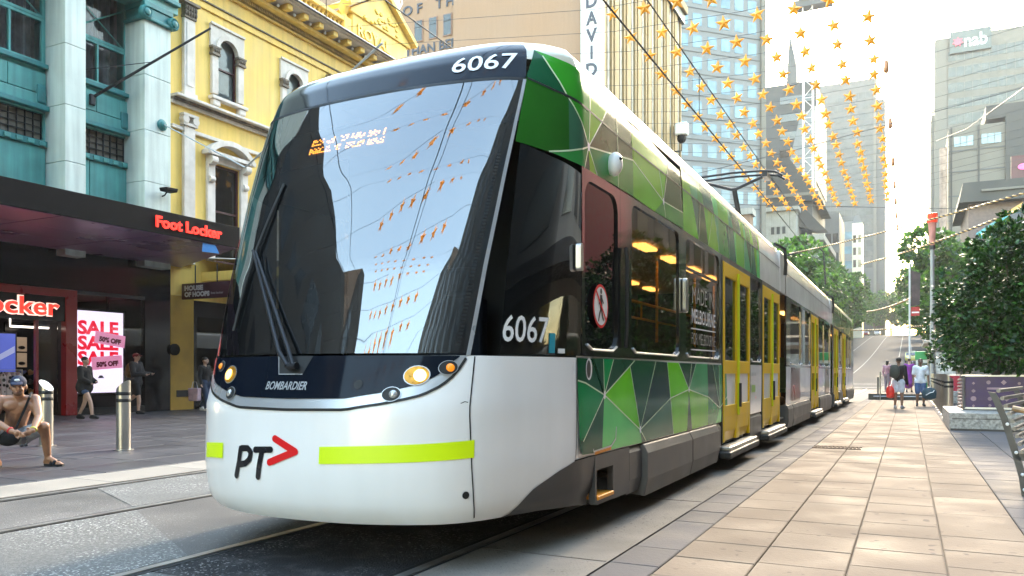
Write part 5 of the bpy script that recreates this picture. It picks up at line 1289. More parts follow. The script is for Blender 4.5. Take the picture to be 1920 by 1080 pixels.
# right side
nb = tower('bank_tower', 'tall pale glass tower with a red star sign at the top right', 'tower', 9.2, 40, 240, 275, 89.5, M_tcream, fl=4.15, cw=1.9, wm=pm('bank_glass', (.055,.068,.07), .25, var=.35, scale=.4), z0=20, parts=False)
MB().box(6.4, 9.2, 239.4, 275, 0, 89.3).obj('side_core', M_tcream, nb); MB().box(5.6, 6.4, 242, 275, 0, 70).obj('side_core_step', M_tcream, nb)
MB().box(9.9, 19.3, 239.0, 239.86, 84.8, 90.4).obj('sign_panel', pm('sign_slate', (.075,.10,.105), .5), nb)
text_obj('sign_lettering', 'nab', 4.6, M_num, nb, (13.2, 238.95, 86.1), (1,0,0), (0,0,1), bold=.08, width=5.2)
star_pts = [(11.75 + (1.35 if k % 2 == 0 else .75)*math.sin(PI*k/7), 87.5 + (1.35 if k % 2 == 0 else .75)*math.cos(PI*k/7)) for k in range(14)]
MB().prism(star_pts, 'y', 238.7, 238.98).obj('sign_star', pm('sign_star_red', (.70,.10,.16), .5), nb)
cb = thing('cream_panel_building', 'cream panelled building with strip windows in front of the bank tower', 'building', (12, 155, 0))
MB().box(6.0, 14.0, 150, 175, 0, 41.4).obj('wall', M_tcream, cb); MB().box(14.0, 30, 149.5, 175, 0, 42.4).obj('dark_wing', M_tdark, cb); MB().box(11.4, 30, 151, 175, 42.4, 44.6).obj('plant_room', M_tdark, cb)
for z in (22, 26, 30, 34, 37.4): MB().box(6.0, 14.0, 149.9, 149.99, z, z+.22).obj('panel_joint', M_tgrey, cb)
for x in (6.3, 10.2): MB().box(x, x+.25, 149.8, 149.98, 12, 41.4).obj('vertical_joint', M_tdark, cb)
for x in (6.8, 10.7): 
    for k in range(3): MB().box(x+k*.95, x+k*.95+.85, 149.86, 149.99, 38.2, 39.8).obj('window', G_blue, cb)
MB().tube([(5.2,149,10),(5.2,149,38)], .55, 8).obj('downpipe', pm('pipe_brown', (.30,.22,.18), .6, var=.4, scale=1), cb)
ds = thing('dark_roofed_shop', 'dark shop building with angular black roof and teal glass gable at right', 'building', (9, 108, 0))
MB().box(6.2, 22, 105, 120, 0, 20.6).obj('wall', pm('shop_brown', (.17,.12,.11), .6, var=.2), ds); MB().prism([(5.2,20.4),(5.6,22.6),(22,22.6),(22,20.2)], 'y', 103.6, 120).obj('roof', M_tdark, ds)
MB().box(7.4, 20, 103.3, 103.58, 21.4, 21.65).obj('roof_light', M_tcream, ds)
MB().box(10.3, 15, 104.2, 104.6, 22.7, 25.2).obj('sign_panel', pm('sign_dark_maroon', (.07,.012,.022), .4), ds); MB().ell((11.4, 104.1, 23.9), (.5,.05,.35), 10, 6).obj('sign_motif', pm('motif_pink', (.75,.12,.35), .4, emis=.04, ecol=(1,.2,.5)), ds)
MB().prism([(6.8,16.6),(11.5,19.8),(11.5,16.0),(6.8,16.0)], 'y', 102.2, 102.6).obj('teal_gable', pm('gable_teal', (.10,.42,.46), .4, var=.2, scale=1.2), ds); MB().prism([(9.6,18.6),(11.6,19.9),(13.5,19.9),(13.5,18.6)], 'y', 101.8, 102.18).obj('orange_gable', pm('gable_orange', (.62,.35,.10), .4), ds)
MB().box(9.9, 11.4, 101.4, 101.78, 16.2, 18.4).obj('white_panel', M_twhite, ds)
tower('pale_corner_building', 'pale building between the right trees and the bank tower', 'building', 5.4, 11, 180, 200, 30, M_tcream, fl=3.8, cw=1.8, z0=6)
# right hand row beside and behind the camera (mirrored in the tram)
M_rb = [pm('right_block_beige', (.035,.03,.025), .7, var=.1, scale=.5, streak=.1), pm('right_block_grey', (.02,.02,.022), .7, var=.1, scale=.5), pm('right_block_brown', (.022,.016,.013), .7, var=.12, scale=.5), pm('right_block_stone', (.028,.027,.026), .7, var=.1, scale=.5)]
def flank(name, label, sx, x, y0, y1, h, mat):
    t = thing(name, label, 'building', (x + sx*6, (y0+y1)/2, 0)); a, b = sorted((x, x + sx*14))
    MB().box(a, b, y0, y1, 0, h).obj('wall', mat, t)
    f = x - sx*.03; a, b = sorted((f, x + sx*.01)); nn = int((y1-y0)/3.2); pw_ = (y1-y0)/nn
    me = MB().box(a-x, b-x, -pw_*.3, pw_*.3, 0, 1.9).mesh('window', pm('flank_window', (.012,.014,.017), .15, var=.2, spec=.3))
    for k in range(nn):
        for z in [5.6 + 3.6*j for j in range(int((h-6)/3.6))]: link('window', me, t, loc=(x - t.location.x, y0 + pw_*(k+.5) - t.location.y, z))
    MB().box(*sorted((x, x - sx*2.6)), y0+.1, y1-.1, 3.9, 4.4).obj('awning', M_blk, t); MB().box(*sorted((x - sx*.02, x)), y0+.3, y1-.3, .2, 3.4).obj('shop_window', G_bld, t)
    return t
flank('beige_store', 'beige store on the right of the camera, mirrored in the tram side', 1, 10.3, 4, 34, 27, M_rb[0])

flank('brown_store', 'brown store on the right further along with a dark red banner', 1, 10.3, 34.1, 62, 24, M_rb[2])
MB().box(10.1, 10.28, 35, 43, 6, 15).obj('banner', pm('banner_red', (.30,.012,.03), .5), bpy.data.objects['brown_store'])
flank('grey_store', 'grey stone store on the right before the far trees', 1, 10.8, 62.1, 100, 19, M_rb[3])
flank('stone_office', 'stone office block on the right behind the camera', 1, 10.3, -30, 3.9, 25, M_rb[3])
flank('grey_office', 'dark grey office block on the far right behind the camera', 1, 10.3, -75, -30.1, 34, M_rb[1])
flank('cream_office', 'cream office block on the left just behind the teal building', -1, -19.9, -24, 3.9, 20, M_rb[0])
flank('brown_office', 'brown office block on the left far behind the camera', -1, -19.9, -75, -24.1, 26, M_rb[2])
# ------------------------------------------------------------------ stars, wires, ropes
M_star = pm('star_gold', (.92,.36,.014), .42, metal=.0, var=.12, scale=6, objvar=.10)
mb = MB(); P = [((.285 if k % 2 == 0 else .118)*math.sin(PI*k/5), (.285 if k % 2 == 0 else .118)*math.cos(PI*k/5)) for k in range(10)]
mb.add([(0,-.075,0), (0,.075,0)] + [(x, 0, z) for x, z in P], [(0, 2+(k+1) % 10, 2+k) for k in range(10)] + [(1, 2+k, 2+(k+1) % 10) for k in range(10)])
star_me = mb.mesh('star', M_star); M_wire = pm('wire_black', (.02,.02,.022), .5); rr = random.Random(11)
ORD = ['first','second','third','fourth','fifth','sixth','seventh','eighth','ninth','tenth','eleventh','twelfth','thirteenth','fourteenth','fifteenth','sixteenth','seventeenth','eighteenth','nineteenth','twentieth']
rows_f = [28.9 + 1.9335*i for i in range(-3, 17)]; rows_b = [5.0 - 1.7*i for i in range(17)]
for y in rows_f + rows_b:
    front_ = y in rows_f
    for k in range(8):
        x = -1.18 - 1.068*k; sag = .10*math.cos((x + 4.92)/4*PI/2)
        o = link('hanging_star', star_me, None, loc=(x + rr.uniform(-.05,.05), y + rr.uniform(-.05,.05), 12.92 - sag + rr.uniform(-.06,.06)), label='gold star, %s from the right, in the %s row from the far end' % (ORD[k], ORD[19 - rows_f.index(y)]) if front_ else 'gold star hanging above the camera end of the street', cat='star', group='gold stars over the street' if front_ else 'stars above the camera')
        o.rotation_euler = (rr.uniform(-.12,.12), rr.uniform(-.2,.2), rr.uniform(-.35,.35))
    MB().tube([(-19.5, y, 14.6), (-9.3, y, 13.22), (-4.92, y, 13.05), (-.5, y, 13.22), (10.2, y, 14.9)], .008, 4).obj('star_wire', M_wire, label='thin dark cross wire carrying the %s row of gold stars from the far end' % ORD[19 - rows_f.index(y)] if front_ else 'thin cross wire carrying a row of stars above the camera', cat='wire', group='star wires' if front_ else 'star wires above the camera')
for x, nm in ((-3.27, 'thick black overhead wire running above the tram'), (-6.57, 'black overhead wire above the far track')):
    t = thing('overhead_wire', nm, 'wire', (x, 20, 5.6))
    MB().tube([(x, -40, 5.62), (x, 80, 5.62)], .013, 5).obj('contact_wire', M_wire, t); MB().tube([(x, -40, 6.5), (x, 20, 6.35), (x, 80, 6.5)], .010, 5).obj('messenger_wire', M_wire, t)
    for y in range(8, 76, 6): MB().tube([(x, y, 5.62), (x, y, 6.4)], .006, 4).obj('dropper', M_wire, t)
for k, (a, b, lb) in enumerate((((-19.5,46,11.5), (10.2,34,12.5), 'long span wire crossing high over the tram roof'), ((-19.5,30,9.4), (2.5,44,9.0), 'span wire from the tan store to the torch lamp pole'), ((1.2,45.2,12.7), (2.87,26,9.0), 'diagonal wire crossing in front of the bank tower'), ((-19.5,60,15), (-3.27,42,6.5), 'slack wire in front of the vertical sign'))):
    m_ = [(a[i]+b[i])/2 - (.25 if i == 2 else 0) for i in range(3)]
    MB().tube([a, m_, b], .014, 4).obj('span_wire', M_wire, label=lb, cat='wire')
M_ropeb = pm('rope_black', (.015,.014,.013), .7); M_ropeg = pm('rope_gold', (.55,.33,.10), .5, var=.2)
def rope(lb, a, b, r=.035, sag=.15):
    a, b = Vector(a), Vector(b); n = 60; ax = (b-a).normalized(); u = ax.cross(Vector((0,0,1))).normalized(); v = ax.cross(u)
    ctr = [a.lerp(b, k/n) - Vector((0,0,sag*4*(k/n)*(1-k/n))) for k in range(n+1)]
    t = thing('garland_rope', lb, 'rope', tuple(a)); turns = (b-a).length * 2.2
    for ph, m_, nm in ((0, M_ropeb, 'black_strand'), (PI, M_ropeg, 'gold_strand')):
        pts = []
        for k in range(n*6+1):
            f_ = k/(n*6); i = min(int(f_*n), n-1); c_ = ctr[i].lerp(ctr[i+1], f_*n - i); an = f_*turns*2*PI + ph
            pts.append(c_ + (u*math.cos(an) + v*math.sin(an))*r*.6)
        MB().tube(pts, r*.75, 5).obj(nm, m_, t, smooth=True)
rope('upper twisted black and gold rope slanting across the far street', (-7.96,63,10.1), (3.54,30.8,7.05))
rope('lower twisted black and gold rope slanting above the right tree', (-2.34,49,7.25), (3.27,28.4,6.17))
rope('small festoon rope ending at the banner pole', (-3.2,76.5,6.5), (.2,50.6,5.4), r=.05)
rope('low striped garland across the far road', (-5.5,97,5.9), (2.0,79,5.4), r=.06)
arm = thing('wire_bracket', 'dark curved bracket arm hanging from the upper rope above the tram', 'bracket', (-6, 66, 8)); MB().tube([(-8.6,65,10.2),(-6.2,66,10.85),(-5.85,66.2,10.5),(-5.7,66.3,8.0)], .06, 6).obj('arm', M_dkmetal, arm, smooth=True)
M_lan = pm('lantern_copper', (.42,.20,.10), .4, metal=.3, var=.2)
MB().tube([(-.74, 20, 13.3), (-.74, 75, 13.3)], .012, 4).obj('lantern_wire', M_wire, label='long wire carrying the copper lanterns beside the stars', cat='wire')
for k, y in enumerate((34.0, 41.8, 49.5, 55.6, 61, 66.5, 72)):
    t = thing('lantern', 'slim copper lantern, %s from the top of the string right of the stars' % ORD[k], 'lantern', (-.74, y, 12.7), group='copper lanterns')
    MB().lathe([(.02,.25),(.07,.22),(.09,.05),(.10,-.2),(.06,-.25),(.02,-.27)], -.74, y, 12.95, 10).obj('shade', M_lan, t, smooth=True); MB().tube([(-.74,y,13.2),(-.74,y,13.3)], .01, 4).obj('hook', M_wire, t)

# ------------------------------------------------------------------ street furniture
def bollard_mesh(hgt, r, slant):
    n = 24; vs = []; 
    for z in (0, 1):
        for k in range(n):
            a = 2*PI*k/n; x, y = r*math.cos(a), r*math.sin(a); vs.append((x, y, 0 if z == 0 else hgt - slant*(.5 + .5*math.cos(a))))
    fs = [(k, (k+1) % n, n+(k+1) % n, n+k) for k in range(n)] + [tuple(range(n, 2*n)), tuple(range(n-1,-1,-1))]
    return MB().add(vs, fs).mesh('post', M_boll, True)
M_boll = pm('bollard_steel', (.46,.44,.40), .34, metal=.9, var=.03, scale=3)
bm_post = bollard_mesh(1.02, .098, .17); bm_band = MB().lathe([(.0985,0),(.102,.005),(.102,.045),(.0985,.05)], 0,0,0, 24).mesh('band', M_rubber, True)
def bollard(x, y, rz, label, group=None, sc=1.0):
    t = thing('bollard', label, 'bollard', (x, y, .022), rz, group)
    link('post', bm_post, t, local=True)
    for z in (.70, .80): link('band', bm_band, t, local=True, loc=(0, 0, z))
    MB_ring = link('foot_ring', bm_foot, t, local=True)
    t.scale = (sc,)*3; return t
bm_foot = MB().lathe([(.14,0),(.14,.008),(.10,.012)], 0,0,0, 24).mesh('foot_ring', M_steel)
bollard(-10.31, 7.99, R(190), 'steel bollard with slanted top near the kerb, in front of the sale screen')
bollard(-11.98, 7.92, R(10), 'steel bollard with slanted top behind the shirtless crouching person')
for k in range(11): bollard(.92 + .006*k, 22.9 + 1.55*k, R(30), ('nearest steel bollard of the row beside the granite plinth' if k == 0 else '%s steel bollard from the granite plinth in the right row' % ORD[k]), 'bollards along the right pavement', 1.08)
M_gran = pm('granite_speckled', (.40,.37,.33), .6, var=.4, scale=18, bump=.3, bscale=40, dirt=(.13,.115,.10), dirt_amt=.85)
M_purp = pm('planter_purple', (.035,.012,.085), .35, var=.15); M_redpl = pm('planter_red', (.42,.012,.04), .4, var=.15)
def plinth(x0, x1, y0, y1, h_, lb):
    t = thing('granite_plinth', lb, 'plinth', ((x0+x1)/2, y0, 0)); MB().box(x0, x1, y0, y1, .01, h_).obj('block', M_gran, t, bevel=.015); MB().box(x0+.02, x1-.02, y0-.004, y0+.02, .012, .05).obj('shadow_gap', M_joint, t)
    MB().box(x0+.05, x0+.9, y0-.003, y0+.01, h_-.12, h_-.108).obj('chip_line', M_joint, t)
def planter(x, y, z, w_, h_, mat, lb, motif=True, tall=True):
    t = thing('planter_box', lb, 'planter', (x+w_/2, y+w_/2, z))
    MB().box(x, x+w_, y, y+w_, z+.03, z+h_).obj('box', mat, t, bevel=.01)
    MB().box(x-.012, x+w_+.012, y-.012, y+w_+.012, z+.02, z+.06).box(x-.012, x+w_+.012, y-.012, y+w_+.012, z+h_-.02, z+h_+.01).obj('rim', M_silver, t)
    for dx in (0, w_): MB().tube([(x+dx, y, z+.03), (x+dx, y, z+h_)], .03, 8).obj('corner_post', M_steel, t, smooth=True)
    MB().box(x+.04, x+w_-.04, y+.04, y+w_-.04, z+h_-.1, z+h_-.03).obj('soil', pm('soil', (.03,.02,.015), .9), t)
    if motif:
        M_mot = pm('planter_motif', (.30,.20,.24), .5, var=.3)
        for i, (a, b) in enumerate(((.12,.56),(.34,.58),(.56,.58),(.78,.56),(.12,.40),(.12,.24),(.12,.09),(.36,.24),(.60,.24),(.36,.10),(.58,.10),(.84,.24))):
            s_ = .030 + .012*(i % 3); cx, cz = x + w_*a + .03, z + h_*(b/.72)
            MB().lathe([(s_*.55,0),(s_,.0),(s_,.003),(s_*.55,.003)], cx, y-.004, cz, 10 if i % 2 else 4, axis='y').obj('motif', M_mot, t)
        MB().box(x+w_*.34, x+w_*.86, y-.004, y-.001, z+h_*.60, z+h_*.66).obj('motif_bar', M_mot, t)
plinth(.74, 4.6, 18.05, 21.6, .36, 'speckled granite plinth under the purple planter'); plinth(1.1, 4.6, 32.8, 36.4, .42, 'granite plinth under the red planter further back')
planter(1.07, 19.55, .36, 1.25, .73, M_purp, 'dark purple planter box with faint gold motifs on the granite plinth')
planter(2.75, 19.6, .36, 1.25, .73, M_purp, 'purple planter box at the right edge beyond the steel corner')
planter(1.32, 33.6, .42, 1.1, .64, M_redpl, 'red planter box behind the bollards')
for k in range(9): MB().lathe([(.055,0),(.075,.02),(.055,.05)], 1.02, 19.62, .40+k*.072, 10).obj('ring', pm('ring_copper', (.32,.2,.15), .4, metal=.4), bpy.data.objects['planter_box'])
# bench at the right edge
bn = thing('slatted_bench', 'dark steel slatted bench at the right edge of the pavement', 'bench', (.9, 8.7, .012), R(-12))
M_bench = pm('bench_steel', (.10,.10,.105), .38, metal=.6, var=.15, scale=8); M_slat = pm('bench_slat', (.24,.225,.215), .35, metal=.6, var=.15, scale=8)
prof = [(-.20,.96),(-.17,.90),(-.10,.72),(.0,.36),(.045,.18),(.07,.0)]
def frame_at(y):
    mb = MB(); L_ = [(x-.028, z) for x, z in prof]; Rr = [(x+.035, z-.01) for x, z in prof]
    for k in range(len(prof)-1): mb.prism([L_[k], L_[k+1], Rr[k+1], Rr[k]], 'y', y, y+.02)
    mb.prism([(-.02,.40),(.55,.36),(.60,.02),(.55,.0),(.50,.30),(-.0,.33)], 'y', y, y+.02)
    fr = link('end_frame', mb.mesh('end_frame', M_bench), bn, local=True)
    for x, z in ((-.07,.66),(.0,.40),(.05,.20),(.065,.06)): link('bolt', MB().ell((x, y-.004, z), (.016,.008,.016), 10, 6).mesh('bolt', M_num), fr, local=True)
frame_at(0); frame_at(1.75)
for k in range(9):
    z = .97 - .07*k; x = _lerp([(-.96,-.20),(-.90,-.17),(-.72,-.10),(-.36,.0)], -z, 1) + .06
    link('back_slat', MB().tube([(x, -.02, z), (x, 1.80, z)], .019, 8).mesh('back_slat', M_slat, True), bn, local=True)
for k in range(7): link('seat_slat', MB().tube([(.08+.075*k, -.02, .40-.006*k), (.08+.075*k, 1.80, .40-.006*k)], .019, 8).mesh('seat_slat', M_slat, True), bn, local=True)
link('arm_rest', MB().tube([(-.06,.25,.80),(.12,.25,.76),(.5,.25,.70)], .028, 8).mesh('arm_rest', pm('timber_pale', (.45,.28,.14), .45, var=.2, scale=12), True), bn, local=True)
# torch lamp, banner pole
tl = thing('torch_street_lamp', 'tall grey lamp post topped by a red glass torch', 'street lamp', (1.1, 45.2, 0))
M_pole = pm('pole_grey', (.33,.34,.34), .45, metal=.4, var=.1)
MB().tube([(1.1,45.2,0),(1.1,45.2,7.4)], [.13,.09], 12).obj('pole', M_pole, tl, smooth=True)
M_torch = pm('torch_red_glass', (.78,.05,.02), .3, var=.2, emis=.04, ecol=(1,.12,.05)); MB().lathe([(.10,0),(.22,1.5),(.24,1.55),(.22,1.6)], 1.1, 45.2, 7.5, 8).obj('torch_shade', pm('torch_pink', (.55,.24,.20), .4, var=.2), tl); MB().lathe([(.235,0),(.25,.45),(.22,.46)], 1.1, 45.2, 8.66, 8).obj('torch_crown', M_torch, tl); MB().lathe([(.14,0),(.14,.2)], 1.1, 45.2, 7.32, 10).obj('collar', M_dkmetal, tl)
bp = thing('banner_pole', 'thin white pole carrying a dark vertical banner', 'banner', (.10, 50.3, 0))
MB().tube([(.10,50.3,0),(.10,50.3,7.3)], .055, 10).obj('pole', pm('pole_white', (.6,.62,.64), .4, var=.06), bp, smooth=True)
MB().prism([(.17,4.9),(.60,4.95),(.64,6.75),(.17,6.9)], 'y', 50.29, 50.31).obj('banner', pm('banner_dark', (.07,.05,.05), .7, var=.6, scale=2.5), bp); MB().box(.17,.60,50.285,50.315,4.35,4.85).obj('banner_foot', pm('banner_foot_red', (.45,.03,.025), .6, var=.4, scale=6), bp); MB().box(.20,.57,50.28,50.284,4.5,4.58).obj('banner_text', M_num, bp)
# tram stop: low platform, guard plate, shelter, ticket kiosk
st = thing('tram_stop_platform', 'low tram stop platform with a dark front edge at the far end of the pavement', 'platform', (-.4, 38, 0))
MB().box(-1.48, .72, 37.3, 60, .0, .26).obj('deck', M_pave, st); MB().box(-1.50, .74, 37.16, 37.29, .0, .27).obj('front_edge', pm('edge_dark', (.05,.045,.04), .6, var=.2), st); MB().tube([(-1.3,37.1,.16),(.7,37.1,.16)], .02, 6).obj('kick_rail', M_steel, st)
gp = thing('guard_plate', 'narrow upright dark guard plate on the platform edge', 'barrier', (-1.1, 37.4, .26)); MB().box(-1.16,-1.10,37.1,37.5,.0,.98).obj('plate', M_bench, gp, bevel=.01); MB().tube([(-1.04,37.1,.0),(-1.04,37.1,1.18)], .025, 8).obj('post', M_steel, gp)
sh = thing('tram_shelter', 'dark flat roofed tram shelter with sign box', 'shelter', (2, 50, 0))
MB().box(.75, 3.4, 46.5, 54, 2.66, 2.82).obj('roof', pm('shelter_roof', (.42,.38,.34), .5, var=.1), sh, bevel=.02); MB().box(1.3, 3.4, 47, 50, 3.25, 3.9).obj('sign_box', M_ink, sh, bevel=.02); MB().box(1.3,3.4,46.95,50,3.9,4.0).obj('sign_box_top', M_steel, sh)
for x, y in ((1.1,47),(3.0,47),(1.1,53.5),(3.0,53.5)): MB().tube([(x,y,0),(x,y,2.68)], .06, 8).obj('post', M_steel, sh)
for x, y in ((1.4,48),(2.6,48)): MB().tube([(x,y,2.8),(x,y,3.3)], .04, 6).obj('sign_bracket', M_steel, sh)
MB().box(1.15, 2.95, 47.0, 47.03, .4, 2.5).obj('end_glass', G_shop, sh); MB().box(1.3, 2.2, 46.9, 46.98, 1.0, 2.2).obj('poster', pm('poster_pale', (.55,.55,.52), .5, var=.5, scale=4), sh)
kk = thing('green_kiosk', 'green and white ticket kiosk beside the person in white', 'kiosk', (.85, 55, 0))
MB().box(.45, 1.35, 54.6, 55.4, .0, 1.95).obj('cabinet', pm('kiosk_white', (.55,.58,.56), .5, var=.2, scale=3), kk, bevel=.02); MB().box(.40, 1.40, 54.55, 55.45, 1.95, 2.45).obj('header', pm('kiosk_green', (.03,.30,.09), .4), kk, bevel=.03); MB().box(.55,1.25,54.55,54.59,.95,1.75).obj('panel', pm('kiosk_panel', (.08,.12,.10), .2), kk); MB().box(.5,1.3,54.555,54.59,.1,.6).obj('lower_panel', pm('kiosk_green', (.03,.30,.09), .4), kk)
# cars on the hill
M_tyre = pm('tyre', (.02,.02,.02), .8); G_car = glass('car_glass', tint=(.2,.2,.2), trans=.2, refl=.9, ior=1.6)
def car(x, y, rz, col, lb, nm='car', grp=None, taxi=False):
    t = thing('parked_car' if grp else 'car', lb, 'car', (x, y, hill(y) + .01), rz, grp)
    m_ = pm('car_' + nm, col, .25, coat=.6, var=.05)
    P = [(-2.1,.28),(-2.15,.62),(-2.0,.86),(-1.45,.94),(-.85,1.40),(.75,1.42),(1.35,.98),(2.0,.84),(2.15,.55),(2.1,.28)]
    link('body', MB().prism([(a, b) for a, b in P], 'x', -.86, .86).mesh('body', m_), t, bevel=.09, local=True)
    link('windscreen', MB().prism([(-1.46,.97),(-.88,1.36),(-.80,1.36),(-1.40,.97)], 'x', -.74, .74).mesh('windscreen', G_car), t, local=True, loc=(0,-.012,.008))
    link('rear_window', MB().prism([(1.36,.99),(.78,1.38),(.72,1.38),(1.30,.99)], 'x', -.74, .74).mesh('rear_window', G_car), t, local=True, loc=(0,.012,.008))
    for sx in (-1, 1):
        link('side_window', MB().box(sx*.864-.004, sx*.864+.004, -.95, .95, .98, 1.30).mesh('side_window', G_car), t, local=True)
        link('headlight', MB().ell((sx*.62,-2.08,.68), (.16,.06,.08), 8, 6).mesh('headlight', M_num), t, local=True); link('tail_light', MB().ell((sx*.66,2.08,.72), (.13,.05,.08), 8, 6).mesh('tail_light', M_red), t, local=True)
        for sy in (-1.3, 1.3): 
            wh = link('wheel', MB().lathe([(.1,-.1),(.3,-.1),(.32,0),(.3,.1),(.1,.1)], sx*.80, sy, .32, 14, axis='x').mesh('wheel', M_tyre), t, local=True); link('rim', MB().lathe([(.02,-.11),(.2,-.11),(.2,.11),(.02,.11)], sx*.80, sy, .32, 10, axis='x').mesh('rim', M_steel), wh, local=True)
    if taxi: link('roof_sign', MB().box(-.35,.35,-.1,.1,1.44,1.6).mesh('roof_sign', M_num), t, local=True)
car(.55, 118, 0, (.70,.60,.16), 'pale yellow taxi coming down the right side of the road', 'taxi', taxi=True)
for k, (y, col, nm, lb) in enumerate(((118,(.03,.03,.035),'black','black car parked nearest on the left of the hill'),(126,(.35,.36,.38),'silver','silver car parked second on the left of the hill'),(134,(.05,.055,.06),'charcoal','charcoal car parked third on the left of the hill'),(150,(.5,.5,.5),'white','white car parked higher on the left of the hill'))): car(-14.3, y, PI, col, lb, nm, 'cars parked on the left of the hill')
car(-11.5, 268, 0, (.35,.02,.02), 'red car near the crest of the hill', 'red'); car(-8.8, 285, 0, (.55,.55,.56), 'white car on the crest of the hill', 'white2')
car(4.2, 96, 0, (.55,.56,.58), 'pale van shaped car standing at the right kerb', 'pale', None)
bar = thing('road_barrier', 'red and white roadside barrier post at the left of the hill', 'barrier', (-13, 112, hill(112))); z_ = hill(112)
for k in range(4): MB().box(-13.2, -12.6, 112, 112.4, z_+.35*k, z_+.35*k+.345).obj('stripe', M_red if k % 2 else M_num, bar)
# ------------------------------------------------------------------ trees
def leaf_mat(name, col, trans=.25, rough=.45, spec=.4):
    m = pm(name, col, rough, var=.45, scale=2.5, spec=spec)
    b = m.node_tree.nodes['Principled BSDF']; N = m.node_tree.nodes; L = m.node_tree.links
    tl_ = N.new('ShaderNodeBsdfTranslucent'); tl_.inputs[0].default_value = (col[0]*1.6, col[1]*1.7, col[2]*.9, 1)
    mx = N.new('ShaderNodeMixShader'); mx.inputs[0].default_value = trans; L.new(b.outputs[0], mx.inputs[1]); L.new(tl_.outputs[0], mx.inputs[2]); L.new(mx.outputs[0], N['Material Output'].inputs[0]); return m
M_lg = [leaf_mat('leaf_glossy_dark', (.008,.034,.005), .05, .42, .25), leaf_mat('leaf_glossy_mid', (.018,.065,.008), .08, .42, .3), leaf_mat('leaf_glossy_young', (.05,.13,.018), .15, .42, .3)]
M_lf = [leaf_mat('plane_leaf_dark', (.022,.068,.011), .3), leaf_mat('plane_leaf', (.055,.14,.018), .35), leaf_mat('plane_leaf_light', (.09,.19,.03), .4)]
M_bark = pm('bark', (.10,.08,.06), .9, var=.3, scale=6, bump=.5, bscale=20)
def crown(rng, lobes, n, ln, wd, mats):
    """leaves spread over clumps: lobes = (centre, radii); every leaf a bent pair of quads"""
    mb = MB(); vol = [r[0]*r[1]*r[2] for c_, r in lobes]; tot = sum(vol)
    for (c_, r), v in zip(lobes, vol):
        k = int(n*v/tot); tw = []
        for _ in range(max(6, k // 22)):
            th = rng.uniform(0, 2*PI); cz = rng.uniform(-.9, 1); rad = rng.uniform(.72, 1.05); q = math.sqrt(1-cz*cz)
            tw.append((Vector((q*math.cos(th), q*math.sin(th), cz)), rad))
        for i in range(k):
            d, rad = tw[i % len(tw)]; d2 = (d + Vector((rng.gauss(0,.16), rng.gauss(0,.16), rng.gauss(0,.16)))).normalized(); rad *= rng.uniform(.80, 1.06)
            p = Vector((c_[0] + d2.x*r[0]*rad, c_[1] + d2.y*r[1]*rad, c_[2] + d2.z*r[2]*rad))
            ax = (d2 + Vector((rng.gauss(0,.6), rng.gauss(0,.6), rng.gauss(-.15,.6)))).normalized(); sd = ax.cross(Vector((rng.gauss(0,1), rng.gauss(0,1), rng.gauss(.6,1)))).normalized(); up_ = sd.cross(ax)
            l, w_ = ln*rng.uniform(.7,1.2), wd*rng.uniform(.8,1.2)
            a = p; m1 = p + ax*l*.5 + up_*l*.10; e = p + ax*l
            mi = 0 if rng.random() < .45 else (1 if rng.random() < .75 else 2)
            mb.add([a, m1 + sd*w_, m1 - sd*w_, e], [(0, 2, 1), (2, 3, 1)], mi)
    return mb
def make_tree(name, label, base, hgt, lobes, n, ln, wd, mats, seed, group=None, trunk_r=.2, fork=.45):
    rng = random.Random(seed); t = thing(name, label, 'tree', base, group=group); bx, by, bz = base
    mb = MB(); zt = bz + hgt*fork
    mb.tube([(bx, by, bz-.05), (bx+.03, by, bz+hgt*.2), (bx, by+.05, zt)], [trunk_r*1.2, trunk_r, trunk_r*.8], 10)
    for c_, r in lobes[:9]: m_ = (Vector((bx, by, zt)) + Vector(c_))/2 + Vector((rng.uniform(-.2,.2), rng.uniform(-.2,.2), .1)); mb.tube([(bx, by, zt-.15), m_, c_], [trunk_r*.55, trunk_r*.35, trunk_r*.12], 6)
    mb.obj('trunk', M_bark, t, smooth=True)
    crown(rng, lobes, n, ln, wd, mats).obj('crown', mats, t, merge='open'); return t
rng = random.Random(4)
lb_ = [((1.75,20.2,2.75),(1.05,1.1,1.3)), ((1.45,20.0,1.85),(.85,1.0,.75)), ((2.6,20.2,2.2),(1.15,1.1,1.1)), ((1.9,20.2,3.7),(.8,.9,.75)), ((2.7,20.3,3.6),(1.0,.9,.95)), ((1.05,20.0,2.5),(.55,.7,.75)), ((2.3,19.9,1.5),(1.2,.9,.45)), ((.95,20.1,3.05),(.4,.5,.45)), ((3.2,20.2,2.9),(.9,1.0,1.4)), ((2.1,20.2,4.25),(.45,.5,.4)), ((2.7,20.4,4.5),(.5,.5,.45)), ((1.2,20.0,1.45),(.5,.6,.35)), ((2.0,20.6,2.6),(1.3,.8,1.5))]
make_tree('potted_tree', 'glossy dark leaved tree growing from the purple planter', (1.7, 20.2, .98), 3.6, lb_, 15000, .135, .036, M_lg, 4, trunk_r=.07, fork=.2)
lb2 = [((1.7,34.1,2.6),(.9,.9,1.2)), ((1.3,34.0,1.9),(.7,.8,.7)), ((2.4,34.2,3.0),(.9,.9,1.3)), ((1.6,34.1,3.9),(.7,.7,.7)), ((1.0,34.0,3.0),(.4,.5,.6))]
make_tree('potted_tree', 'smaller glossy leaved tree in the red planter', (1.8, 34.1, 1.0), 3.4, lb2, 4200, .15, .042, M_lg, 5, trunk_r=.06, fork=.2)
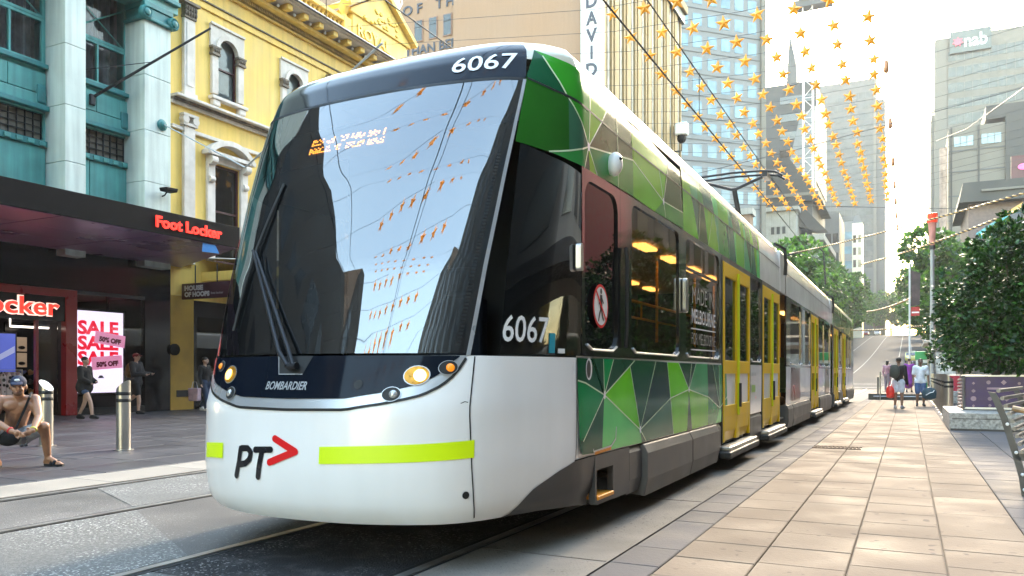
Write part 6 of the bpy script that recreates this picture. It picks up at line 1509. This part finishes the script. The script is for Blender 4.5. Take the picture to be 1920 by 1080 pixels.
def plane_lobes(rng, R_, H):
    L_ = [((0,0,H*.66),(R_*.62,R_*.62,H*.28))]
    for k in range(11):
        a = rng.uniform(0, 2*PI); q = rng.uniform(.45,.8)*R_; z = H*rng.uniform(.42,.92); s_ = R_*rng.uniform(.32,.52)
        L_.append(((q*math.cos(a), q*math.sin(a), z), (s_, s_, s_*.85)))
    return L_
protos = []
for k in range(3):
    rg = random.Random(20+k); Lk = plane_lobes(rg, 5.0, 12.0); t = thing('street_tree', 'proto', 'tree', (0, 0, 0), group='street trees on the hill')
    mb = MB().tube([(0,0,-.3),(.1,0,2.6),(0,.1,5.2)], [.34,.26,.2], 9)
    for c_, r in Lk[:10]: mb.tube([(0,.1,4.6), (Vector((0,0,5)) + Vector(c_))/2 + Vector((0,0,.5)), c_], [.15,.1,.04], 5)
    mb.obj('trunk', M_bark, t, smooth=True); crown(rg, Lk, 7500, .55, .20, M_lf).obj('crown', M_lf, t, merge='open'); protos.append(t)
spots = [(-13.6,84,1.0,'leafy bright green street tree just above the tram roof, nearest on the left'),(-14.2,99,1.08,'second street tree on the left above the tram'),(-13.6,116,1.0,'third street tree in the left row on the hill'),(-14.4,135,1.1,'fourth street tree in the left row on the hill'),(-13.8,158,1.05,'fifth street tree in the left row on the hill'),(-14.2,186,1.1,'sixth street tree in the left row on the hill'),(-13.8,220,1.05,'hazy street tree high in the left row'),(-14.5,262,1.05,'hazy street tree near the crest in the left row'),
         (5.2,92,1.05,'large street tree on the right behind the banner pole'),(6.6,112,1.12,'tall street tree on the right behind the torch lamp'),(4.4,132,1.0,'third street tree in the right row on the hill'),(4.2,156,1.05,'fourth street tree in the right row on the hill'),(4.0,186,1.1,'fifth street tree in the right row on the hill'),(3.6,225,1.05,'hazy street tree high in the right row'),(3.4,268,1.1,'hazy street tree near the crest in the right row'),
         (-11.0,318,1.1,'hazy park tree left of centre beyond the crest'),(-5.5,326,1.2,'hazy park tree in the centre beyond the crest'),(.5,320,1.1,'hazy park tree right of centre beyond the crest')]
for k, (x, y, s_, lb) in enumerate(spots):
    t = protos[k] if k < 3 else dup(protos[k % 3])
    t.location = (x, y, hill(y)); t.rotation_euler = (0, 0, k*1.3); s_ *= 1.1; t.scale = (s_,)*3; t['label'] = lb
# ------------------------------------------------------------------ people: tapered limbs and masses fused into one skin, clothes as shells over it
SKIN = [pm('skin_tan', (.34,.165,.09), .42, var=.12, scale=14), pm('skin_light', (.52,.33,.25), .5, var=.1, scale=14), pm('skin_brown', (.20,.105,.065), .5, var=.1, scale=14)]
HAIR = pm('hair_dark', (.015,.011,.009), .55, var=.2)
def limb(mb, a, b, ra, rb, n=12):
    a, b = Vector(a), Vector(b); mb.tube([a, b], [ra, rb], n); mb.ell(a, (ra,)*3, n, 8); mb.ell(b, (rb,)*3, n, 8)
def chain(mb, pts, rs):
    for i in range(len(pts)-1): limb(mb, pts[i], pts[i+1], rs[i], rs[i+1])
def fuse(name, mb, mat, parent, vox=.016, it=4):
    me = mb.mesh(name, mat); o = link(name, me, parent, local=True)
    r = o.modifiers.new('fuse', 'REMESH'); r.mode = 'VOXEL'; r.voxel_size = vox; r.use_smooth_shade = True
    s_ = o.modifiers.new('soften', 'SMOOTH'); s_.factor = .5; s_.iterations = it
    return o
def mir(p): return (-p[0], p[1], p[2])
def head(mb, c, yaw=0, tilt=0, s=1.0, face=True):
    """skull, jaw, nose, brow, ears; local face looks along -Y, turned by yaw"""
    q = Matrix.Rotation(yaw, 3, 'Z') @ Matrix.Rotation(tilt, 3, 'X'); c = Vector(c)
    def E(p, r): mb.ell(c + q @ (Vector(p)*s), tuple(v*s for v in r), 14, 10, rot=q)
    E((0,.012,.02), (.074,.092,.095)); E((0,-.022,-.045), (.058,.066,.068)); E((0,-.045,-.085), (.035,.035,.028))
    if face:
        E((0,-.098,-.012), (.012,.022,.024)); E((0,-.082,.025), (.05,.018,.014)); E((0,-.085,-.052), (.026,.014,.010))
        for sg in (-1, 1): E((sg*.075,.012,-.008), (.012,.024,.032)); E((sg*.04,-.062,-.03), (.022,.02,.02))
    return q
def eyes(parent, c, q, s=1.0):
    for sg in (-1, 1):
        p = Vector(c) + q @ (Vector((sg*.031,-.078,.004))*s); link('eye', MB().ell(p, (.011*s,.008*s,.006*s), 8, 6).mesh('eye', M_ink), parent, local=True)
def hand(mb, w, d, side, curl=.5, s=1.0):
    """palm, four unequal curled fingers and a thumb leaving the side of the palm"""
    d = Vector(d).normalized(); x = d.cross(Vector(side)).normalized(); u = Vector(side).normalized(); w = Vector(w)
    mb.ell(w + d*.045*s, (.032*s,.032*s,.040*s), 10, 8)
    for k, (o_, l) in enumerate(((-.027,.068),(-.009,.078),(.009,.074),(.026,.058))):
        a = w + d*.075*s + u*o_*s; b = a + (d*(1-curl*.4) + x*curl*.5).normalized()*l*.5*s; c_ = b + (d*(1-curl) + x*curl).normalized()*l*.5*s
        chain(mb, [a, b, c_], [.010*s,.009*s,.0075*s])
    a = w + d*.03*s - u*.03*s; b = a + (d*.6 - u*.7 + x*.3).normalized()*.035*s; chain(mb, [a, b, b + (d + x*.4).normalized()*.028*s], [.012*s,.010*s,.009*s])
def person(label, loc, rz, J, wear, skin=0, H=1.75, group=None, vox=.016, yaw=0, tilt=0, hands=True, hair='short', sunglass=False):
    """J: joints for a 1.75 m figure facing -Y; wear: list of (part name, material, regions)"""
    t = thing('person', label, 'person', loc, rz, group); k = H/1.75; t.scale = (k,)*3
    g = lambda n: Vector(J[n])
    def torso(mb, e=0.0, top=True):
        limb(mb, g('pelvis'), g('belly'), .125+e, .115+e); limb(mb, g('belly'), g('chest'), .115+e, .13+e)
        for sd in ('L', 'R'): limb(mb, g('chest') + (g('sh'+sd)-g('chest'))*.55, g('sh'+sd), .095+e, .062+e); limb(mb, g('pelvis'), g('hip'+sd), .115+e, .098+e); limb(mb, g('belly'), g('chest') + (g('sh'+sd)-g('chest'))*.5, .09+e, .09+e)
    def arm(mb, sd, e=0.0, part='all'):
        if part in ('all', 'upper', 'long'): limb(mb, g('sh'+sd), g('el'+sd), .056+e, .043+e)
        if part in ('all', 'long'): limb(mb, g('el'+sd), g('wr'+sd), .043+e, .028+e)
    def leg(mb, sd, e=0.0, part='all', f=1.0):
        if part in ('all', 'thigh', 'long'): limb(mb, g('hip'+sd), g('hip'+sd).lerp(g('kn'+sd), f), .088+e, .088 + (.058-.088)*f + e)
        if part in ('all', 'long'):
            m_ = g('kn'+sd).lerp(g('an'+sd), .3) + (g('an'+sd)-g('kn'+sd)).cross(Vector((1,0,0))).normalized()*.012
            chain(mb, [g('kn'+sd), m_, g('an'+sd)], [.056+e, .056+e, .036+e])
    def foot(mb, sd, e=0.0):
        a, b = g('an'+sd), g('to'+sd); heel = a + (a-b).normalized()*.04; heel.z = b.z + .012
        limb(mb, a, heel, .036+e, .033+e, 10); limb(mb, heel, b, .034+e, .028+e, 10); limb(mb, a, a.lerp(b, .6), .034+e, .030+e, 10)
    b = MB(); torso(b); limb(b, g('chest') + Vector((0,0,.06)), g('neck'), .07, .052); limb(b, g('neck'), g('head') - Vector((0,0,.05)), .052, .05); q = head(b, g('head'), yaw, tilt)
    for sd in ('L', 'R'):
        arm(b, sd); leg(b, sd); foot(b, sd)
        if hands: hand(b, g('wr'+sd), g('wr'+sd)-g('el'+sd), (1,0,0) if abs((g('wr'+sd)-g('el'+sd)).normalized().x) < .8 else (0,1,0), .55)
    body = fuse('body', b, SKIN[skin], t, vox)
    eyes(t, g('head'), q)
    if hair:
        hb = MB(); c = g('head'); hb.ell(c + q @ Vector((0,.022,.045)), (.083,.096,.082), 14, 10, rot=q)
        if hair == 'long': hb.ell(c + q @ Vector((0,.06,-.04)), (.075,.05,.13), 12, 10, rot=q)
        if hair == 'bun': hb.ell(c + q @ Vector((0,.07,.07)), (.045,.045,.045), 10, 8)
        fuse('hair', hb, HAIR, t, vox*.8, 2)
    if sunglass:
        mb = MB(); 
        for sg in (-1, 1): mb.ell(g('head') + q @ Vector((sg*.033,-.088,.006)), (.027,.010,.019), 10, 8, rot=q)
        mb.tube([g('head') + q @ Vector((-.078,-.03,.008)), g('head') + q @ Vector((-.05,-.09,.010)), g('head') + q @ Vector((.05,-.09,.010)), g('head') + q @ Vector((.078,-.03,.008))], .005, 5)
        link('sunglasses', mb.mesh('sunglasses', M_ink, True), t, local=True)
    for nm, mat, regs in wear:
        mb = MB()
        for r_ in regs:
            kind, e = r_[0], r_[1]
            if kind == 'torso': torso(mb, e)
            elif kind == 'hips':
                limb(mb, g('pelvis'), g('belly').lerp(g('pelvis'), .55), .125+e, .12+e)
                for sd in ('L','R'): limb(mb, g('pelvis'), g('hip'+sd), .118+e, .10+e)
            elif kind == 'sleeve': [arm(mb, sd, e, 'upper' if len(r_) < 3 else r_[2]) for sd in ('L','R')]
            elif kind == 'halfsleeve': [limb(mb, g('sh'+sd), g('sh'+sd).lerp(g('el'+sd), r_[2]), .060+e, .055+e) for sd in ('L','R')]
            elif kind == 'thigh': [leg(mb, sd, e, 'thigh', r_[2]) for sd in ('L','R')]
            elif kind == 'trouser': [leg(mb, sd, e, 'long') for sd in ('L','R')]
            elif kind == 'shoe': [foot(mb, sd, e) for sd in ('L','R')]
            elif kind == 'skirt':
                a_ = g('pelvis'); n_ = r_[2]; chain(mb, [a_ + Vector((0,0,.1)), a_, n_], [.12, .15, .15+e])
            elif kind == 'cape': chain(mb, [g('chest'), g('belly'), g('pelvis') + Vector((0,.02,-.06))], [.15+e,.19+e,.23+e])
        fuse(nm, mb, mat, t, vox, 5)
    return t
STAND = dict(head=(0,-.01,1.63), neck=(0,.01,1.50), chest=(0,.01,1.30), belly=(0,0,1.10), pelvis=(0,0,.96), shL=(-.185,.015,1.415), shR=(.185,.015,1.415), elL=(-.235,.03,1.13), elR=(.235,.03,1.13), wrL=(-.25,-.04,.88), wrR=(.25,-.04,.88), hipL=(-.09,0,.90), hipR=(.09,0,.90), knL=(-.10,-.02,.50), knR=(.10,-.02,.50), anL=(-.11,.02,.09), anR=(.11,.02,.09), toL=(-.13,-.15,.03), toR=(.13,-.15,.03))
def pose(**k): d = dict(STAND); d.update(k); return d
CL = lambda n, c_, r=.85: pm('cloth_' + n, c_, r, var=.22, scale=9, bump=.25, bscale=30)
Cblack, Cwhite, Cdenim, Cnavy, Cgrey, Cpurple, Colive = CL('black', (.012,.012,.014)), CL('white', (.68,.70,.74)), CL('denim', (.06,.11,.22)), CL('navy', (.012,.018,.045)), CL('grey', (.34,.35,.37)), CL('purple', (.20,.03,.25)), CL('olive', (.05,.055,.045))

# crouching shirtless person by the kerb (local x = image right, face towards the camera)
SQ = dict(head=(-.025,-.02,.965), neck=(-.025,.07,.845), chest=(-.03,.14,.70), belly=(-.07,.22,.53), pelvis=(-.09,.27,.38), shL=(-.215,.10,.80), shR=(.135,.10,.805), elL=(-.285,-.07,.575), elR=(.185,-.06,.60), wrL=(-.065,-.27,.445), wrR=(.135,-.27,.45), hipL=(-.18,.24,.36), hipR=(.0,.24,.36), knL=(-.27,-.13,.485), knR=(.245,-.10,.485), anL=(-.25,.05,.10), anR=(.275,.03,.10), toL=(-.32,-.10,.035), toR=(.40,-.08,.035))
sq = thing('person', 'shirtless person in navy cap crouching with hands clasped beside the kerb', 'person', (-9.47, 5.95, .022), R(54))
g = lambda n: Vector(SQ[n])
b = MB(); limb(b, g('pelvis'), g('belly'), .125, .12); limb(b, g('belly'), g('chest'), .12, .135); limb(b, g('chest'), g('neck'), .10, .058); limb(b, g('neck'), g('head') + Vector((0,.02,-.05)), .055, .052); qh = head(b, g('head'), R(-4), R(6), 1.06)
b.ell((-.10,.03,.735), (.085,.034,.055), 12, 8); b.ell((.045,.03,.735), (.085,.034,.055), 12, 8)
for sd, sg in (('L',-1), ('R',1)):
    limb(b, g('chest') + (g('sh'+sd)-g('chest'))*.5, g('sh'+sd), .095, .068); limb(b, g('neck') + Vector((0,.01,-.03)), g('sh'+sd), .05, .055)
    chain(b, [g('sh'+sd), g('sh'+sd).lerp(g('el'+sd), .45), g('el'+sd)], [.066,.058,.044]); chain(b, [g('el'+sd), g('el'+sd).lerp(g('wr'+sd), .35), g('wr'+sd)], [.044,.045,.029])
    limb(b, g('pelvis'), g('hip'+sd), .12, .10); chain(b, [g('hip'+sd), g('kn'+sd)], [.095,.062]); cm = g('kn'+sd).lerp(g('an'+sd), .33) + Vector((0,.03,0)); chain(b, [g('kn'+sd), cm, g('an'+sd)], [.058,.058,.037])
    heel = g('an'+sd) + Vector((-.02*sg,.05,-.055)); limb(b, g('an'+sd), heel, .037,.034); limb(b, heel, g('to'+sd), .034,.026); limb(b, g('an'+sd), g('an'+sd).lerp(g('to'+sd), .6), .036, .03)
    for k in range(5): p = g('to'+sd) + Vector(((k-2)*.017, -.025 - .008*abs(2-k)*-1, -.008)); limb(b, p + Vector((0,.03,.004)), p, .011,.009, 8)
hand(b, g('wrL'), (.10,-.03,-.035), (0,0,1), .7); hand(b, g('wrR'), (-.09,-.03,-.04), (0,0,-1), .8)
fuse('body', b, SKIN[0], sq, .0085, 3); eyes(sq, g('head'), qh, 1.06)
MBm = lambda mb, nm, mat, sm=True: link(nm, mb.mesh(nm, mat, sm), sq, local=True)
st_ = MB(); st_.ell(g('head') + qh @ Vector((0,-.055,-.062)), (.054,.045,.048), 12, 8, rot=qh); MBm(st_, 'stubble', pm('stubble', (.16,.085,.055), .7, var=.3, scale=40))
mo = MB(); mo.ell(g('head') + qh @ Vector((0,-.098,-.057)), (.024,.008,.006), 8, 6, rot=qh); MBm(mo, 'mouth', pm('lips', (.22,.08,.06), .5))
br = MB()
for sg in (-1, 1): br.ell(g('head') + qh @ Vector((sg*.034,-.096,.030)), (.022,.008,.005), 8, 6, rot=qh)
MBm(br, 'eyebrows', HAIR)
cp = MB(); c = g('head') + qh @ Vector((0,.012,.045)); 
for i in range(7):
    pass
cp.ell(c, (.087,.105,.088), 18, 10, rot=qh); capo = fuse('cap', cp.ell(g('head') + qh @ Vector((0,-.125,.052)), (.072,.062,.011), 14, 8, rot=qh @ Matrix.Rotation(R(14), 3, 'X')), Cnavy, sq, .007, 2)
bd_ = MB(); bd_.ell(g('head') + qh @ Vector((0,-.088,.085)), (.03,.012,.016), 10, 6, rot=qh); MBm(bd_, 'cap_badge', M_num)
sh_ = MB(); limb(sh_, g('pelvis'), g('belly').lerp(g('pelvis'), .5), .138, .13)
for sd in 'LR': limb(sh_, g('pelvis'), g('hip'+sd), .13, .115); limb(sh_, g('hip'+sd), g('hip'+sd).lerp(g('kn'+sd), .72), .108, .088)
fuse('shorts', sh_, Cgrey, sq, .010, 4)
bg_ = MB(); bg_.ell((-.13,-.02,.36), (.13,.09,.10), 14, 10); fuse('shoulder_bag', bg_, Cblack, sq, .011, 3)
MBm(MB().tube([(.10,.12,.885), (.085,-.01,.83), (.04,-.005,.70), (-.01,.04,.58), (-.06,.03,.45)], .014, 6), 'bag_strap', Cblack)
def ring(p, d, r, mat, nm):
    d = Vector(d).normalized(); u = d.cross(Vector((0,0,1))).normalized(); v = d.cross(u); pts = [Vector(p) + (u*math.cos(a) + v*math.sin(a))*r for a in [2*PI*k/14 for k in range(15)]]; MBm(MB().tube(pts, .010, 6), nm, mat)
ring(g('wrL').lerp(g('elL'), .12), g('wrL')-g('elL'), .033, pm('band_red', (.6,.02,.03), .5), 'red_wristband'); ring(g('wrR').lerp(g('elR'), .10), g('wrR')-g('elR'), .033, pm('band_yellow', (.62,.60,.10), .5), 'yellow_wristband')
MBm(MB().tube([(.03,-.34,.40), (.015,-.345,.33), (.02,-.35,.285), (.05,-.35,.28), (.075,-.35,.30), (.085,-.345,.33), (.06,-.34,.39)], .006, 6).ell((.03,-.35,.285), (.022,.008,.016), 10, 6).ell((.07,-.35,.29), (.022,.008,.016), 10, 6), 'held_sunglasses', M_ink)
for sd, sg in (('L',-1), ('R',1)):
    heel = g('an'+sd) + Vector((-.02*sg,.06,0)); a = Vector((heel.x, heel.y, .012)); e = g('to'+sd); e = Vector((e.x + (e.x-heel.x)*.12, e.y + (e.y-heel.y)*.12, .012)); d = (e-a).normalized(); s_ = Vector((-d.y, d.x, 0))
    so2 = MB(); outl = [a - s_*.032, a.lerp(e,.5) - s_*.038, e - s_*.046, e + d*.02, e + s_*.046, a.lerp(e,.5) + s_*.038, a + s_*.032]; so2.prism([(p.x, p.y) for p in outl], 'z', .0, .024); MBm(so2, 'sandal', Cblack, False)
    mid = a.lerp(e, .62); 
    for f_ in (.52, .70):
        mid = a.lerp(e, f_); MBm(MB().tube([mid - s_*.048 + Vector((0,0,.01)), mid - s_*.03 + Vector((0,0,.06-.02*f_)), mid + s_*.03 + Vector((0,0,.06-.02*f_)), mid + s_*.048 + Vector((0,0,.01))], .017, 6), 'sandal_strap', Cblack)

# walkers on the left
W1 = pose(wrL=(-.12,-.22,1.02), wrR=(.10,-.24,1.05), elL=(-.24,-.02,1.13), elR=(.23,.0,1.14), knL=(-.08,-.20,.52), anL=(-.08,-.26,.10), toL=(-.08,-.43,.045), knR=(.08,.06,.50), anR=(.08,.24,.12), toR=(.08,.10,.035))
person('walking person in loose black top and denim shorts passing the sale screen', (-17.95, 12.85, .022), R(110), W1, [('black_top', Cblack, [('torso', .03), ('cape', 0), ('sleeve', .035, 'long')]), ('denim_shorts', Cdenim, [('hips', .02), ('thigh', .025, .3)]), ('sneakers', Cblack, [('shoe', .012)])], 1, 1.52, hair='bun', yaw=R(10))
W2 = pose(wrL=(-.14,-.34,1.12), elL=(-.23,-.05,1.14), wrR=(.14,-.36,1.14), elR=(.22,-.06,1.15), knL=(-.09,-.12,.50), anL=(-.10,-.12,.09), toL=(-.1,-.28,.03), knR=(.09,.10,.52), anR=(.09,.44,.30), toR=(.09,.42,.13))
w2p_ = person('walking person in dark hoodie, red cap and brown backpack by the sale screen', (-18.9, 15.05, .022), R(110), W2, [('hoodie', CL('charcoal', (.03,.03,.035)), [('torso', .03), ('sleeve', .03, 'long')]), ('shorts', Cblack, [('hips', .025), ('thigh', .03, .75)]), ('sandals', Cblack, [('shoe', .006)])], 1, 1.68, hair=None, yaw=0)
link('red_cap', MB().ell((0,.01,1.665), (.088,.10,.075), 14, 8).ell((0,-.11,1.66), (.06,.06,.012), 12, 6).mesh('red_cap', CL('capred', (.20,.02,.025)), True), w2p_, local=True)
pk = thing('backpack', 'brown and yellow backpack worn by the walker in the hoodie', 'backpack', (-18.9, 15.05, .022), R(110)); pk.scale = (.96,)*3
fuse('bag', MB().ell((0,.20,1.24), (.15,.10,.22), 14, 10).ell((0,.25,1.14), (.11,.07,.11), 12, 8), CL('bagbrown', (.15,.085,.03)), pk, .015, 3)
W3 = pose(wrR=(.22,-.10,.93), elR=(.24,.02,1.14), knL=(-.09,-.10,.50), anL=(-.1,-.10,.09), toL=(-.1,-.26,.03), knR=(.09,.03,.48), anR=(.09,.22,.13), toR=(.09,.10,.03))
person('shopper in black off shoulder top and jeans carrying a pink bag by the dark shop', (-18.75, 17.3, .022), R(100), W3, [('black_top', Cblack, [('torso', .02), ('sleeve', .02, 'long')]), ('jeans', CL('jeans', (.03,.05,.10)), [('hips', .02), ('trouser', .02)]), ('shoes', Cwhite, [('shoe', .012)])], 1, 1.60, hair='bun', yaw=R(20))
bgp = thing('shopping_bag', 'pale pink bag hanging from the shopper beside the dark shop', 'bag', (-18.85, 17.0, .3), R(100)); link('bag', MB().prism([(-.16,.02),(.16,.02),(.18,.40),(-.18,.40)], 'x', -.09, .09).mesh('bag', CL('pink', (.55,.38,.42))), bgp, bevel=.03, local=True); link('handle', MB().tube([(0,-.1,.4),(0,-.06,.58),(0,.06,.58),(0,.1,.4)], .01, 6).mesh('handle', Cwhite), bgp, local=True)
# pair standing at the far end of the pavement, and others at the stop
W4 = pose(wrL=(-.24,-.10,.86), elR=(.22,.02,1.14), wrR=(.13,-.20,1.05))
person('person in black top and white shorts seen from behind with a grey backpack', (-.26, 28.2, .012), R(165), W4, [('black_top', Cblack, [('torso', .025), ('sleeve', .025, 'long')]), ('white_shorts', CL('shortsblue', (.55,.60,.70)), [('hips', .025), ('thigh', .03, .7)]), ('shoes', Cgrey, [('shoe', .01)])], 2, 1.63, hair='short', yaw=R(20))
fuse('bag', MB().ell((.06,.20,1.18), (.16,.10,.23), 14, 10), Colive, thing('backpack', 'dark grey backpack on the person in white shorts', 'backpack', (-.26, 28.2, .012), R(165)), .016, 3)
rb_ = thing('carrier_bag', 'bright red carrier bag held by the person in white shorts', 'bag', (-.50, 28.1, .35), R(165)); fuse('bag', MB().ell((0,0,.2), (.13,.09,.20), 12, 10).ell((0,0,.06), (.12,.08,.07), 12, 8), CL('bagred', (.75,.03,.02), .45), rb_, .015, 2); link('handle', MB().tube([(-.05,0,.36),(0,0,.55),(.05,0,.36)], .008, 6).mesh('handle', CL('bagred', (.75,.03,.02), .45)), rb_, local=True)
W5 = pose(wrR=(.27,-.02,.86), elR=(.26,.03,1.13))
person('person in white shirt, jeans shorts and sunglasses standing beside the bollards', (.39, 30.7, .012), R(5), W5, [('white_shirt', Cwhite, [('torso', .03), ('halfsleeve', .02, .75)]), ('jean_shorts', CL('jeanblue', (.07,.13,.28)), [('hips', .025), ('thigh', .03, .95)]), ('shoes', Cblack, [('shoe', .01)])], 2, 1.62, hair='short', sunglass=True)
gb = thing('carrier_bag', 'dark teal bag with a white flash held by the person in white shirt', 'bag', (.66, 30.6, .25), R(5)); fuse('bag', MB().ell((0,0,.2), (.24,.10,.22), 12, 10).ell((0,0,.08), (.22,.09,.09), 12, 8), CL('bagteal', (.02,.055,.075), .5), gb, .016, 2); link('flash', MB().tube([(-.12,-.105,.14),(.0,-.115,.22),(.10,-.105,.25),(.14,-.09,.32)], .014, 6).mesh('flash', M_num), gb, local=True); link('handle', MB().tube([(-.08,0,.38),(0,0,.62),(.08,0,.38)], .01, 6).mesh('handle', Cblack), gb, local=True)
W6 = pose(knR=(.10,.02,.50), anR=(.1,.14,.1), toR=(.1,.0,.03))
person('person in purple dress with back turned at the tram stop', (.06, 41.0, .26), R(175), W6, [('purple_dress', Cpurple, [('torso', .012), ('skirt', .12, Vector((.05,.06,.45)))]), ('shoes', Cblack, [('shoe', .006)])], 1, 1.55, hair='bun')
person('small person in mauve clothes behind the pair on the pavement', (-.9, 43.5, .26), R(150), STAND, [('mauve_top', CL('mauve', (.30,.16,.20)), [('torso', .02), ('sleeve', .02, 'long')]), ('trousers', CL('greyviolet', (.16,.12,.15)), [('hips', .02), ('trouser', .02)])], 1, 1.5, hair='long')
# passenger seated behind the first window
SIT = pose(head=(0,-.02,1.28), neck=(0,0,1.15), chest=(0,.02,.96), belly=(0,.03,.76), pelvis=(0,.04,.62), shL=(-.185,.02,1.07), shR=(.185,.02,1.07), elL=(-.23,-.05,.82), elR=(.23,-.05,.82), wrL=(-.1,-.25,.75), wrR=(.1,-.25,.75), hipL=(-.09,.0,.58), hipR=(.09,.0,.58), knL=(-.1,-.42,.56), knR=(.1,-.42,.56), anL=(-.1,-.40,.12), anR=(.1,-.40,.12), toL=(-.1,-.56,.05), toR=(.1,-.56,.05))
person('seated passenger in pale top behind the first tram window', (TX+.8, 7.35, .33), R(0), SIT, [('top', CL('ochre', (.35,.24,.12)), [('torso', .02), ('sleeve', .02, 'long')]), ('trousers', Cblack, [('hips', .02), ('trouser', .02)])], 1, 1.7, hair='short')
person('seated passenger in dark top leaning back behind the first tram window', (TX+.95, 6.5, .33), R(0), SIT, [('top', Cblack, [('torso', .02), ('sleeve', .02, 'long')]), ('trousers', Cblack, [('hips', .02), ('trouser', .02)])], 2, 1.75, hair='short')
# ------------------------------------------------------------------ warm smoky air
hz = MB().box(-260, 260, -130, 420, -1.2, 118).mesh('haze', [])
hm_ = bpy.data.materials.new('haze_air'); hm_.use_nodes = True
_t = hm_.node_tree; _t.nodes.remove(_t.nodes['Principled BSDF']); _pv = _t.nodes.new('ShaderNodeVolumePrincipled')
_pv.inputs['Color'].default_value = (.96,.95,.93,1); _pv.inputs['Density'].default_value = .00035; _pv.inputs['Anisotropy'].default_value = .2
_t.links.new(_pv.outputs[0], _t.nodes['Material Output'].inputs['Volume'])
hz.materials.clear(); hz.materials.append(hm_)
link('haze', hz, kind='stuff', label='thin pale smoky haze filling the street', cat='haze')
for o in WPARENTS:
    if '_w' in o: del o['_w']
